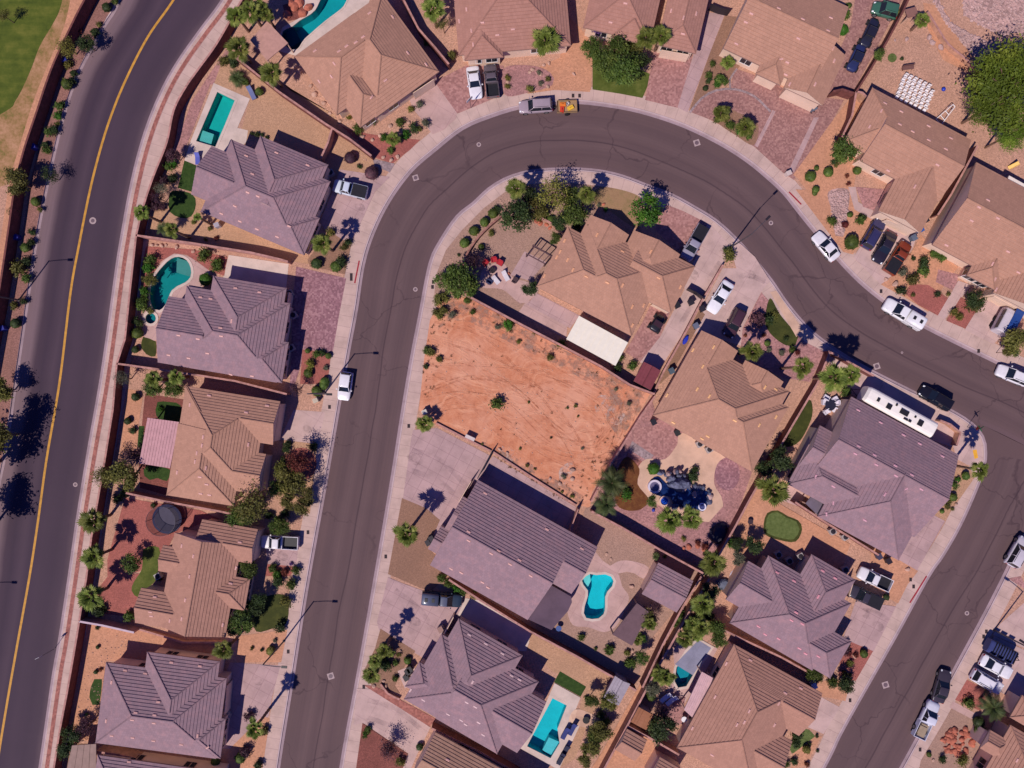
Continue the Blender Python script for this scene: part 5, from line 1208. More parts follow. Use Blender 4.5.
def shrub(tile, x, y, r_px, c='green', ball=False):
    X, Y = px(tile, (x, y)); r = r_px*S; h = r*.9; P = W(X, Y, h); v = R.randrange(3); me, tm = fol('ball' if ball else 'shrub', v)
    root = thing('shrub', 'x', 'shrub', (P.x, P.y, 0), R.uniform(0, 6.28))
    cr = bpy.data.objects.new('foliage', me); link(cr, root); cr.location = (0,0,h*.85); cr.scale = (r*1.05, r*1.05, h*1.0)
    cr.material_slots[0].link = 'OBJECT'; cr.material_slots[0].material = LM[c]
    st = bpy.data.objects.new('stem', tm); link(st, root); st.location = (0,0,h*.85); st.scale = (r, r, h*.72)
    later(root, ('big ' if r_px > 6 else 'tiny ' if r_px < 2.6 else '')+('clipped round ' if ball else 'loose ')+CNAME[c]+' shrub', 'shrub', 'shrubs planted in the gravel')
SH = {
 'a': [(425,28,5,'dark',1),(375,125,5,'dark'),(290,290,4,'dark'),(265,335,6,'green',1),(288,325,4,'dark'),(238,420,5,'green'),(232,465,4.5,'bright'),(192,525,4.5,'green'),(215,520,5,'dark'),(183,600,4,'green'),(180,575,4,'dark'),(228,495,2.5,'olive'),
       (935,252,4.5,'dark'),(905,240,4,'olive'),(690,650,5,'bright'),(670,665,5,'green'),(655,720,5,'purple'),(690,715,5,'dark'),(985,330,4,'green'),(272,255,4.5,'yellow'),(310,120,3.5,'red'),(460,5,4,'green'),(395,100,3,'olive')],
 'b': [(140,38,5,'green',1),(100,222,5,'green',1),(125,200,4,'dark'),(70,300,8,'olive'),(105,275,5,'dark'),(98,345,5,'green'),(125,160,3.5,'dark'),(60,525,5.5,'dark',1),(55,455,4,'olive'),(90,440,4,'dark'),(620,60,5,'purple'),(650,60,4,'purple'),(820,350,7,'bright',1),(815,250,7,'green'),
       (870,300,6,'green'),(600,270,6,'green'),(585,300,6,'bright'),(590,355,5,'olive'),(560,455,7,'green'),(575,395,5,'bright'),(550,520,5,'dark'),(548,565,6,'green',1),(540,630,4,'dark',1),(775,120,2.5,'olive'),(822,190,2,'olive'),(838,143,2.5,'olive'),(865,183,2.5,'red'),(600,480,3.5,'olive'),(570,430,5,'green'),(160,70,3,'olive'),(60,80,6,'olive')],
 'c': [(540,52,4.5,'dark',1),(510,148,4,'dark',1),(530,190,4,'dark'),(545,280,3,'olive'),(640,100,3,'bright'),(615,485,3,'dark'),(470,460,5,'dark'),(500,440,5,'green')],
 'd': [(510,158,6,'green'),(375,120,6,'dark'),(400,140,6,'dark'),(390,205,2.5,'dark'),(390,285,2.2,'dark',1),(382,385,2.4,'dark',1),(402,375,2,'red'),(345,555,2.2,'dark',1),(962,722,4,'olive',1),(975,700,4,'purple'),(860,745,5,'green',1),(630,10,4,'dark')],
 'e': [(95,245,5,'olive'),(130,250,4,'dark'),(235,365,4.5,'green',1),(600,630,6.5,'purple',1),(685,690,7.5,'purple',1),(637,665,2.5,'dark'),(230,537,3,'dark'),(248,540,2.2,'dark'),(268,550,2.2,'dark'),(207,533,2,'dark'),(630,515,5,'green'),(690,475,5,'dark'),(845,435,3.5,'yellow'),(878,418,4,'grey'),(900,490,4.5,'grey'),
       (795,485,5,'green'),(820,540,5,'bright'),(855,510,5,'dark'),(765,598,4,'green'),(875,518,3,'yellow'),(595,470,2.5,'yellow'),(905,170,3.5,'green'),(735,550,4,'bright'),(780,370,6,'dark')],
 'f': [(465,285,6,'dark',1),(543,297,6,'green',1),(563,275,6,'dark'),(575,220,4,'olive'),(520,165,5,'yellow'),(590,200,4,'dark'),(430,635,3,'green',1),(465,650,4.5,'green'),(513,655,3.5,'green',1),(440,690,5,'yellow'),(432,725,5,'green',1),(498,758,5,'green',1),(490,645,3.5,'dark'),(505,705,3,'grey'),
       (70,290,6,'green'),(20,350,5,'green',1),(1000,340,7,'green'),(955,430,6,'olive'),(970,470,5,'olive'),(945,480,4,'olive'),(1005,370,5,'dark'),(925,640,5,'olive'),(905,625,3,'green'),(960,670,3.5,'olive'),(905,700,3,'dark')],
 'g': [(467,28,6,'green',1),(495,5,5,'green',1),(350,240,4.5,'dark'),(345,265,4,'dark'),(335,300,3.5,'dark'),(365,320,5,'green'),(330,330,4,'dark'),(310,545,5,'green'),(340,515,5,'dark'),(275,525,4.5,'dark'),(285,740,5,'green'),(340,750,4,'red'),(380,745,5,'green'),(310,760,5,'bright'),(455,255,5,'dark'),(430,480,5,'dark'),
       (365,720,2,'violet')],
 'h': [(365,38,6,'green'),(345,105,6,'olive'),(325,210,6,'dark'),(282,300,5,'yellow',1),(207,290,2,'olive'),(245,298,2,'dark'),(310,20,6,'dark'),(300,260,2.2,'grey'),(175,705,6,'purple'),(160,730,6,'green',1),(230,755,5,'dark'),(830,340,4,'green',1),(780,352,3.5,'green'),(780,415,3.5,'green'),(795,315,2.6,'olive'),(672,615,4,'green'),(660,635,3.5,'bright'),
       (878,685,4,'dark',1),(800,745,5,'olive'),(195,560,5,'purple'),(260,625,5,'olive'),(720,340,8,'dark'),(745,355,6,'dark')],
 'i': [(130,215,5,'olive'),(350,310,3,'yellow'),(350,345,3,'yellow'),(440,355,4,'olive'),(480,330,3,'grey'),(515,315,3,'olive'),(475,290,2.6,'grey')],
 'j': [(292,165,5.5,'green',1),(257,200,5,'green',1),(215,235,5.5,'green',1),(178,283,5.5,'green',1),(310,148,4,'dark'),(245,300,3.5,'green',1),(285,245,3.5,'olive'),(130,380,3,'dark'),(155,332,1.8,'dark'),(497,163,5,'bright',1),(522,190,4.5,'green',1),(630,210,5.5,'dark'),(357,607,6,'bright'),(563,688,5,'green'),(210,560,3,'green'),(395,680,2.5,'olive'),
       (100,500,5,'olive'),(75,500,4,'green'),(75,575,4,'olive'),(130,570,4,'grey'),(520,745,4,'olive'),(460,640,2.5,'olive'),(185,515,4,'green'),(150,490,6,'green'),(30,720,4,'green'),(75,750,3,'green'),(310,620,3,'grey'),(745,150,2.4,'bright'),(715,130,2.4,'grey')],
 'k': [(385,80,7,'green'),(515,73,2.6,'green'),(670,95,2.6,'green'),(705,88,4,'olive'),(605,215,2.4,'dark'),(480,258,3,'olive'),(712,130,2.4,'olive'),(510,328,4,'olive'),(540,340,2.6,'olive'),(730,258,3,'grey'),(640,285,2.2,'olive'),(865,20,4,'grey'),(915,75,5,'grey'),(655,370,5,'grey'),(330,240,2.6,'olive'),(820,260,2.2,'olive'),(905,440,5,'green'),
       (690,450,4,'olive'),(650,430,3,'olive'),(745,30,2,'olive'),(450,60,1.8,'dark'),(575,35,1.8,'dark'),(325,155,1.8,'dark'),(470,140,1.6,'dark'),(365,170,1.6,'dark')],
 'l': [(160,10,5,'green'),(190,30,5,'green'),(225,50,5,'bright'),(255,62,4.5,'green'),(295,75,4.5,'olive'),(728,245,4,'green'),(840,300,5,'green'),(920,350,5,'green'),(785,290,2,'green'),(30,340,3.5,'green'),(1000,190,6,'green'),(965,250,5,'bright'),(910,305,3.5,'olive'),(750,490,3,'dark'),(1000,480,5,'green'),(1010,440,5,'grey'),(1010,600,6,'green'),(800,560,5,'dark'),(850,520,4,'olive')],
 'm': [(410,252,3.5,'green'),(400,300,4,'green'),(395,322,3,'dark'),(382,352,3,'dark',1),(440,310,6,'green'),(430,335,4,'bright'),(460,325,4,'green'),(485,245,5,'green'),(430,480,3.5,'green'),(480,500,5,'green'),(520,520,5,'bright'),(555,545,3,'green'),(935,62,5,'green'),(935,118,5.5,'bright',1),(955,20,2.6,'green'),(470,470,4,'olive')],
 'n': [(172,705,6,'green',1),(243,687,5.5,'green',1),(195,672,2.8,'green',1),(358,682,4.5,'green',1),(192,758,4,'green',1),(265,648,3,'dark'),(283,640,3,'dark'),(318,705,2.4,'red'),(322,735,2.4,'red'),(325,22,3,'green',1),(310,60,5,'green'),(303,118,5.5,'bright',1),(275,660,2.4,'olive'),(840,340,4,'yellow'),(530,50,3.5,'olive'),(535,235,2,'dark')],
 'p': [(337,200,8,'green',1),(330,90,3,'green',1),(310,130,3.5,'red',1),(255,115,5,'green'),(375,115,5,'green'),(385,100,3,'dark'),(372,95,2.4,'dark'),(188,4,3,'green',1),(627,310,6,'green'),(625,282,6,'dark'),(665,245,4.5,'green'),(700,265,5,'green'),(685,255,4,'green'),(580,350,6.5,'olive'),(540,320,5,'grey'),(682,408,3.5,'dark'),(748,478,4.5,'yellow'),(768,500,4,'yellow'),(580,413,2.4,'olive'),
       (722,410,2.4,'olive'),(835,455,8,'olive'),(890,380,3,'dark'),(535,395,5,'dark'),(582,265,2.4,'dark'),(985,640,5,'green'),(900,130,2,'dark')],
 'o': [(478,252,7,'olive'),(470,235,5,'dark'),(630,605,3.5,'green',1),(730,632,4,'green'),(685,640,3.5,'grey'),(640,630,3,'grey'),(705,590,3,'dark'),(750,640,3,'red'),(660,490,4,'olive'),(40,660,4,'green'),(90,695,5,'green'),(30,700,5,'dark'),(615,570,2.4,'red'),(885,115,3.5,'yellow'),(940,130,3.5,'red'),(960,90,3,'green',1),(600,500,8,'purple'),(630,510,6,'dark'),(540,575,2,'red')],
 'q': [(255,340,6.5,'bright',1),(145,440,6,'bright'),(410,370,6,'dark'),(375,620,2.6,'yellow'),(430,635,3,'red'),(570,640,6,'bright'),(420,345,4,'dark'),(90,350,5,'dark'),(300,690,2,'green'),(460,655,4,'red'),(700,240,4,'dark')],
 'r': [(793,368,4.5,'green',1),(742,453,4.5,'green',1),(665,482,4.5,'green',1),(745,405,4.5,'green'),(697,510,2.5,'green',1),(760,382,3,'bright'),(700,445,3,'violet'),(727,470,3,'olive'),(700,480,3,'olive'),(720,490,3,'olive'),(740,500,2,'olive'),(320,30,6,'green'),(290,-20,6,'green')],
 's': [(930,425,5,'green'),(985,435,6.5,'dark'),(845,395,5,'green'),(870,410,5,'green'),(828,695,4.5,'yellow',1),(868,640,2,'dark'),(838,672,2.2,'dark'),(828,755,3,'red'),(775,745,4,'dark'),(745,755,4,'green'),(790,640,6,'dark'),(780,675,5,'dark'),(40,305,5,'green'),(125,350,5,'green'),(25,500,6,'green'),(20,590,6,'green'),(205,485,5,'green',1),(300,190,5,'green'),(320,170,6,'green'),(440,160,6,'dark'),(345,205,6,'dark'),
       (1000,310,3.5,'red'),(1000,350,3,'olive'),(980,390,3,'olive'),(450,200,6,'green'),(395,175,7,'bright'),(360,235,6,'green')],
 't': [(385,312,4.5,'green',1),(310,300,5,'purple'),(330,350,3.5,'olive'),(312,268,4,'green'),(305,385,2,'olive'),(330,395,2,'olive'),(350,320,3,'red'),(850,620,6.5,'green',1),(845,585,6,'dark',1),(810,505,6,'green'),(780,740,6,'olive'),(645,715,2.8,'green',1),(700,735,4,'dark'),(860,755,5,'olive'),(475,85,3.5,'dark',1),(190,395,5,'green'),(265,430,5,'dark'),(200,700,1.8,'dark')],
}
for k_, l_ in SH.items():
    for s_ in l_:
        if k_ == 'k' and s_[1] < 460 and s_[0] not in (385, 905): s_ = (s_[0], s_[1], s_[2]*.55)+tuple(s_[3:])
        if k_ == 'k' and s_[2] < 1.3: continue
        shrub(k_, *s_)
flush()

# ---------------------------------------------------------------- vehicles
TYRE = plain((30,28,32), .9, name='rubber'); RIM = plain((150,148,152), .35, 0.6, name='rim'); LAMPW = plain((220,220,225), .2, name='headlamp lens'); LAMPR = plain((150,24,26), .3, name='tail lamp lens'); BLACKP = plain((34,32,38), .5, name='black plastic')
def loft(mb, st, m=0, n=12):
    """st: list of (x, halfwidth, z0, z1, sharp)"""
    o = len(mb.v)
    for x, hw, z0, z1 in st:
        for q in range(n):
            a = 2*math.pi*(q+.5)/n; ca, sa = math.cos(a), math.sin(a); ex = .45
            y = hw*math.copysign(abs(ca)**ex, ca); z = (z0+z1)/2+(z1-z0)/2*math.copysign(abs(sa)**ex, sa)
            mb.v.append((x, y, z))
    for i in range(len(st)-1):
        for q in range(n): mb.f.append((o+i*n+q, o+i*n+(q+1)%n, o+(i+1)*n+(q+1)%n, o+(i+1)*n+q)); mb.mi.append(m)
    mb.f.append(tuple(o+q for q in reversed(range(n)))); mb.mi.append(m)
    mb.f.append(tuple(o+(len(st)-1)*n+q for q in range(n))); mb.mi.append(m)
def vehicle(kind, label, cat, tile, x, y, ang, L, rgb, Wd=1.86, bed=None, cabcol=None, group='cars parked along the street and in driveways', name='parked_car'):
    """front points along +x of the local frame; ang = picture angle of the nose, counted anticlockwise"""
    X, Y = px(tile, (x, y)); P = W(X, Y, .9); root = thing(name, label, cat, (P.x, P.y, RZ if LOCROAD(X, Y) else .02), math.radians(ang), group)
    h = Wd/2; hl = L/2; pt = carpaint(rgb); G = glassmat()
    hood_z, roof_z = (.92, 1.42) if kind in ('sedan', 'hatch') else ((1.02, 1.72) if kind == 'suv' else (1.12, 1.84))
    mb = MB()
    loft(mb, [(-hl, h*.82, .34, .78), (-hl+.06, h*.93, .28, hood_z-.08), (-hl+.35, h*.99, .22, hood_z), (-hl*.4, h, .2, hood_z+.02), (hl*.35, h, .2, hood_z), (hl-.75, h*.98, .2, hood_z-.06), (hl-.3, h*.92, .24, hood_z-.14), (hl-.07, h*.82, .3, hood_z-.26), (hl, h*.66, .36, .66)], n=16)
    if kind == 'pickup':
        mb = MB(); b0 = -hl; c0 = -hl*.12
        loft(mb, [(c0-.02, h*.99, .3, hood_z+.05), (c0+.1, h, .25, hood_z+.05), (hl*.45, h, .25, hood_z+.03), (hl-.6, h*.98, .25, hood_z-.02), (hl-.22, h*.93, .28, hood_z-.1), (hl-.04, h*.84, .34, hood_z-.26), (hl, h*.72, .4, .8)], n=16)
    body = mb.build('body', pt, root, smooth=True)
    c = h*.86
    if kind == 'sedan': g0, g1, r0, r1 = -hl+.62, hl*.36, -hl*.42, hl*.02
    elif kind == 'hatch': g0, g1, r0, r1 = -hl+.12, hl*.42, -hl+.45, hl*.06
    elif kind == 'suv': g0, g1, r0, r1 = -hl+.12, hl*.46, -hl+.4, hl*.16
    else: g0, g1, r0, r1 = -hl*.12+.05, hl*.56, -hl*.12+.25, hl*.28
    zb = hood_z-.06
    def slab(nm, mat, quad_b, quad_t, par=root, sm_=False):
        m2 = MB(); m2.add(list(quad_b)+list(quad_t), [(3,2,1,0),(4,5,6,7),(0,1,5,4),(1,2,6,5),(2,3,7,6),(3,0,4,7)]); return m2.build(nm, mat, par, sm_)
    slab('window_glass', G, [(g0,-c,zb),(g1,-c*.97,zb),(g1,c*.97,zb),(g0,c,zb)], [(r0,-c*.8,roof_z),(r1,-c*.8,roof_z),(r1,c*.8,roof_z),(r0,c*.8,roof_z)])
    m2 = MB(); rc = cabcol and carpaint(cabcol) or pt
    e0, e1, cw = r0-.05, r1+.05, c*.84
    loft(m2, [(e0, cw*.9, roof_z-.03, roof_z+.03), (e0+.12, cw, roof_z-.05, roof_z+.055), (e1-.12, cw*.98, roof_z-.05, roof_z+.055), (e1, cw*.86, roof_z-.03, roof_z+.02)], n=12)
    for sg in (-1, 1):
        m2.tube([(g1-.02, sg*c*.95, zb+.02), (r1, sg*c*.8, roof_z)], .045, 5); m2.tube([(g0+.02, sg*c*.97, zb+.02), (r0, sg*c*.8, roof_z)], .06, 5)
        mid = (r0+r1)/2; m2.tube([(mid, sg*c*.98, zb+.02), (mid, sg*c*.81, roof_z)], .04, 5)
    m2.build('roof', rc, root, True)
    if kind == 'suv':
        for sg in (-1, 1):
            m3 = MB(); m3.tube([(r0+.2, sg*c*.7, roof_z+.11), (r1-.2, sg*c*.7, roof_z+.11)], .025, 5); m3.build('roof_rail', BLACKP, root)
    if kind == 'pickup':
        m3 = MB(); e = -hl*.12-.04; t_ = .07
        m3.box(-hl, e, -h*.97, -h*.97+t_, .35, hood_z); m3.box(-hl, e, h*.97-t_, h*.97, .35, hood_z); m3.box(-hl, -hl+t_, -h*.97+t_, h*.97-t_, .38, hood_z-.02); m3.box(e-t_, e, -h*.97+t_, h*.97-t_, .35, hood_z); m3.box(-hl+t_, e-t_, -h*.97+t_, h*.97-t_, .45, .6)
        m3.build('cargo_bed', pt, root)
        if bed == 'cover':
            m3 = MB(); m3.box(-hl+.03, e-.02, -h*.9, h*.9, hood_z+.002, hood_z+.05); m3.build('bed_cover', BLACKP, root)
        elif bed == 'shell':
            m3 = MB(); loft(m3, [(-hl+.04, h*.85, .9, 1.68), (-hl+.2, h*.9, .9, 1.78), (e-.04, h*.9, .9, 1.78)], n=12); m3.build('camper_shell', rc, root, True)
            for xx in (-hl*.75, -hl*.4): m3 = MB(); m3.box(xx-.2, xx+.2, -.25, .25, 1.775, 1.83); m3.build('roof_hatch', BLACKP, root)
        elif bed == 'liner':
            m3 = MB(); m3.box(-hl+t_+.01, e-t_-.01, -h*.85, h*.85, .601, .64); m3.build('bed_liner', BLACKP, root)
        elif bed == 'load':
            m3 = MB(); m3.box(-hl+.3, e-.3, -h*.6, h*.5, .62, 1.0); m3.box(-hl+.6, e-.6, -h*.4, h*.7, 1.0, 1.12); m3.build('cargo', plain((150,130,110), .8, name='boxes'), root)
    for sx in (-.61, .62):
        for sg in (-1, 1):
            wr = .34 if kind in ('sedan', 'hatch') else .39; cx, cy = sx*hl, sg*(h-.12)
            m3 = MB(); m3.tube([(cx, cy-.11, wr), (cx, cy+.11, wr)], wr, 16); wo = m3.build('wheel', TYRE, root); m4 = MB(); m4.tube([(cx, cy+sg*.112, wr), (cx, cy+sg*.125, wr)], wr*.62, 12); m4.build('rim', RIM, wo)
    for sg in (-1, 1):
        m3 = MB(); loft(m3, [(hl-.3, .12, hood_z-.34, hood_z-.16), (hl-.06, .1, hood_z-.36, hood_z-.24)], n=8); m3.v = [(x_, y_+sg*h*.66, z_) for x_, y_, z_ in m3.v]; m3.build('headlight', LAMPW, root)
        m3 = MB(); m3.box(-hl-.01, -hl+.07, sg*h*.72-.14, sg*h*.72+.14, hood_z-.3, hood_z-.12); m3.build('taillight', LAMPR, root)
        m3 = MB(); m3.box(g1-.35, g1-.2, sg*(h+.09)-.09, sg*(h+.09)+.09, hood_z+.0, hood_z+.14); m3.build('mirror', pt, root)
    return root
def LOCROAD(X, Y):
    w_ = W(X, Y); p = (w_.x, w_.y); return inside(p, hole_loc) or inside(p, hole_main)
WH, SILV, BLK, NAVY, GRY = (222,216,222), (150,140,146), (38,34,44), (40,44,80), (104,98,108)
V = vehicle
V('hatch', 'white hatchback parked at the left kerb below the curve', 'car', 'z', 344.5, 386, 262, 4.0, WH)
V('pickup', 'white pickup with black cargo bed at the trampoline house', 'pickup truck', 'g', 318, 634, 177, 5.2, WH, bed='liner', name='pickup_truck')
V('pickup', 'white cab pickup with dark blue cover beside the mauve house', 'pickup truck', 'z', 350, 189, 166, 4.8, (200,206,220), bed='cover', name='pickup_truck')
V('pickup', 'dark teal pickup with grey covered bed on the big concrete drive', 'pickup truck', 'l', 168, 94, -5, 5.6, (44,56,72), bed='shell', cabcol=(84,88,108), name='pickup_truck')
V('sedan', 'white sedan beside the grey pickup at the top of the curve', 'car', 'i', 218, 328, 278, 4.5, WH)
V('pickup', 'grey pickup beside the white sedan at the top driveway', 'pickup truck', 'i', 286, 322, 96, 4.6, (96,84,92), bed='liner', name='pickup_truck')
V('suv', 'silver SUV towing the orange loaded trailer at the top kerb', 'car', 'i', 463, 421, 184, 4.7, (158,140,150), name='parked_suv')
V('pickup', 'silver pickup with blue windshield beside the tan house', 'pickup truck', 'o', 338, 203, 240, 5.3, (146,140,158), bed='cover', name='pickup_truck')
V('sedan', 'white sedan nosing down the central concrete driveway', 'car', 'o', 442, 420, 238, 4.9, (228,224,232))
V('suv', 'dark red SUV half in shade beside the rock pond house', 'car', 'o', 499, 524, 243, 4.2, (70,44,56), name='parked_suv')
V('sedan', 'white sedan alone at the kerb near the upper right curve', 'car', 'o', 868, 215, 130, 4.5, WH)
V('suv', 'navy blue SUV leftmost of three on the concrete drive', 'car', 'p', 424, 167, 60, 4.5, (52,50,88), name='parked_suv')
V('sedan', 'black sedan in the middle of three on the concrete drive', 'car', 'p', 469, 222, 242, 4.6, (40,34,48))
V('pickup', 'orange fronted pickup with grey bed, rightmost of three parked cars', 'pickup truck', 'p', 521, 262, 58, 4.9, (128,56,34), bed='cover', name='pickup_truck')
V('pickup', 'long white work truck with roof hatches parked at the right kerb', 'pickup truck', 'p', 546, 487, 149, 6.0, (230,226,230), Wd=2.0, bed='shell', name='work_truck')
V('suv', 'white SUV at the right edge of the curving street', 'car', 'p', 985, 733, 158, 4.6, WH, name='parked_suv')
V('suv', 'black SUV on the street near the long white trailer', 'car', 'r', 675, 56, 150, 4.8, (26,24,34), name='parked_suv')
V('suv', 'white car on the right edge near the side street', 'car', 'r', 1003, 672, 60, 4.5, (196,186,196), name='parked_suv')
V('pickup', 'white pickup partly shaded in front of the putting green house', 'pickup truck', 't', 428, 12, 155, 4.8, WH, bed='liner', name='pickup_truck')
V('pickup', 'dark grey pickup nose in against the putting green house', 'pickup truck', 't', 390, 84, 155, 4.9, (60,54,66), bed='cover', name='pickup_truck')
V('sedan', 'dark grey sedan on the side street behind the white pickup', 'car', 't', 702, 445, 74, 4.6, (62,54,64))
V('pickup', 'white pickup with loaded bed parked on the side street', 'pickup truck', 't', 638, 578, 65, 5.5, (208,206,220), bed='load', name='pickup_truck')
V('sedan', 'white sedan upper one of two in the lower right driveway', 'car', 't', 918, 366, -28, 4.7, (226,222,230))
V('suv', 'white SUV lower one of two in the lower right driveway', 'car', 't', 880, 425, -30, 4.7, (222,216,226), name='parked_suv')
V('suv', 'green SUV on the paver side drive at the top edge', 'car', 'n', 470, 38, 165, 3.6, (60,100,84), name='parked_suv')
MATB = plain((40,44,66), .5, name='dark blue body')
def buggy(label, tile, x, y, ang, L, rgb, acc):
    P = Wt(tile, (x, y), .8); root = thing('off_road_buggy', label, 'buggy', (P.x, P.y, .02), math.radians(ang)); hl = L/2; m_ = carpaint(rgb)
    mb = MB(); loft(mb, [(-hl, .5, .4, .8), (-hl+.3, .72, .35, .95), (0, .74, .35, .85), (hl-.4, .68, .38, .95), (hl, .45, .42, .75)], n=12); mb.build('body', m_, root, True)
    mb = MB()
    for sg in (-1, 1): mb.tube([(-hl*.6, sg*.68, .8), (-hl*.5, sg*.6, 1.75), (hl*.15, sg*.6, 1.8), (hl*.5, sg*.66, .9)], .05, 6)
    for xx, zz in ((-hl*.5, 1.75), (hl*.15, 1.8)): mb.tube([(xx, -.6, zz), (xx, .6, zz)], .05, 6)
    mb.build('roll_cage', BLACKP, root); mb = MB(); mb.box(-hl*.48, hl*.12, -.58, .58, 1.8, 1.85); mb.build('canopy', carpaint(acc), root)
    for sx in (-.68, .68):
        for sg in (-1, 1): mb = MB(); mb.tube([(sx*hl, sg*.78-.14, .36), (sx*hl, sg*.78+.14, .36)], .36, 14); w_ = mb.build('wheel', TYRE, root); mb = MB(); mb.tube([(sx*hl, sg*.78+sg*.142, .36), (sx*hl, sg*.78+sg*.15, .36)], .18, 10); mb.build('rim', RIM, w_)
    for sg in (-1, 1): mb = MB(); mb.box(-hl*.3, hl*.0, sg*.28-.2, sg*.28+.2, .8, 1.25); mb.build('seat', BLACKP, root)
    return root
buggy('black buggy with red panels on the upper paver side drive', 'n', 408, 130, 66, 4.2, (40,40,58), (38,36,50))
buggy('dark blue buggy lower on the paver side drive', 'n', 354, 230, 66, 4.0, (44,50,92), (36,38,60))
buggy('small black cart beside the white patio cover house', 'o', 190, 525, 58, 2.5, (34,32,42), (62,40,48))
# travel trailer
def trailer_box(name, label, tile, x, y, ang, L, Wd, H_, rgb, cat, hatches=(), stripe=None, roof=None):
    P = Wt(tile, (x, y), H_); root = thing(name, label, cat, (P.x, P.y, .02), math.radians(ang)); hl, h = L/2, Wd/2
    mb = MB(); loft(mb, [(-hl, h*.94, .5, H_-.12), (-hl+.12, h, .45, H_), (hl-.9, h, .45, H_), (hl-.3, h*.98, .5, H_-.12), (hl, h*.9, .7, H_-.5)], n=20); mb.build('body', plain(rgb, .4, name='trailer skin', var=.05), root)
    for (a, b, sx, sy) in hatches: mb = MB(); mb.box(a-sx, a+sx, b-sy, b+sy, H_-.01, H_+.14); mb.build('roof_hatch', BLACKP, root)
    mb = MB(); mb.tube([(hl-.1, .5, .5), (hl+1.1, 0, .45)], .05, 5); mb.tube([(hl-.1, -.5, .5), (hl+1.1, 0, .45)], .05, 5); mb.build('tow_hitch', DARKM, root)
    for sx in (-.5, .5):
        for sg in (-1, 1): mb = MB(); mb.tube([(sx-.4, sg*(h-.1)-.1, .35), (sx-.4, sg*(h-.1)+.1, .35)], .34, 14); mb.build('wheel', TYRE, root)
    for sg in (-1, 1):
        for xx in (-hl*.6, -hl*.1, hl*.45): mb = MB(); mb.box(xx-.45, xx+.45, sg*h-.02, sg*h+.02, 1.5, 2.2); mb.build('window', glassmat(), root)
    return root
trailer_box('travel_trailer', 'long white travel trailer with black roof hatches beside the mauve corner house', 'r', 535, 112, 151, 10.6, 2.35, 3.1, (232,222,216), 'travel trailer', [(3.6,.1,.18,.25),(1.9,.2,.35,.35),(1.1,-.5,.12,.15),(-.3,-.1,.6,.35),(-1.5,.55,.2,.15),(-1.9,-.3,.12,.12),(-2.9,.1,.35,.4),(-.9,.6,.3,.12)])
trailer_box('cargo_trailer', 'dark blue ribbed enclosed trailer above two white cars', 't', 945, 308, -27, 4.4, 1.9, 1.7, (58,64,110), 'trailer', [(-1.5+.4*q,0,.04,.85) for q in range(9)])
trailer_box('camper_trailer', 'short beige camper with big blue roof panel at the right edge', 'p', 968, 515, 62, 3.6, 2.1, 2.3, (190,180,188), 'camper', [])
mb = MB(); P = Wt('p', (990,515), 2.35); M_ = Matrix.Translation((P.x, P.y, 2.34)) @ Matrix.Rotation(math.radians(62), 4, 'Z'); mb.box(-1.6,1.6,-.6,.6,0,.05,M=M_)
tag(mb.build('solar_panel', plain((38,66,128), .25, name='blue panel'), None), 'glossy blue solar panel lying on the beige camper roof', 'solar panel')
# utility trailer with orange and yellow load
P = Wt('i', (588,425), .6); root = thing('utility_trailer', 'small open trailer behind the silver SUV at the kerb', 'trailer', (P.x, P.y, RZ), math.radians(182))
mb = MB(); mb.box(-1.4,1.4,-.85,.85,.45,.5); mb.box(-1.4,1.4,-.85,-.8,.5,.8); mb.box(-1.4,1.4,.8,.85,.5,.8); mb.box(-1.4,-1.35,-.8,.8,.5,.8); mb.box(1.35,1.4,-.8,.8,.5,.8); mb.build('trailer_bed', plain((150,120,90), .7, name='trailer timber'), root)
mb = MB(); mb.tube([(1.4,0,.47),(2.5,0,.45)], .05, 6); mb.build('drawbar', DARKM, root)
for sg in (-1, 1): mb = MB(); mb.tube([(0, sg*.98-.09, .32),(0, sg*.98+.09, .32)], .32, 14); mb.build('wheel', TYRE, root)
for q, (dx, dy, rgb, nm, lb) in enumerate([(-.6,.25,(214,120,50),'crate','orange crate stacked in the open utility trailer'),(.5,-.2,(222,176,60),'toolbox','yellow toolbox lying in the open utility trailer'),(.1,.35,(206,196,196),'bucket','white bucket standing in the open utility trailer'),(-.7,-.45,(198,60,40),'fuel_can','red fuel can in the open utility trailer')]):
    o = thing(nm, lb, nm.replace('_', ' '), (P.x+dx, P.y+dy, RZ+.5), q*.5)
    mb = MB()
    if nm == 'bucket': mb.lathe([(.18,0),(.22,.4),(.2,.4),(.17,.05)], 14)
    else: mb.box(-.42,.42,-.26,.26,0,.3); mb.box(-.3,.3,-.05,.05,.3,.38)
    mb.build('shell', plain(rgb, .5, name='load paint'), o)
    mb = MB(); mb.tube([(-.15,0,.4),(0,0,.48),(.15,0,.4)], .02, 5); mb.build('handle', DARKM, o)
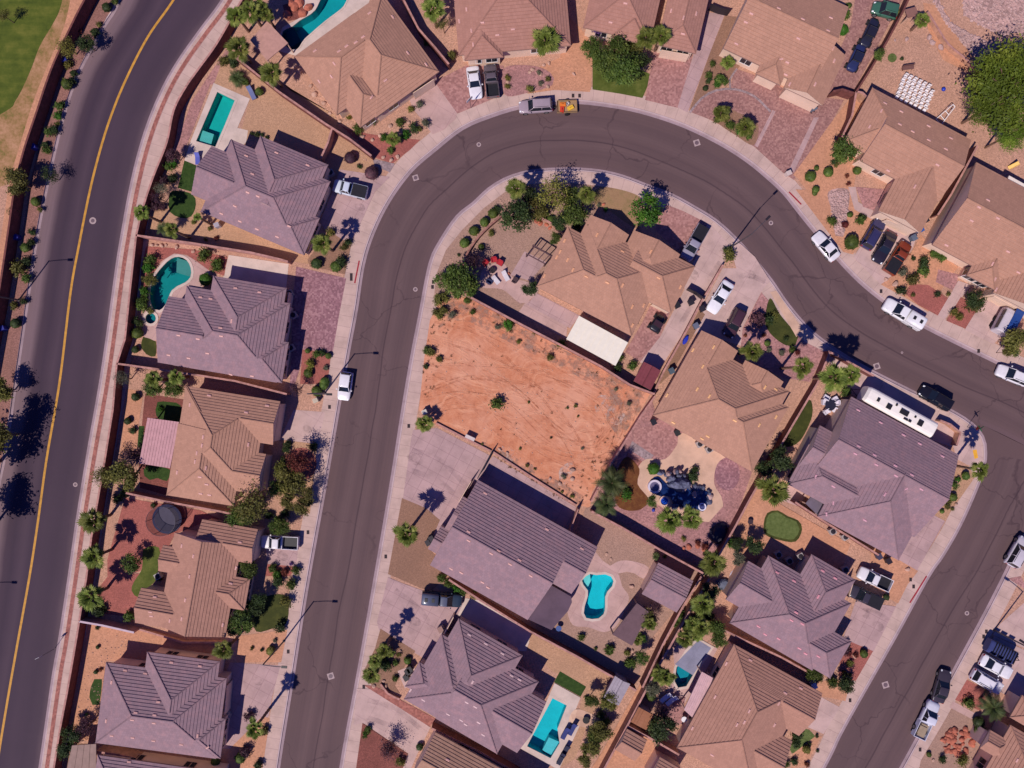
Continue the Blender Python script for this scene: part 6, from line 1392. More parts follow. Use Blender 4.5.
# ---------------------------------------------------------------- street furniture
GALV = plain((84,78,84), .5, .3, name='galvanised steel')
def street_lamp(label, bx_, by_, adir, h=8.6, arm=2.6):
    P = W(bx_, by_); root = thing('street_lamp', label, 'street lamp', (P.x, P.y, 0), 0, 'street lamps along the kerbs'); a = Vector((adir[0], -adir[1])).normalized()
    mb = MB(); mb.lathe([(.2,0),(.2,.1),(.11,.12),(.08,h)], 10); mb.build('pole', GALV, root)
    mb = MB(); pts = [(0,0,h-.1)]+[(a.x*arm*t, a.y*arm*t, h-.1+.35*math.sin(t*math.pi/2)) for t in (.25,.5,.75,1)]; mb.tube(pts, .05, 6); mb.build('arm', GALV, root)
    mb = MB(); e = Vector(pts[-1]); M_ = Matrix.Translation(e) @ Matrix.Rotation(math.atan2(a.y, a.x), 4, 'Z'); mb.box(-.1,.62,-.15,.15,-.08,.06,M=M_); mb.build('lamp_head', DARKM, root)
street_lamp('grey street lamp at the left kerb beside the white hatchback', 325, 393, (1,.02))
street_lamp('grey street lamp at the kerb near the lower left lawn', 284, 641, (1,.05))
street_lamp('grey street lamp between two driveways on the inner curve', 731, 247, (.7,-.7))
street_lamp('grey street lamp on the verge left of the main road', 19, 300, (1,0))
street_lamp('grey street lamp beyond the lower left edge of the main road', -37, 622, (1,.05))
street_lamp('grey street lamp at the concrete drive by the lower right edge', 994, 630, (-.6,-.4))
def sign(label, x, y, h, panels, cat='road sign', name='road_sign'):
    P = W(x, y); root = thing(name, label, cat, (P.x, P.y, .01)); mb = MB(); mb.tube([(0,0,0),(0,0,h)], .035, 8); mb.build('post', GALV, root)
    for z, L, hh, a, rgb, oct_ in panels:
        mb = MB(); n = 8 if oct_ else 4
        if oct_: pts = [(L/2*math.cos(math.pi/8+q*math.pi/4), L/2*math.sin(math.pi/8+q*math.pi/4)) for q in range(8)]
        else: pts = [(-L/2,-hh/2),(L/2,-hh/2),(L/2,hh/2),(-L/2,hh/2)]
        ca, sa = math.cos(a), math.sin(a); v = []
        for d_ in (-.015, .015): v += [(p[0]*ca-sa*(d_+.05), p[0]*sa+ca*(d_+.05), z+p[1]) for p in pts]
        mb.add(v, [tuple(reversed(range(n))), tuple(range(n, 2*n))]+[(q, (q+1)%n, n+(q+1)%n, n+q) for q in range(n)]); mb.build('panel', plain(rgb, .5, name='sign face'), root)
sign('street name and stop sign post at the corner by the trailer house', 967, 427, 3.2, [(2.4,.75,.75,1.0,(168,34,38),1), (3.0,.9,.2,.5,(30,96,60),0), (2.85,.9,.2,2.1,(30,96,60),0)])
sign('small sign post on the arterial sidewalk in the lower left', 54, 649, 3.6, [(3.2,.6,.75,.4,(216,210,210),0)])
sign('basketball hoop pole at the kerb below the white sedan', 471, 108, 3.1, [(2.9,1.1,.7,.8,(210,204,206),0)], 'basketball hoop', 'basketball_hoop')

def simple(name, label, cat, tile, pt, h, build, rz=0, group=None):
    P = Wt(tile, pt, h); root = thing(name, label, cat, (P.x, P.y, .02), rz, group); build(root); return root
# manholes: ring and square collars
def manhole(tile, x, y, r, square=False, look='round'):
    P = Wt(tile, (x, y)); root = thing('manhole', 'x', 'manhole cover', (P.x, P.y, RZ), 0.3)
    n = 4 if square else 20; mb = MB(); r *= .88; rr = r*(1.15 if square else 1)
    pts = [(rr*math.cos(2*math.pi*(q+.5)/n), rr*math.sin(2*math.pi*(q+.5)/n)) for q in range(n)]; mb.prism(pts, 0, .012); mb.build('collar', plain((166,144,144), .8, name='concrete collar'), root)
    pts = [(r*.55*math.cos(2*math.pi*q/20), r*.55*math.sin(2*math.pi*q/20)) for q in range(20)]; mb = MB(); mb.prism(pts, .012, .018); mb.build('lid', plain((104,84,92), .6, name='iron lid'), root)
    later(root, ('square collared' if square else 'round')+' manhole cover', 'manhole cover', 'manhole covers in the streets')
for a in [('f',861,389,.36),('h',522,402,.62,1),('i',235,577,.36),('e',862,710,.55,1),('m',348,570,.6,1),('o',645,123,.36),('p',437,697,.6,1),('p',538,642,.18),('t',798,150,.36),('t',472,437,.62,1),('b',369,114,.55),('c',299,403,.36),('c',389,158,.2),('a',770,222,.22),('a',605,567,.22)]: manhole(*a)
def lid(tile, x, y):
    P = Wt(tile, (x, y)); mb = MB(); mb.box(-.18,.18,-.26,.26,0,.03); o = mb.build('meter_lid', plain((52,40,44), .8, name='meter lid')); o.location = (P.x, P.y, .02); later(o, 'dark rectangular meter lid', 'meter lid', 'water meter lids in the sidewalks')
for a in [('f',605,333),('f',605,348),('f',933,360),('f',930,380),('g',518,92),('g',835,168),('g',432,593),('g',743,690),('h',353,302),('h',655,443),('i',612,383),('i',638,383),('p',452,397),('t',328,497),('t',608,694),('t',873,222),('t',862,242),('t',570,14),('t',582,42),('p',842,636)]: lid(*a)
flush()
# bins
def bin_(tile, x, y, rgb, look, rz=.5):
    def b(root):
        m_ = plain(rgb, .55, name='bin plastic'); mb = MB(); mb.add([(-.26,-.3,.08),(.26,-.3,.08),(.26,.3,.08),(-.26,.3,.08),(-.33,-.38,1.0),(.33,-.38,1.0),(.33,.38,1.0),(-.33,.38,1.0)], [(3,2,1,0),(4,5,6,7),(0,1,5,4),(1,2,6,5),(2,3,7,6),(3,0,4,7)]); mb.build('bin_body', m_, root)
        mb = MB(); mb.box(-.36,.36,-.41,.41,1.0,1.07); mb.build('lid', m_, root)
        for sg in (-1,1): mb = MB(); mb.tube([(sg*.24-.03,-.33,.12),(sg*.24+.03,-.33,.12)], .12, 10); mb.build('wheel', TYRE, root)
    r_ = simple('wheelie_bin', 'x', 'bin', tile, (x, y), 1.0, b, rz); later(r_, look, 'bin', 'wheeled bins beside the houses')
for a in [('m',816,430,(92,100,116),'grey wheeled bin'),('p',612,148,(50,84,150),'blue wheeled bin'),('p',585,182,(92,100,116),'grey wheeled bin'),('p',632,110,(44,40,50),'black wheeled bin'),('o',270,452,(34,32,40),'black wheeled bin'),('o',345,535,(96,100,120),'grey wheeled bin'),('o',247,715,(72,86,100),'grey wheeled bin'),
          ('s',857,440,(170,176,200),'pale wheeled bin'),('l',162,215,(140,104,98),'brown wheeled bin'),('h',830,385,(30,26,34),'black wheeled bin'),('h',838,375,(30,26,34),'black wheeled bin'),('h',824,408,(30,26,34),'black wheeled bin'),('k',112,635,(40,34,44),'black wheeled bin'),('k',125,620,(40,34,44),'black wheeled bin'),('o',370,466,(40,34,44),'black wheeled bin'),('o',325,440,(40,34,44),'black wheeled bin'),
          ('r',446,690,(60,56,80),'dark wheeled bin'),('r',484,708,(44,34,44),'black wheeled bin'),('q',350,195,(40,40,42),'black wheeled bin'),('q',255,152,(30,28,40),'black wheeled bin'),('r',618,538,(90,80,90),'grey wheeled bin')]: bin_(*a)
flush()
# A/C condensers on the side yards
def ac(tile, x, y):
    def b(root):
        mb = MB(); mb.box(-.42,.42,-.42,.42,.05,.85); mb.build('cabinet', plain((160,150,150), .5, name='cabinet'), root); mb = MB(); mb.lathe([(.34,.852),(.34,.9),(.05,.93)], 16); mb.build('fan_grille', DARKM, root)
    later(simple('air_conditioner', 'x', 'air conditioner', tile, (x, y), .8, b, .5), 'boxy air conditioner', 'air conditioner', 'air conditioners beside the houses')
for a in [('e',522,690),('B',955,340),('B',980,480),('B',965,690),('d',885,410),('d',905,560),('E',240,425),('K',475,550),('q',478,262),('q',440,240),('r',260,590),('r',310,612),('h',965,215),('J',510,135),('J',440,95),('J',868,192),('J',580,105)]: ac(*a)
flush()
# trampoline
def tramp(root):
    mb = MB(); mb.lathe([(2.0,.85),(2.05,.9),(1.7,.92)], 28); mb.f.pop(); mb.mi.pop(); mb.build('frame_pad', plain((40,40,80), .6, name='navy pad'), root)
    mb = MB(); mb.lathe([(1.7,.9),(.02,.88)], 28); mb.build('jump_mat', plain((64,58,78), .7, name='jump mat'), root)
    t = NT('safety net'); tr = t.new('ShaderNodeBsdfTransparent'); mx_ = t.new('ShaderNodeMixShader'); mx_.inputs[0].default_value = .45; t.color((.03,.02,.035,1)); t.ln(tr.outputs[0], mx_.inputs[1]); t.ln(t.b.outputs[0], mx_.inputs[2]); t.ln(mx_.outputs[0], t.n['Material Output'].inputs['Surface'])
    mb = MB(); mb.lathe([(1.98,.9),(1.98,2.7)], 28); mb.f.pop(); mb.mi.pop(); mb.build('safety_net', t.m, root)
    mb = MB(); mb.tube([(2.0*math.cos(q*math.pi/14), 2.0*math.sin(q*math.pi/14), 2.7) for q in range(29)], .03, 5); mb.build('top_ring', GALV, root)
    for q in range(6):
        a = q*math.pi/3; mb = MB(); mb.tube([(2.03*math.cos(a), 2.03*math.sin(a), 0),(2.03*math.cos(a), 2.03*math.sin(a), 2.75)], .035, 6); mb.build('pole', DARKM, root)
simple('trampoline', 'round dark trampoline with safety net on red gravel', 'trampoline', 'c', (668,540), .9, tramp)
# white folding chairs in rows
CHW = plain((226,218,220), .45, name='white resin', var=.04)
def folding_chair():
    root = thing('folding_chair', 'white folding chair standing in the rows behind the tan house', 'chair', (0,0,0), 0, 'white folding chairs set out in rows')
    mb = MB(); mb.box(-.23,.23,-.22,.22,.43,.46); mb.build('seat', CHW, root); mb = MB(); mb.box(-.22,.22,.2,.24,.6,.88); mb.build('backrest', CHW, root)
    for sg in (-1,1):
        for y0, y1, z1 in ((-.2,.22,.9),(.2,-.2,.45)): mb = MB(); mb.tube([(sg*.22,y0 if z1 > .5 else .25,0),(sg*.22,y1,z1)], .016, 5); mb.build('leg', CHW, root)
    return root
ch0 = folding_chair(); chn = 0
a0 = Wt('n', (541,310)); a1 = Wt('n', (650,362)); a2 = Wt('n', (508,393))
for i_ in range(7):
    for j_ in range(6):
        if i_ == 6 and j_ == 0: continue
        P = a0+(a1-a0)*(i_/6)+(a2-a0)*(j_/5); c_ = ch0 if chn == 0 else copy_tree(ch0); chn += 1
        c_.location = (P.x+rnd(-.04,.04), P.y+rnd(-.04,.04), .02); c_.rotation_euler = (0,0,math.radians(-26)+rnd(-.15,.15)); c_.scale = (1.0,1.0,1.05)
        c_['label'] = f"white folding chair, {ORD[i_]} column and {ORD[j_]} row from the upper left of the block"
        c_['category'] = 'chair'
# loungers, patio chairs, tables
def lounger(label, tile, x, y, ang, rgb, L=1.9):
    def b(root):
        m_ = plain(rgb, .7, name='lounger fabric'); mb = MB(); mb.box(-L/2,L*.18,-.32,.32,.32,.4); mb.build('seat_cushion', m_, root)
        mb = MB(); mb.add([(L*.18,-.32,.32),(L*.5,-.32,.72),(L*.5,.32,.72),(L*.18,.32,.32),(L*.18,-.32,.4),(L*.47,-.32,.8),(L*.47,.32,.8),(L*.18,.32,.4)], [(3,2,1,0),(4,5,6,7),(0,1,5,4),(1,2,6,5),(2,3,7,6),(3,0,4,7)]); mb.build('back_cushion', m_, root)
        for sx in (-.42,.3):
            for sg in (-1,1): mb = MB(); mb.box(sx*L-.03,sx*L+.03,sg*.27-.03,sg*.27+.03,0,.32); mb.build('leg', DARKM, root)
    return simple('sun_lounger', label, 'lounger', tile, (x, y), .4, b, math.radians(ang))
lounger('dark blue lounger nearer the L shaped pool', 'l', 662, 628, 62, (44,52,110)); lounger('dark blue lounger nearer the flagstone fire pit', 'l', 690, 612, 62, (44,52,110))
lounger('black lounger lowest on the white pool deck', 'l', 645, 730, 62, (34,36,60)); lounger('black lounger second lowest on the white pool deck', 'l', 662, 700, 62, (34,36,60))
lounger('white lounger left one beside the half covered pool', 's', 263, 486, 40, (226,220,230)); lounger('white lounger right one beside the half covered pool', 's', 287, 498, 40, (226,220,230))
lounger('white lounger left one in the seating courtyard', 'j', 303, 432, 130, (206,196,202), 1.3); lounger('white lounger right one in the seating courtyard', 'j', 342, 415, 118, (206,196,202), 1.5)
lounger('blue grey lounger on the deck of the rectangular pool', 'e', 206, 372, 115, (104,110,150)); lounger('small blue lounger below the rectangular pool spa', 'a', 790, 635, 92, (84,90,170), 1.6)
def armchair(label, tile, x, y, ang, rgb):
    def b(root):
        m_ = plain(rgb, .7, name='chair fabric'); mb = MB(); mb.box(-.35,.35,-.35,.35,.2,.45); mb.build('seat', m_, root); mb = MB(); mb.box(-.35,-.22,-.35,.35,.45,.9); mb.build('backrest', m_, root)
        for sg in (-1,1): mb = MB(); mb.box(-.22,.35,sg*.38-.06,sg*.38+.06,.2,.62); mb.build('armrest', m_, root)
    return simple('armchair', label, 'armchair', tile, (x, y), .5, b, math.radians(ang))
armchair('red armchair leftmost in the seating courtyard', 'j', 262, 362, -40, (166,36,48)); armchair('red armchair middle of three in the courtyard', 'j', 296, 350, -80, (166,36,48)); armchair('red armchair rightmost of three in the courtyard', 'j', 320, 362, -120, (166,36,48))
armchair('navy armchair lowest in the seating courtyard', 'j', 277, 438, 60, (40,46,84)); armchair('dark armchair beside the right courtyard lounger', 'j', 380, 432, 150, (70,50,56))
def rtable(label, tile, x, y, r, rgb, h=.74, umb=None):
    def b(root):
        mb = MB(); mb.lathe([(r*.96,h-.04),(r,h-.02),(r*.97,h)], 24); mb.build('tabletop', plain(rgb, .5, name='table'), root); mb = MB(); mb.lathe([(r*.4,0),(r*.4,.04),(.05,.06),(.05,h-.04)], 12); mb.build('pedestal', DARKM, root)
    return simple('round_table', label, 'table', tile, (x, y), h, b)
rtable('dark round fire table in the middle of the courtyard', 'j', 290, 392, .45, (46,36,40), .5)
rtable('white round table in the shade behind the putting green house', 'J', 510, 135, .42, (226,224,232)); rtable('black round fire pit on the flagstone patio', 'l', 745, 577, .5, (30,28,34), .45)
rtable('small white round table beside the covered pool house', 's', 337, 574, .4, (226,222,230)); rtable('dark round table on the yard left of the putting green', 'q', 642, 551, .38, (60,44,52), .5)
rtable('dark oval patio table between white chairs by the trailer house', 'r', 250, 85, .75, (34,34,54))
for q, (x_, y_) in enumerate([(225,72),(234,55),(268,62),(275,75),(270,105),(235,110)]): armchair(f'white patio chair, {ORD[q]} clockwise round the dark oval table', 'r', x_, y_, q*60, (206,198,210))
rtable('blue grey barbecue table beside the slate patio cover', 'l', 635, 210, .4, (60,84,140)); 
def bench(label, tile, x, y, ang, L, rgb):
    def b(root):
        m_ = plain(rgb, .7, name='bench timber'); mb = MB(); mb.box(-L/2,L/2,-.25,.25,.4,.46); mb.build('seat', m_, root)
        mb = MB(); mb.box(-L/2,L/2,.22,.28,.5,.9); mb.build('backrest', m_, root)
        for sx in (-.42,.42): mb = MB(); mb.box(sx*L-.04,sx*L+.04,-.22,.22,0,.4); mb.build('leg', m_, root)
    return simple('bench', label, 'bench', tile, (x, y), .5, b, math.radians(ang))
bench('brown garden bench on tan gravel above the white chairs', 'n', 562, 270, 8, 1.6, (112,78,74)); bench('white bench at the lower edge of the vacant lot', 'k', 280, 215, -25, 1.4, (190,176,176)); bench('dark bench beside the putting green yard wall', 'q', 600, 530, 62, 1.6, (80,50,52))
# play slide, ladder frame, ball, putting disk
def slide(root):
    y_ = plain((214,168,70), .4, name='yellow plastic'); mb = MB(); mb.add([(-.8,-.3,.1),(.6,-.3,1.1),(.6,.3,1.1),(-.8,.3,.1),(-.8,-.3,.16),(.6,-.3,1.16),(.6,.3,1.16),(-.8,.3,.16)], [(3,2,1,0),(4,5,6,7),(0,1,5,4),(1,2,6,5),(2,3,7,6),(3,0,4,7)]); mb.build('chute', y_, root)
    for sg in (-1,1): mb = MB(); mb.tube([(-.8,sg*.32,.2),(.6,sg*.32,1.25)], .05, 5); mb.build('side_rail', y_, root)
    mb = MB(); mb.box(.6,.68,-.3,.3,0,1.1); mb.build('ladder', y_, root)
simple('play_slide', 'yellow plastic play slide on dirt near the right edge', 'slide', 'n', (986,660), .6, slide, .5).scale = (.75,.75,.8)
def frame(root):
    mb = MB()
    for a, b in (((-1.2,-.6,.3),(1.3,.2,1.2)),((-1.2,.5,.3),(1.3,.6,1.2)),((-1.2,-.6,.3),(-1.2,.5,.3)),((-.5,-.4,.5),(-.5,.5,.5)),((.2,-.2,.8),(.2,.55,.8)),((1.3,.2,1.2),(1.3,.6,1.2)),((1.3,.2,1.2),(1.3,.1,0)),((1.3,.6,1.2),(1.3,.7,0))): mb.tube([a, b], .05, 6)
    mb.build('ladder_frame', CHW, root)
simple('climbing_frame', 'white tubular climbing frame right of the white chairs', 'climbing frame', 'n', (712,462), .6, frame, math.radians(40))
mb = MB(); mb.lathe([(.01,0),(.2,.05),(.3,.25),(.2,.45),(.01,.5)], 16); o = mb.build('ball', plain((40,60,170), .4, name='blue ball'), None, True); P = Wt('n', (698,360)); o.location = (P.x, P.y, .02); tag(o, 'blue ball lying on the tan gravel right of white chairs', 'ball')
mb = MB(); mb.prism(ell(0,0,.62), 0, .05); o = mb.build('turf_disk', GREEN); P = Wt('n', (496,232)); o.location = (P.x, P.y, .03); tag(o, 'round green turf disk on the dirt above the bench', 'turf disk')
for lb, tile, x_, y_, sx, sy, rgb, hh in [('bright blue tarp lump in the side yard bed', 'o', 303, 592, .35, .7, (34,50,170), .4), ('grey blue cushion heap beside the putting green house', 'J', 95, 290, 1.2, .8, (92,96,116), .6), ('white folded tarp leaning beside the putting green house', 'J', 158, 228, .5, 1.2, (200,194,214), .5), ('blue bucket on the gravel near the rock pond', 'L', 140, 617, .25, .25, (50,60,150), .35), ('dark equipment heap under the wall corner by the putting green', 'q', 515, 600, 1.2, 1.6, (44,40,54), .8)]:
    mb = MB(); mb.lathe([(1,0),(.96,.5),(.7,.9),(.2,1.0)], 10, sx=sx, sy=sy); mb.v = [(x_2*(1+.18*math.sin(9*x_2+5*z_)), y_2*(1+.15*math.cos(7*y_2+3*z_)), z_*hh) for x_2, y_2, z_ in mb.v]
    o = mb.build('covered_heap', plain(rgb, .6, name='tarp')); P = Wt(tile, (x_, y_), .3); o.location = (P.x, P.y, .02); o.rotation_euler = (0,0,-.5); tag(o, lb, 'heap')
# planters along the covered pool terrace and utility cabinets
for lb, tile, x_, y_, rgb in [('pale utility box at the kerb by the hedge', 'g', 462, 66, (186,170,150)), ('pale mailbox pedestal beside the squat palm at the vacant lot', 'k', 98, 112, (196,186,176)), ('pale utility cabinet beside the mauve house side yard', 'A', 235, 672, (160,152,164)), ('stone pillar at the paver forecourt kerb', 'm', 715, 692, (196,176,170)), ('blue tank beside the brown wall on the path', 'b', 62, 180, (44,50,130)), ('blue tank lowest beside the brown wall', 'b', 8, 545, (44,50,130)), ('blue tank uppermost beside the brown wall', 'a', 132, 586, (44,50,130)), ('blue tank near the yellowish sparse tree', 'a', 256, 238, (44,50,130))]:
    def b(root, rgb=rgb): mb = MB(); mb.box(-.32,.32,-.28,.28,0,.9); mb.build('cabinet', plain(rgb, .6, name='cabinet paint'), root); mb = MB(); mb.box(-.35,.35,-.31,.31,.9,.96); mb.build('lid', plain(rgb, .5, name='cabinet paint'), root)
    simple('utility_box', lb, 'utility box', tile, (x_, y_), .8, b, .4)

# ---------------------------------------------------------------- rocks
def rockmesh(seed, rough=.25):
    rr = random.Random(seed); bm = bmesh.new(); bmesh.ops.create_icosphere(bm, subdivisions=2, radius=1)
    ps = [(Vector((rr.uniform(-1,1), rr.uniform(-1,1), rr.uniform(-1,1))).normalized(), rr.uniform(.6,.95)) for _ in range(12)]
    for v in bm.verts:
        for n_, d_ in ps:
            k = v.co.dot(n_)
            if k > d_: v.co -= n_*(k-d_)
    me = bpy.data.meshes.new('rock'); bm.to_mesh(me); bm.free(); me.materials.append(ROCKM); return me
ROCKM = gravel((186,148,132), 'pale boulder', grain=3, var=.2); ROCKR = gravel((178,104,84), 'orange boulder', grain=3, var=.2); ROCKG = gravel((180,148,144), 'grey boulder', grain=3, var=.2); ROCKD = gravel((92,94,118), 'blue grey boulder', grain=3, var=.35)
RKM = [rockmesh(i) for i in range(5)]
def rock(P, r, m, look, rz=None, zs=.6, grp=None, lab=True):
    o = bpy.data.objects.new('rock', R.choice(RKM)); link(o); o.location = (P.x, P.y, r*zs*.5); o.scale = (r, r*rnd(.65,.95), r*zs); o.rotation_euler = (0,0,rnd(0,6.28))
    o.material_slots[0].link = 'OBJECT'; o.material_slots[0].material = m
    if lab: later(o, look, 'rock', grp or 'landscape rocks in the yards')
    return o
for tile, l_, m, look in [('e', [(650,550,.5),(720,545,.4),(765,640,.4),(735,630,.35),(790,628,.35),(690,560,.35),(560,485,.35),(460,380,.5),(445,345,.35),(495,415,.4),(760,505,.4),(835,490,.35),(520,455,.3),(400,290,.4),(380,270,.35)], ROCKM, 'pale angular rock'),
        ('e', [(380,30,.9),(410,55,.8),(350,60,.7),(435,35,.8),(400,15,.8),(365,15,.6)], ROCKR, 'reddish waterfall rock'),
        ('b', [(610,213,.35),(628,213,.3),(650,215,.35),(707,220,.4),(773,238,.35),(665,212,.25)], ROCKM, 'pale small rock'),
        ('i', [(450,280,.4),(482,298,.4),(486,335,.45),(510,348,.35),(615,298,.35),(515,255,.35),(495,262,.3),(350,330,.35),(362,350,.3),(440,290,.3)], ROCKM, 'pale yard rock'),
        ('p', [(508,368,.6),(470,350,.4),(530,405,.5),(925,600,.4)], ROCKM, 'pale kerbside rock'), ('q', [(395,650,.5),(430,648,.45),(455,660,.4),(375,655,.35)], ROCKR, 'reddish stacked rock'),
        ('s', [(125,40,.45),(110,300,.4),(140,310,.4),(160,318,.35),(128,298,.35)], ROCKM, 'pale lawn rock'), ('h', [(745,440,.35),(735,420,.3),(695,440,.35),(800,300,.3),(300,262,.35)], ROCKM, 'pale bed rock'),
        ('k', [(825,680,.3),(843,700,.25),(600,378,.35),(690,345,.5),(640,400,.35),(690,380,.4),(400,262,.35),(430,275,.3),(650,365,.4)], ROCKM, 'pale dirt rock'), ('r', [(556,740,.4),(750,480,.3)], ROCKM, 'pale corner rock'), ('t', [(345,320,.45),(660,735,.3)], ROCKM, 'pale gravel rock'), ('n', [(642,150,.5),(690,190,.55),(655,172,.5),(552,158,.4),(506,162,.25)], ROCKG, 'grey slope rock'),
        ('j', [(355,408,.3),(735,130,.3),(480,205,.45),(505,212,.4),(465,198,.4),(520,225,.35)], ROCKR, 'reddish courtyard rock')]:
    for x_, y_, r_ in l_: rock(Wt(tile, (x_, y_)), r_, m, look)
# orange rock mound bottom right
for q in range(46):
    a = rnd(0,6.28); rr_ = math.sqrt(rnd(0,1)); P = Wt('t', (760+62*rr_*math.cos(a), 658+55*rr_*math.sin(a))); rock(P, rnd(.25,.6), ROCKR, 'orange mound rock', grp='orange rocks in the mound')
for q in range(7):
    P = Wt('t', (800+rnd(-15,20), 480+rnd(-15,15))); rock(P, rnd(.25,.45), ROCKR, 'orange rock beside date palm', grp='orange rocks beside the date palm')
flush()
# loose stones on the slopes and dirt: one mass
def stones(name, regions, m, n, r0, r1, seed):
    rr = random.Random(seed); mb = MB()
    for tile, poly in regions:
        w = wl(poly, tile); x0, x1 = min(p[0] for p in w), max(p[0] for p in w); y0, y1 = min(p[1] for p in w), max(p[1] for p in w); k = 0
        while k < n:
            p = (rr.uniform(x0,x1), rr.uniform(y0,y1))
            if not inside(p, w): continue
            k += 1; r = rr.uniform(r0, r1)**1; vs = []
            for u_ in range(5): a = 2*math.pi*u_/5+rr.uniform(-.3,.3); vs.append((p[0]+r*math.cos(a)*rr.uniform(.7,1.1), p[1]+r*math.sin(a)*rr.uniform(.6,1.1), .01))
            vs.append((p[0]+rr.uniform(-.2,.2)*r, p[1], .02+r*.7)); mb.add(vs, [(0,1,5),(1,2,5),(2,3,5),(3,4,5),(4,0,5)])
    o = mb.build(name, m); tag(o, None, None, None, 'stuff'); return o
tag(stones('loose_grey_stones', [('n', [(780,-30),(1024,-30),(1024,150),(1000,130),(940,140),(860,110),(780,60)]), ('n', [(600,-30),(640,-30),(700,80),(760,150),(850,260),(900,235),(910,180),(800,130),(730,90),(690,20)]), ('p', [(245,0),(320,-5),(320,70),(300,175),(270,170),(255,80)])], ROCKG, 420, .12, .34, 5), 'loose grey stones scattered over the sandy slope', 'stones')
tag(stones('scattered_pebbles', [('z', [(440,302),(467,299),(545,340),(640,398),(610,460),(590,505),(492,448),(425,408),(426,350)]), ('e', [(420,300),(600,490),(690,650),(640,640),(520,500)]), ('z', [(90,640),(140,632),(150,660),(108,662),(98,740),(75,720)]), ('z', [(436,298),(450,250),(500,200),(520,190),(500,212),(465,262),(464,294)])], ROCKM, 170, .05, .16, 6), 'small pale pebbles scattered over dirt and gravel', 'pebbles')
DRYB = leafmat((112,84,60), (150,112,78), 'dry weed')
# dry weeds along the edges of the vacant lot: one mass
rr = random.Random(11); mb = MB()
for poly, n in (([(440,300),(467,298),(545,338),(600,366),(640,392),(632,402),(590,376),(530,350),(470,318),(448,330),(432,400),(420,405),(424,350)], 130), ([(640,400),(625,449),(592,506),(570,500),(545,480),(600,450),(620,410)], 80), ([(492,448),(560,490),(580,505),(560,500),(500,462)], 60), ([(450,330),(620,400),(590,480),(500,440),(440,400)], 25)):
    w = wl(poly); x0, x1 = min(p[0] for p in w), max(p[0] for p in w); y0, y1 = min(p[1] for p in w), max(p[1] for p in w); k = 0
    while k < n:
        p = (rr.uniform(x0,x1), rr.uniform(y0,y1))
        if not inside(p, w): continue
        k += 1; r = rr.uniform(.06,.24)
        for q in range(14):
            a = rr.uniform(0,6.28); d_ = Vector((math.cos(a), math.sin(a), rr.uniform(.3,1.2)))*r; s_ = Vector((-math.sin(a), math.cos(a), 0))*r*.12; b_ = Vector((p[0]+rr.uniform(-.1,.1), p[1]+rr.uniform(-.1,.1), .01)); mb.add([b_-s_, b_+d_, b_+s_], [(0,1,2)])
tag(mb.build('dry_weeds', DRYB), 'dry brown weeds scattered along the edges of the vacant lot', 'weeds', None, 'stuff')

# ---------------------------------------------------------------- rock pond
P0 = Wt('L', (400,420)); pond = thing('rock_pond', 'blue rock pond with boulders, small slide pools and spa rings', 'garden pond', (P0.x, P0.y, 0))
def Lp(x, y): p = Wt('L', (x, y)); return (p.x-P0.x, p.y-P0.y)
BLUEW = NT('deep blue water'); BLUEW.b.inputs['Roughness'].default_value = .12; BLUEW.b.inputs['Specular IOR Level'].default_value = .5; n_ = BLUEW.noise(BLUEW.pos(), 2.0, 4); BLUEW.bump(n_, .4, .04); BLUEW = BLUEW.color(BLUEW.ramp(n_, [(.35, (.004,.008,.05,1)), (.7, (.012,.035,.14,1))]))
wp = smooth([Lp(*p) for p in [(110,310),(180,270),(250,330),(330,400),(430,430),(480,380),(600,400),(700,440),(690,560),(640,630),(560,600),(450,590),(340,560),(310,480),(200,470),(120,420)]], True, .4)
if area(wp) < 0: wp = wp[::-1]
mb = MB(); mb.prism(wp, .0, .16); mb.build('water', BLUEW, pond)
for nm, x_, y_, r_, c1, c2, hh in (('slide_pool', 145, 370, .95, (196,184,200), (104,96,126), .5), ('spa_ring', 245, 520, .75, (206,172,158), (28,70,170), .45), ('step_ring', 632, 578, .55, (214,208,226), (70,74,120), .35)):
    lx, ly = Lp(x_, y_); mb = MB(); mb.lathe([(r_,0),(r_,hh),(r_*.72,hh),(r_*.68,hh-.12)], 24, c=(lx,ly,0)); mb.f.pop(); mb.mi.pop(); a_ = mb.build(nm, plain(c1, .6, name='ring render'), pond)
    mb = MB(); mb.lathe([(r_*.7,hh-.16),(.01,hh-.14)], 24, c=(lx,ly,0)); mb.build('pool_surface', plain(c2, .2, name='ring water'), a_)
rr = random.Random(3); spots = [(x_, y_) for x_, y_ in [(235,225),(270,240),(300,225),(340,240),(330,280),(290,290),(360,220),(400,215),(430,250),(390,265),(420,290),(460,300),(350,310),(300,330),(480,350),(520,370),(560,365),(600,385),(650,380),(690,400),(710,440),(720,470),(690,500),(700,530),(440,400),(500,400),(380,560),(430,600),(350,570),(520,610),(560,620),(480,590),(550,460),(410,345),(450,340),(250,270),(590,420),(630,420),(300,265),(380,300),(200,240)]]
for x_, y_ in spots:
    lx, ly = Lp(x_+rr.uniform(-12,12), y_+rr.uniform(-12,12)); r_ = rr.uniform(.25,.62); o = bpy.data.objects.new('boulder', rr.choice(RKM)); link(o, pond); hz = .25+ (1.1 if 260 < x_ < 470 and y_ < 320 else .3)*rr.uniform(.4,1); o.location = (lx, ly, hz*.5); o.scale = (r_, r_*.8, hz*.6+.1); o.rotation_euler = (0,0,rr.uniform(0,6)); o.material_slots[0].link = 'OBJECT'; o.material_slots[0].material = ROCKD if rr.random() < .8 else ROCKG
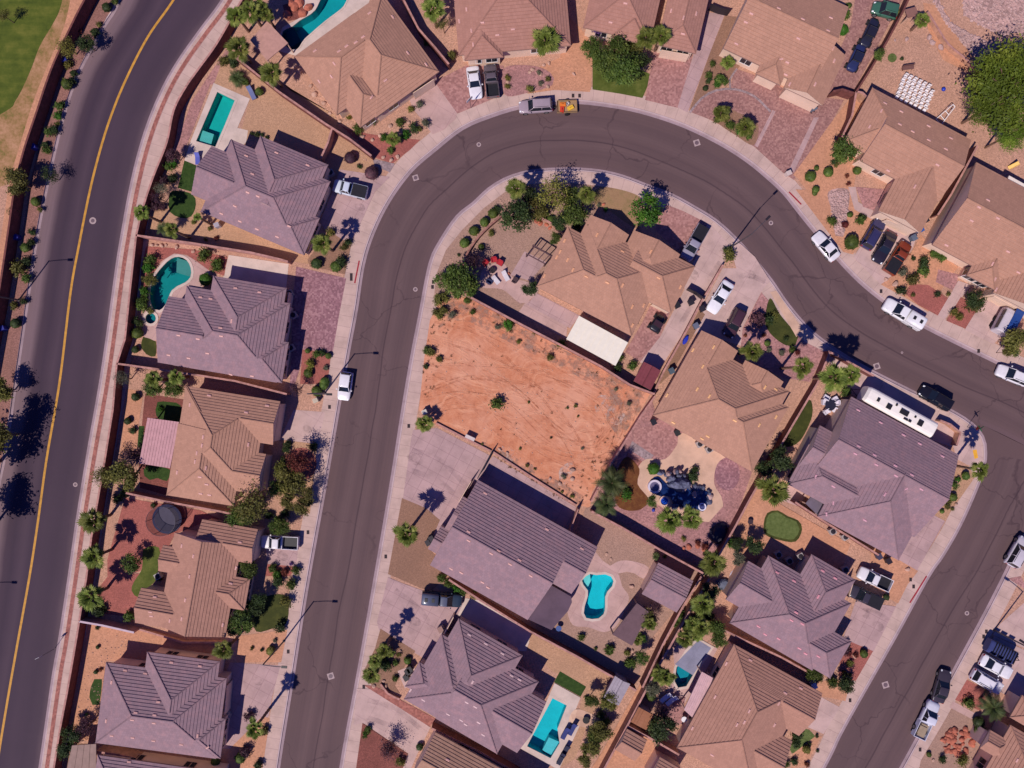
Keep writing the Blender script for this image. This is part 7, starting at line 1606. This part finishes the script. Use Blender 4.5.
lx, ly = Lp(400, 340); mb = MB(); mb.lathe([(1.5,0),(1.3,.9),(.9,1.5),(.2,1.7)], 12, c=(lx,ly,0), sx=1.2, sy=.6); mb.v = [(a+.12*math.sin(5*b), b+.12*math.cos(6*a), c*(1+.1*math.sin(4*a+3*b))) for a, b, c in mb.v]; mb.build('grotto_mound', ROCKD, pond)
# ---------------------------------------------------------------- sky, sun, camera
sc = bpy.context.scene
az = Vector((.6, .8)).normalized(); EL = math.radians(51.7)
d = Vector((az.x*math.cos(EL), az.y*math.cos(EL), -math.sin(EL)))
sl = bpy.data.lights.new('sun', 'SUN'); sl.energy = 4.4; sl.angle = math.radians(.53); sl.color = (1, .92, .83)
so = bpy.data.objects.new('sun', sl); so.rotation_euler = d.to_track_quat('-Z', 'Y').to_euler(); so.location = (-60, -80, 130); C.objects.link(so)
w = bpy.data.worlds.new('World'); sc.world = w; w.use_nodes = True; nt = w.node_tree
sky = nt.nodes.new('ShaderNodeTexSky'); sky.sky_type = 'NISHITA'; sky.sun_disc = False
sky.sun_elevation = EL; sky.sun_rotation = math.atan2(-az.x, -az.y) % (2*math.pi); sky.air_density = 1.2; sky.dust_density = .4; sky.ozone_density = 3
mx = nt.nodes.new('ShaderNodeMix'); mx.data_type = 'RGBA'; mx.blend_type = 'MULTIPLY'; mx.inputs[0].default_value = 1; mx.inputs[7].default_value = (.38, .52, 1.6, 1)
nt.links.new(sky.outputs[0], mx.inputs[6]); bg = nt.nodes['Background']; nt.links.new(mx.outputs[2], bg.inputs['Color']); bg.inputs['Strength'].default_value = .046
cam = bpy.data.cameras.new('camera'); co = bpy.data.objects.new('camera', cam); C.objects.link(co)
co.location = (0, 0, CH); co.rotation_euler = (0, 0, 0); cam.sensor_width = 36; cam.lens = 36*CH/(1024*S); cam.clip_end = 5000; cam.clip_start = .5
sc.camera = co
sc.view_settings.view_transform = 'Standard'; sc.view_settings.look = 'None'; sc.view_settings.exposure = 0
sc.render.resolution_x = 1024; sc.render.resolution_y = 768
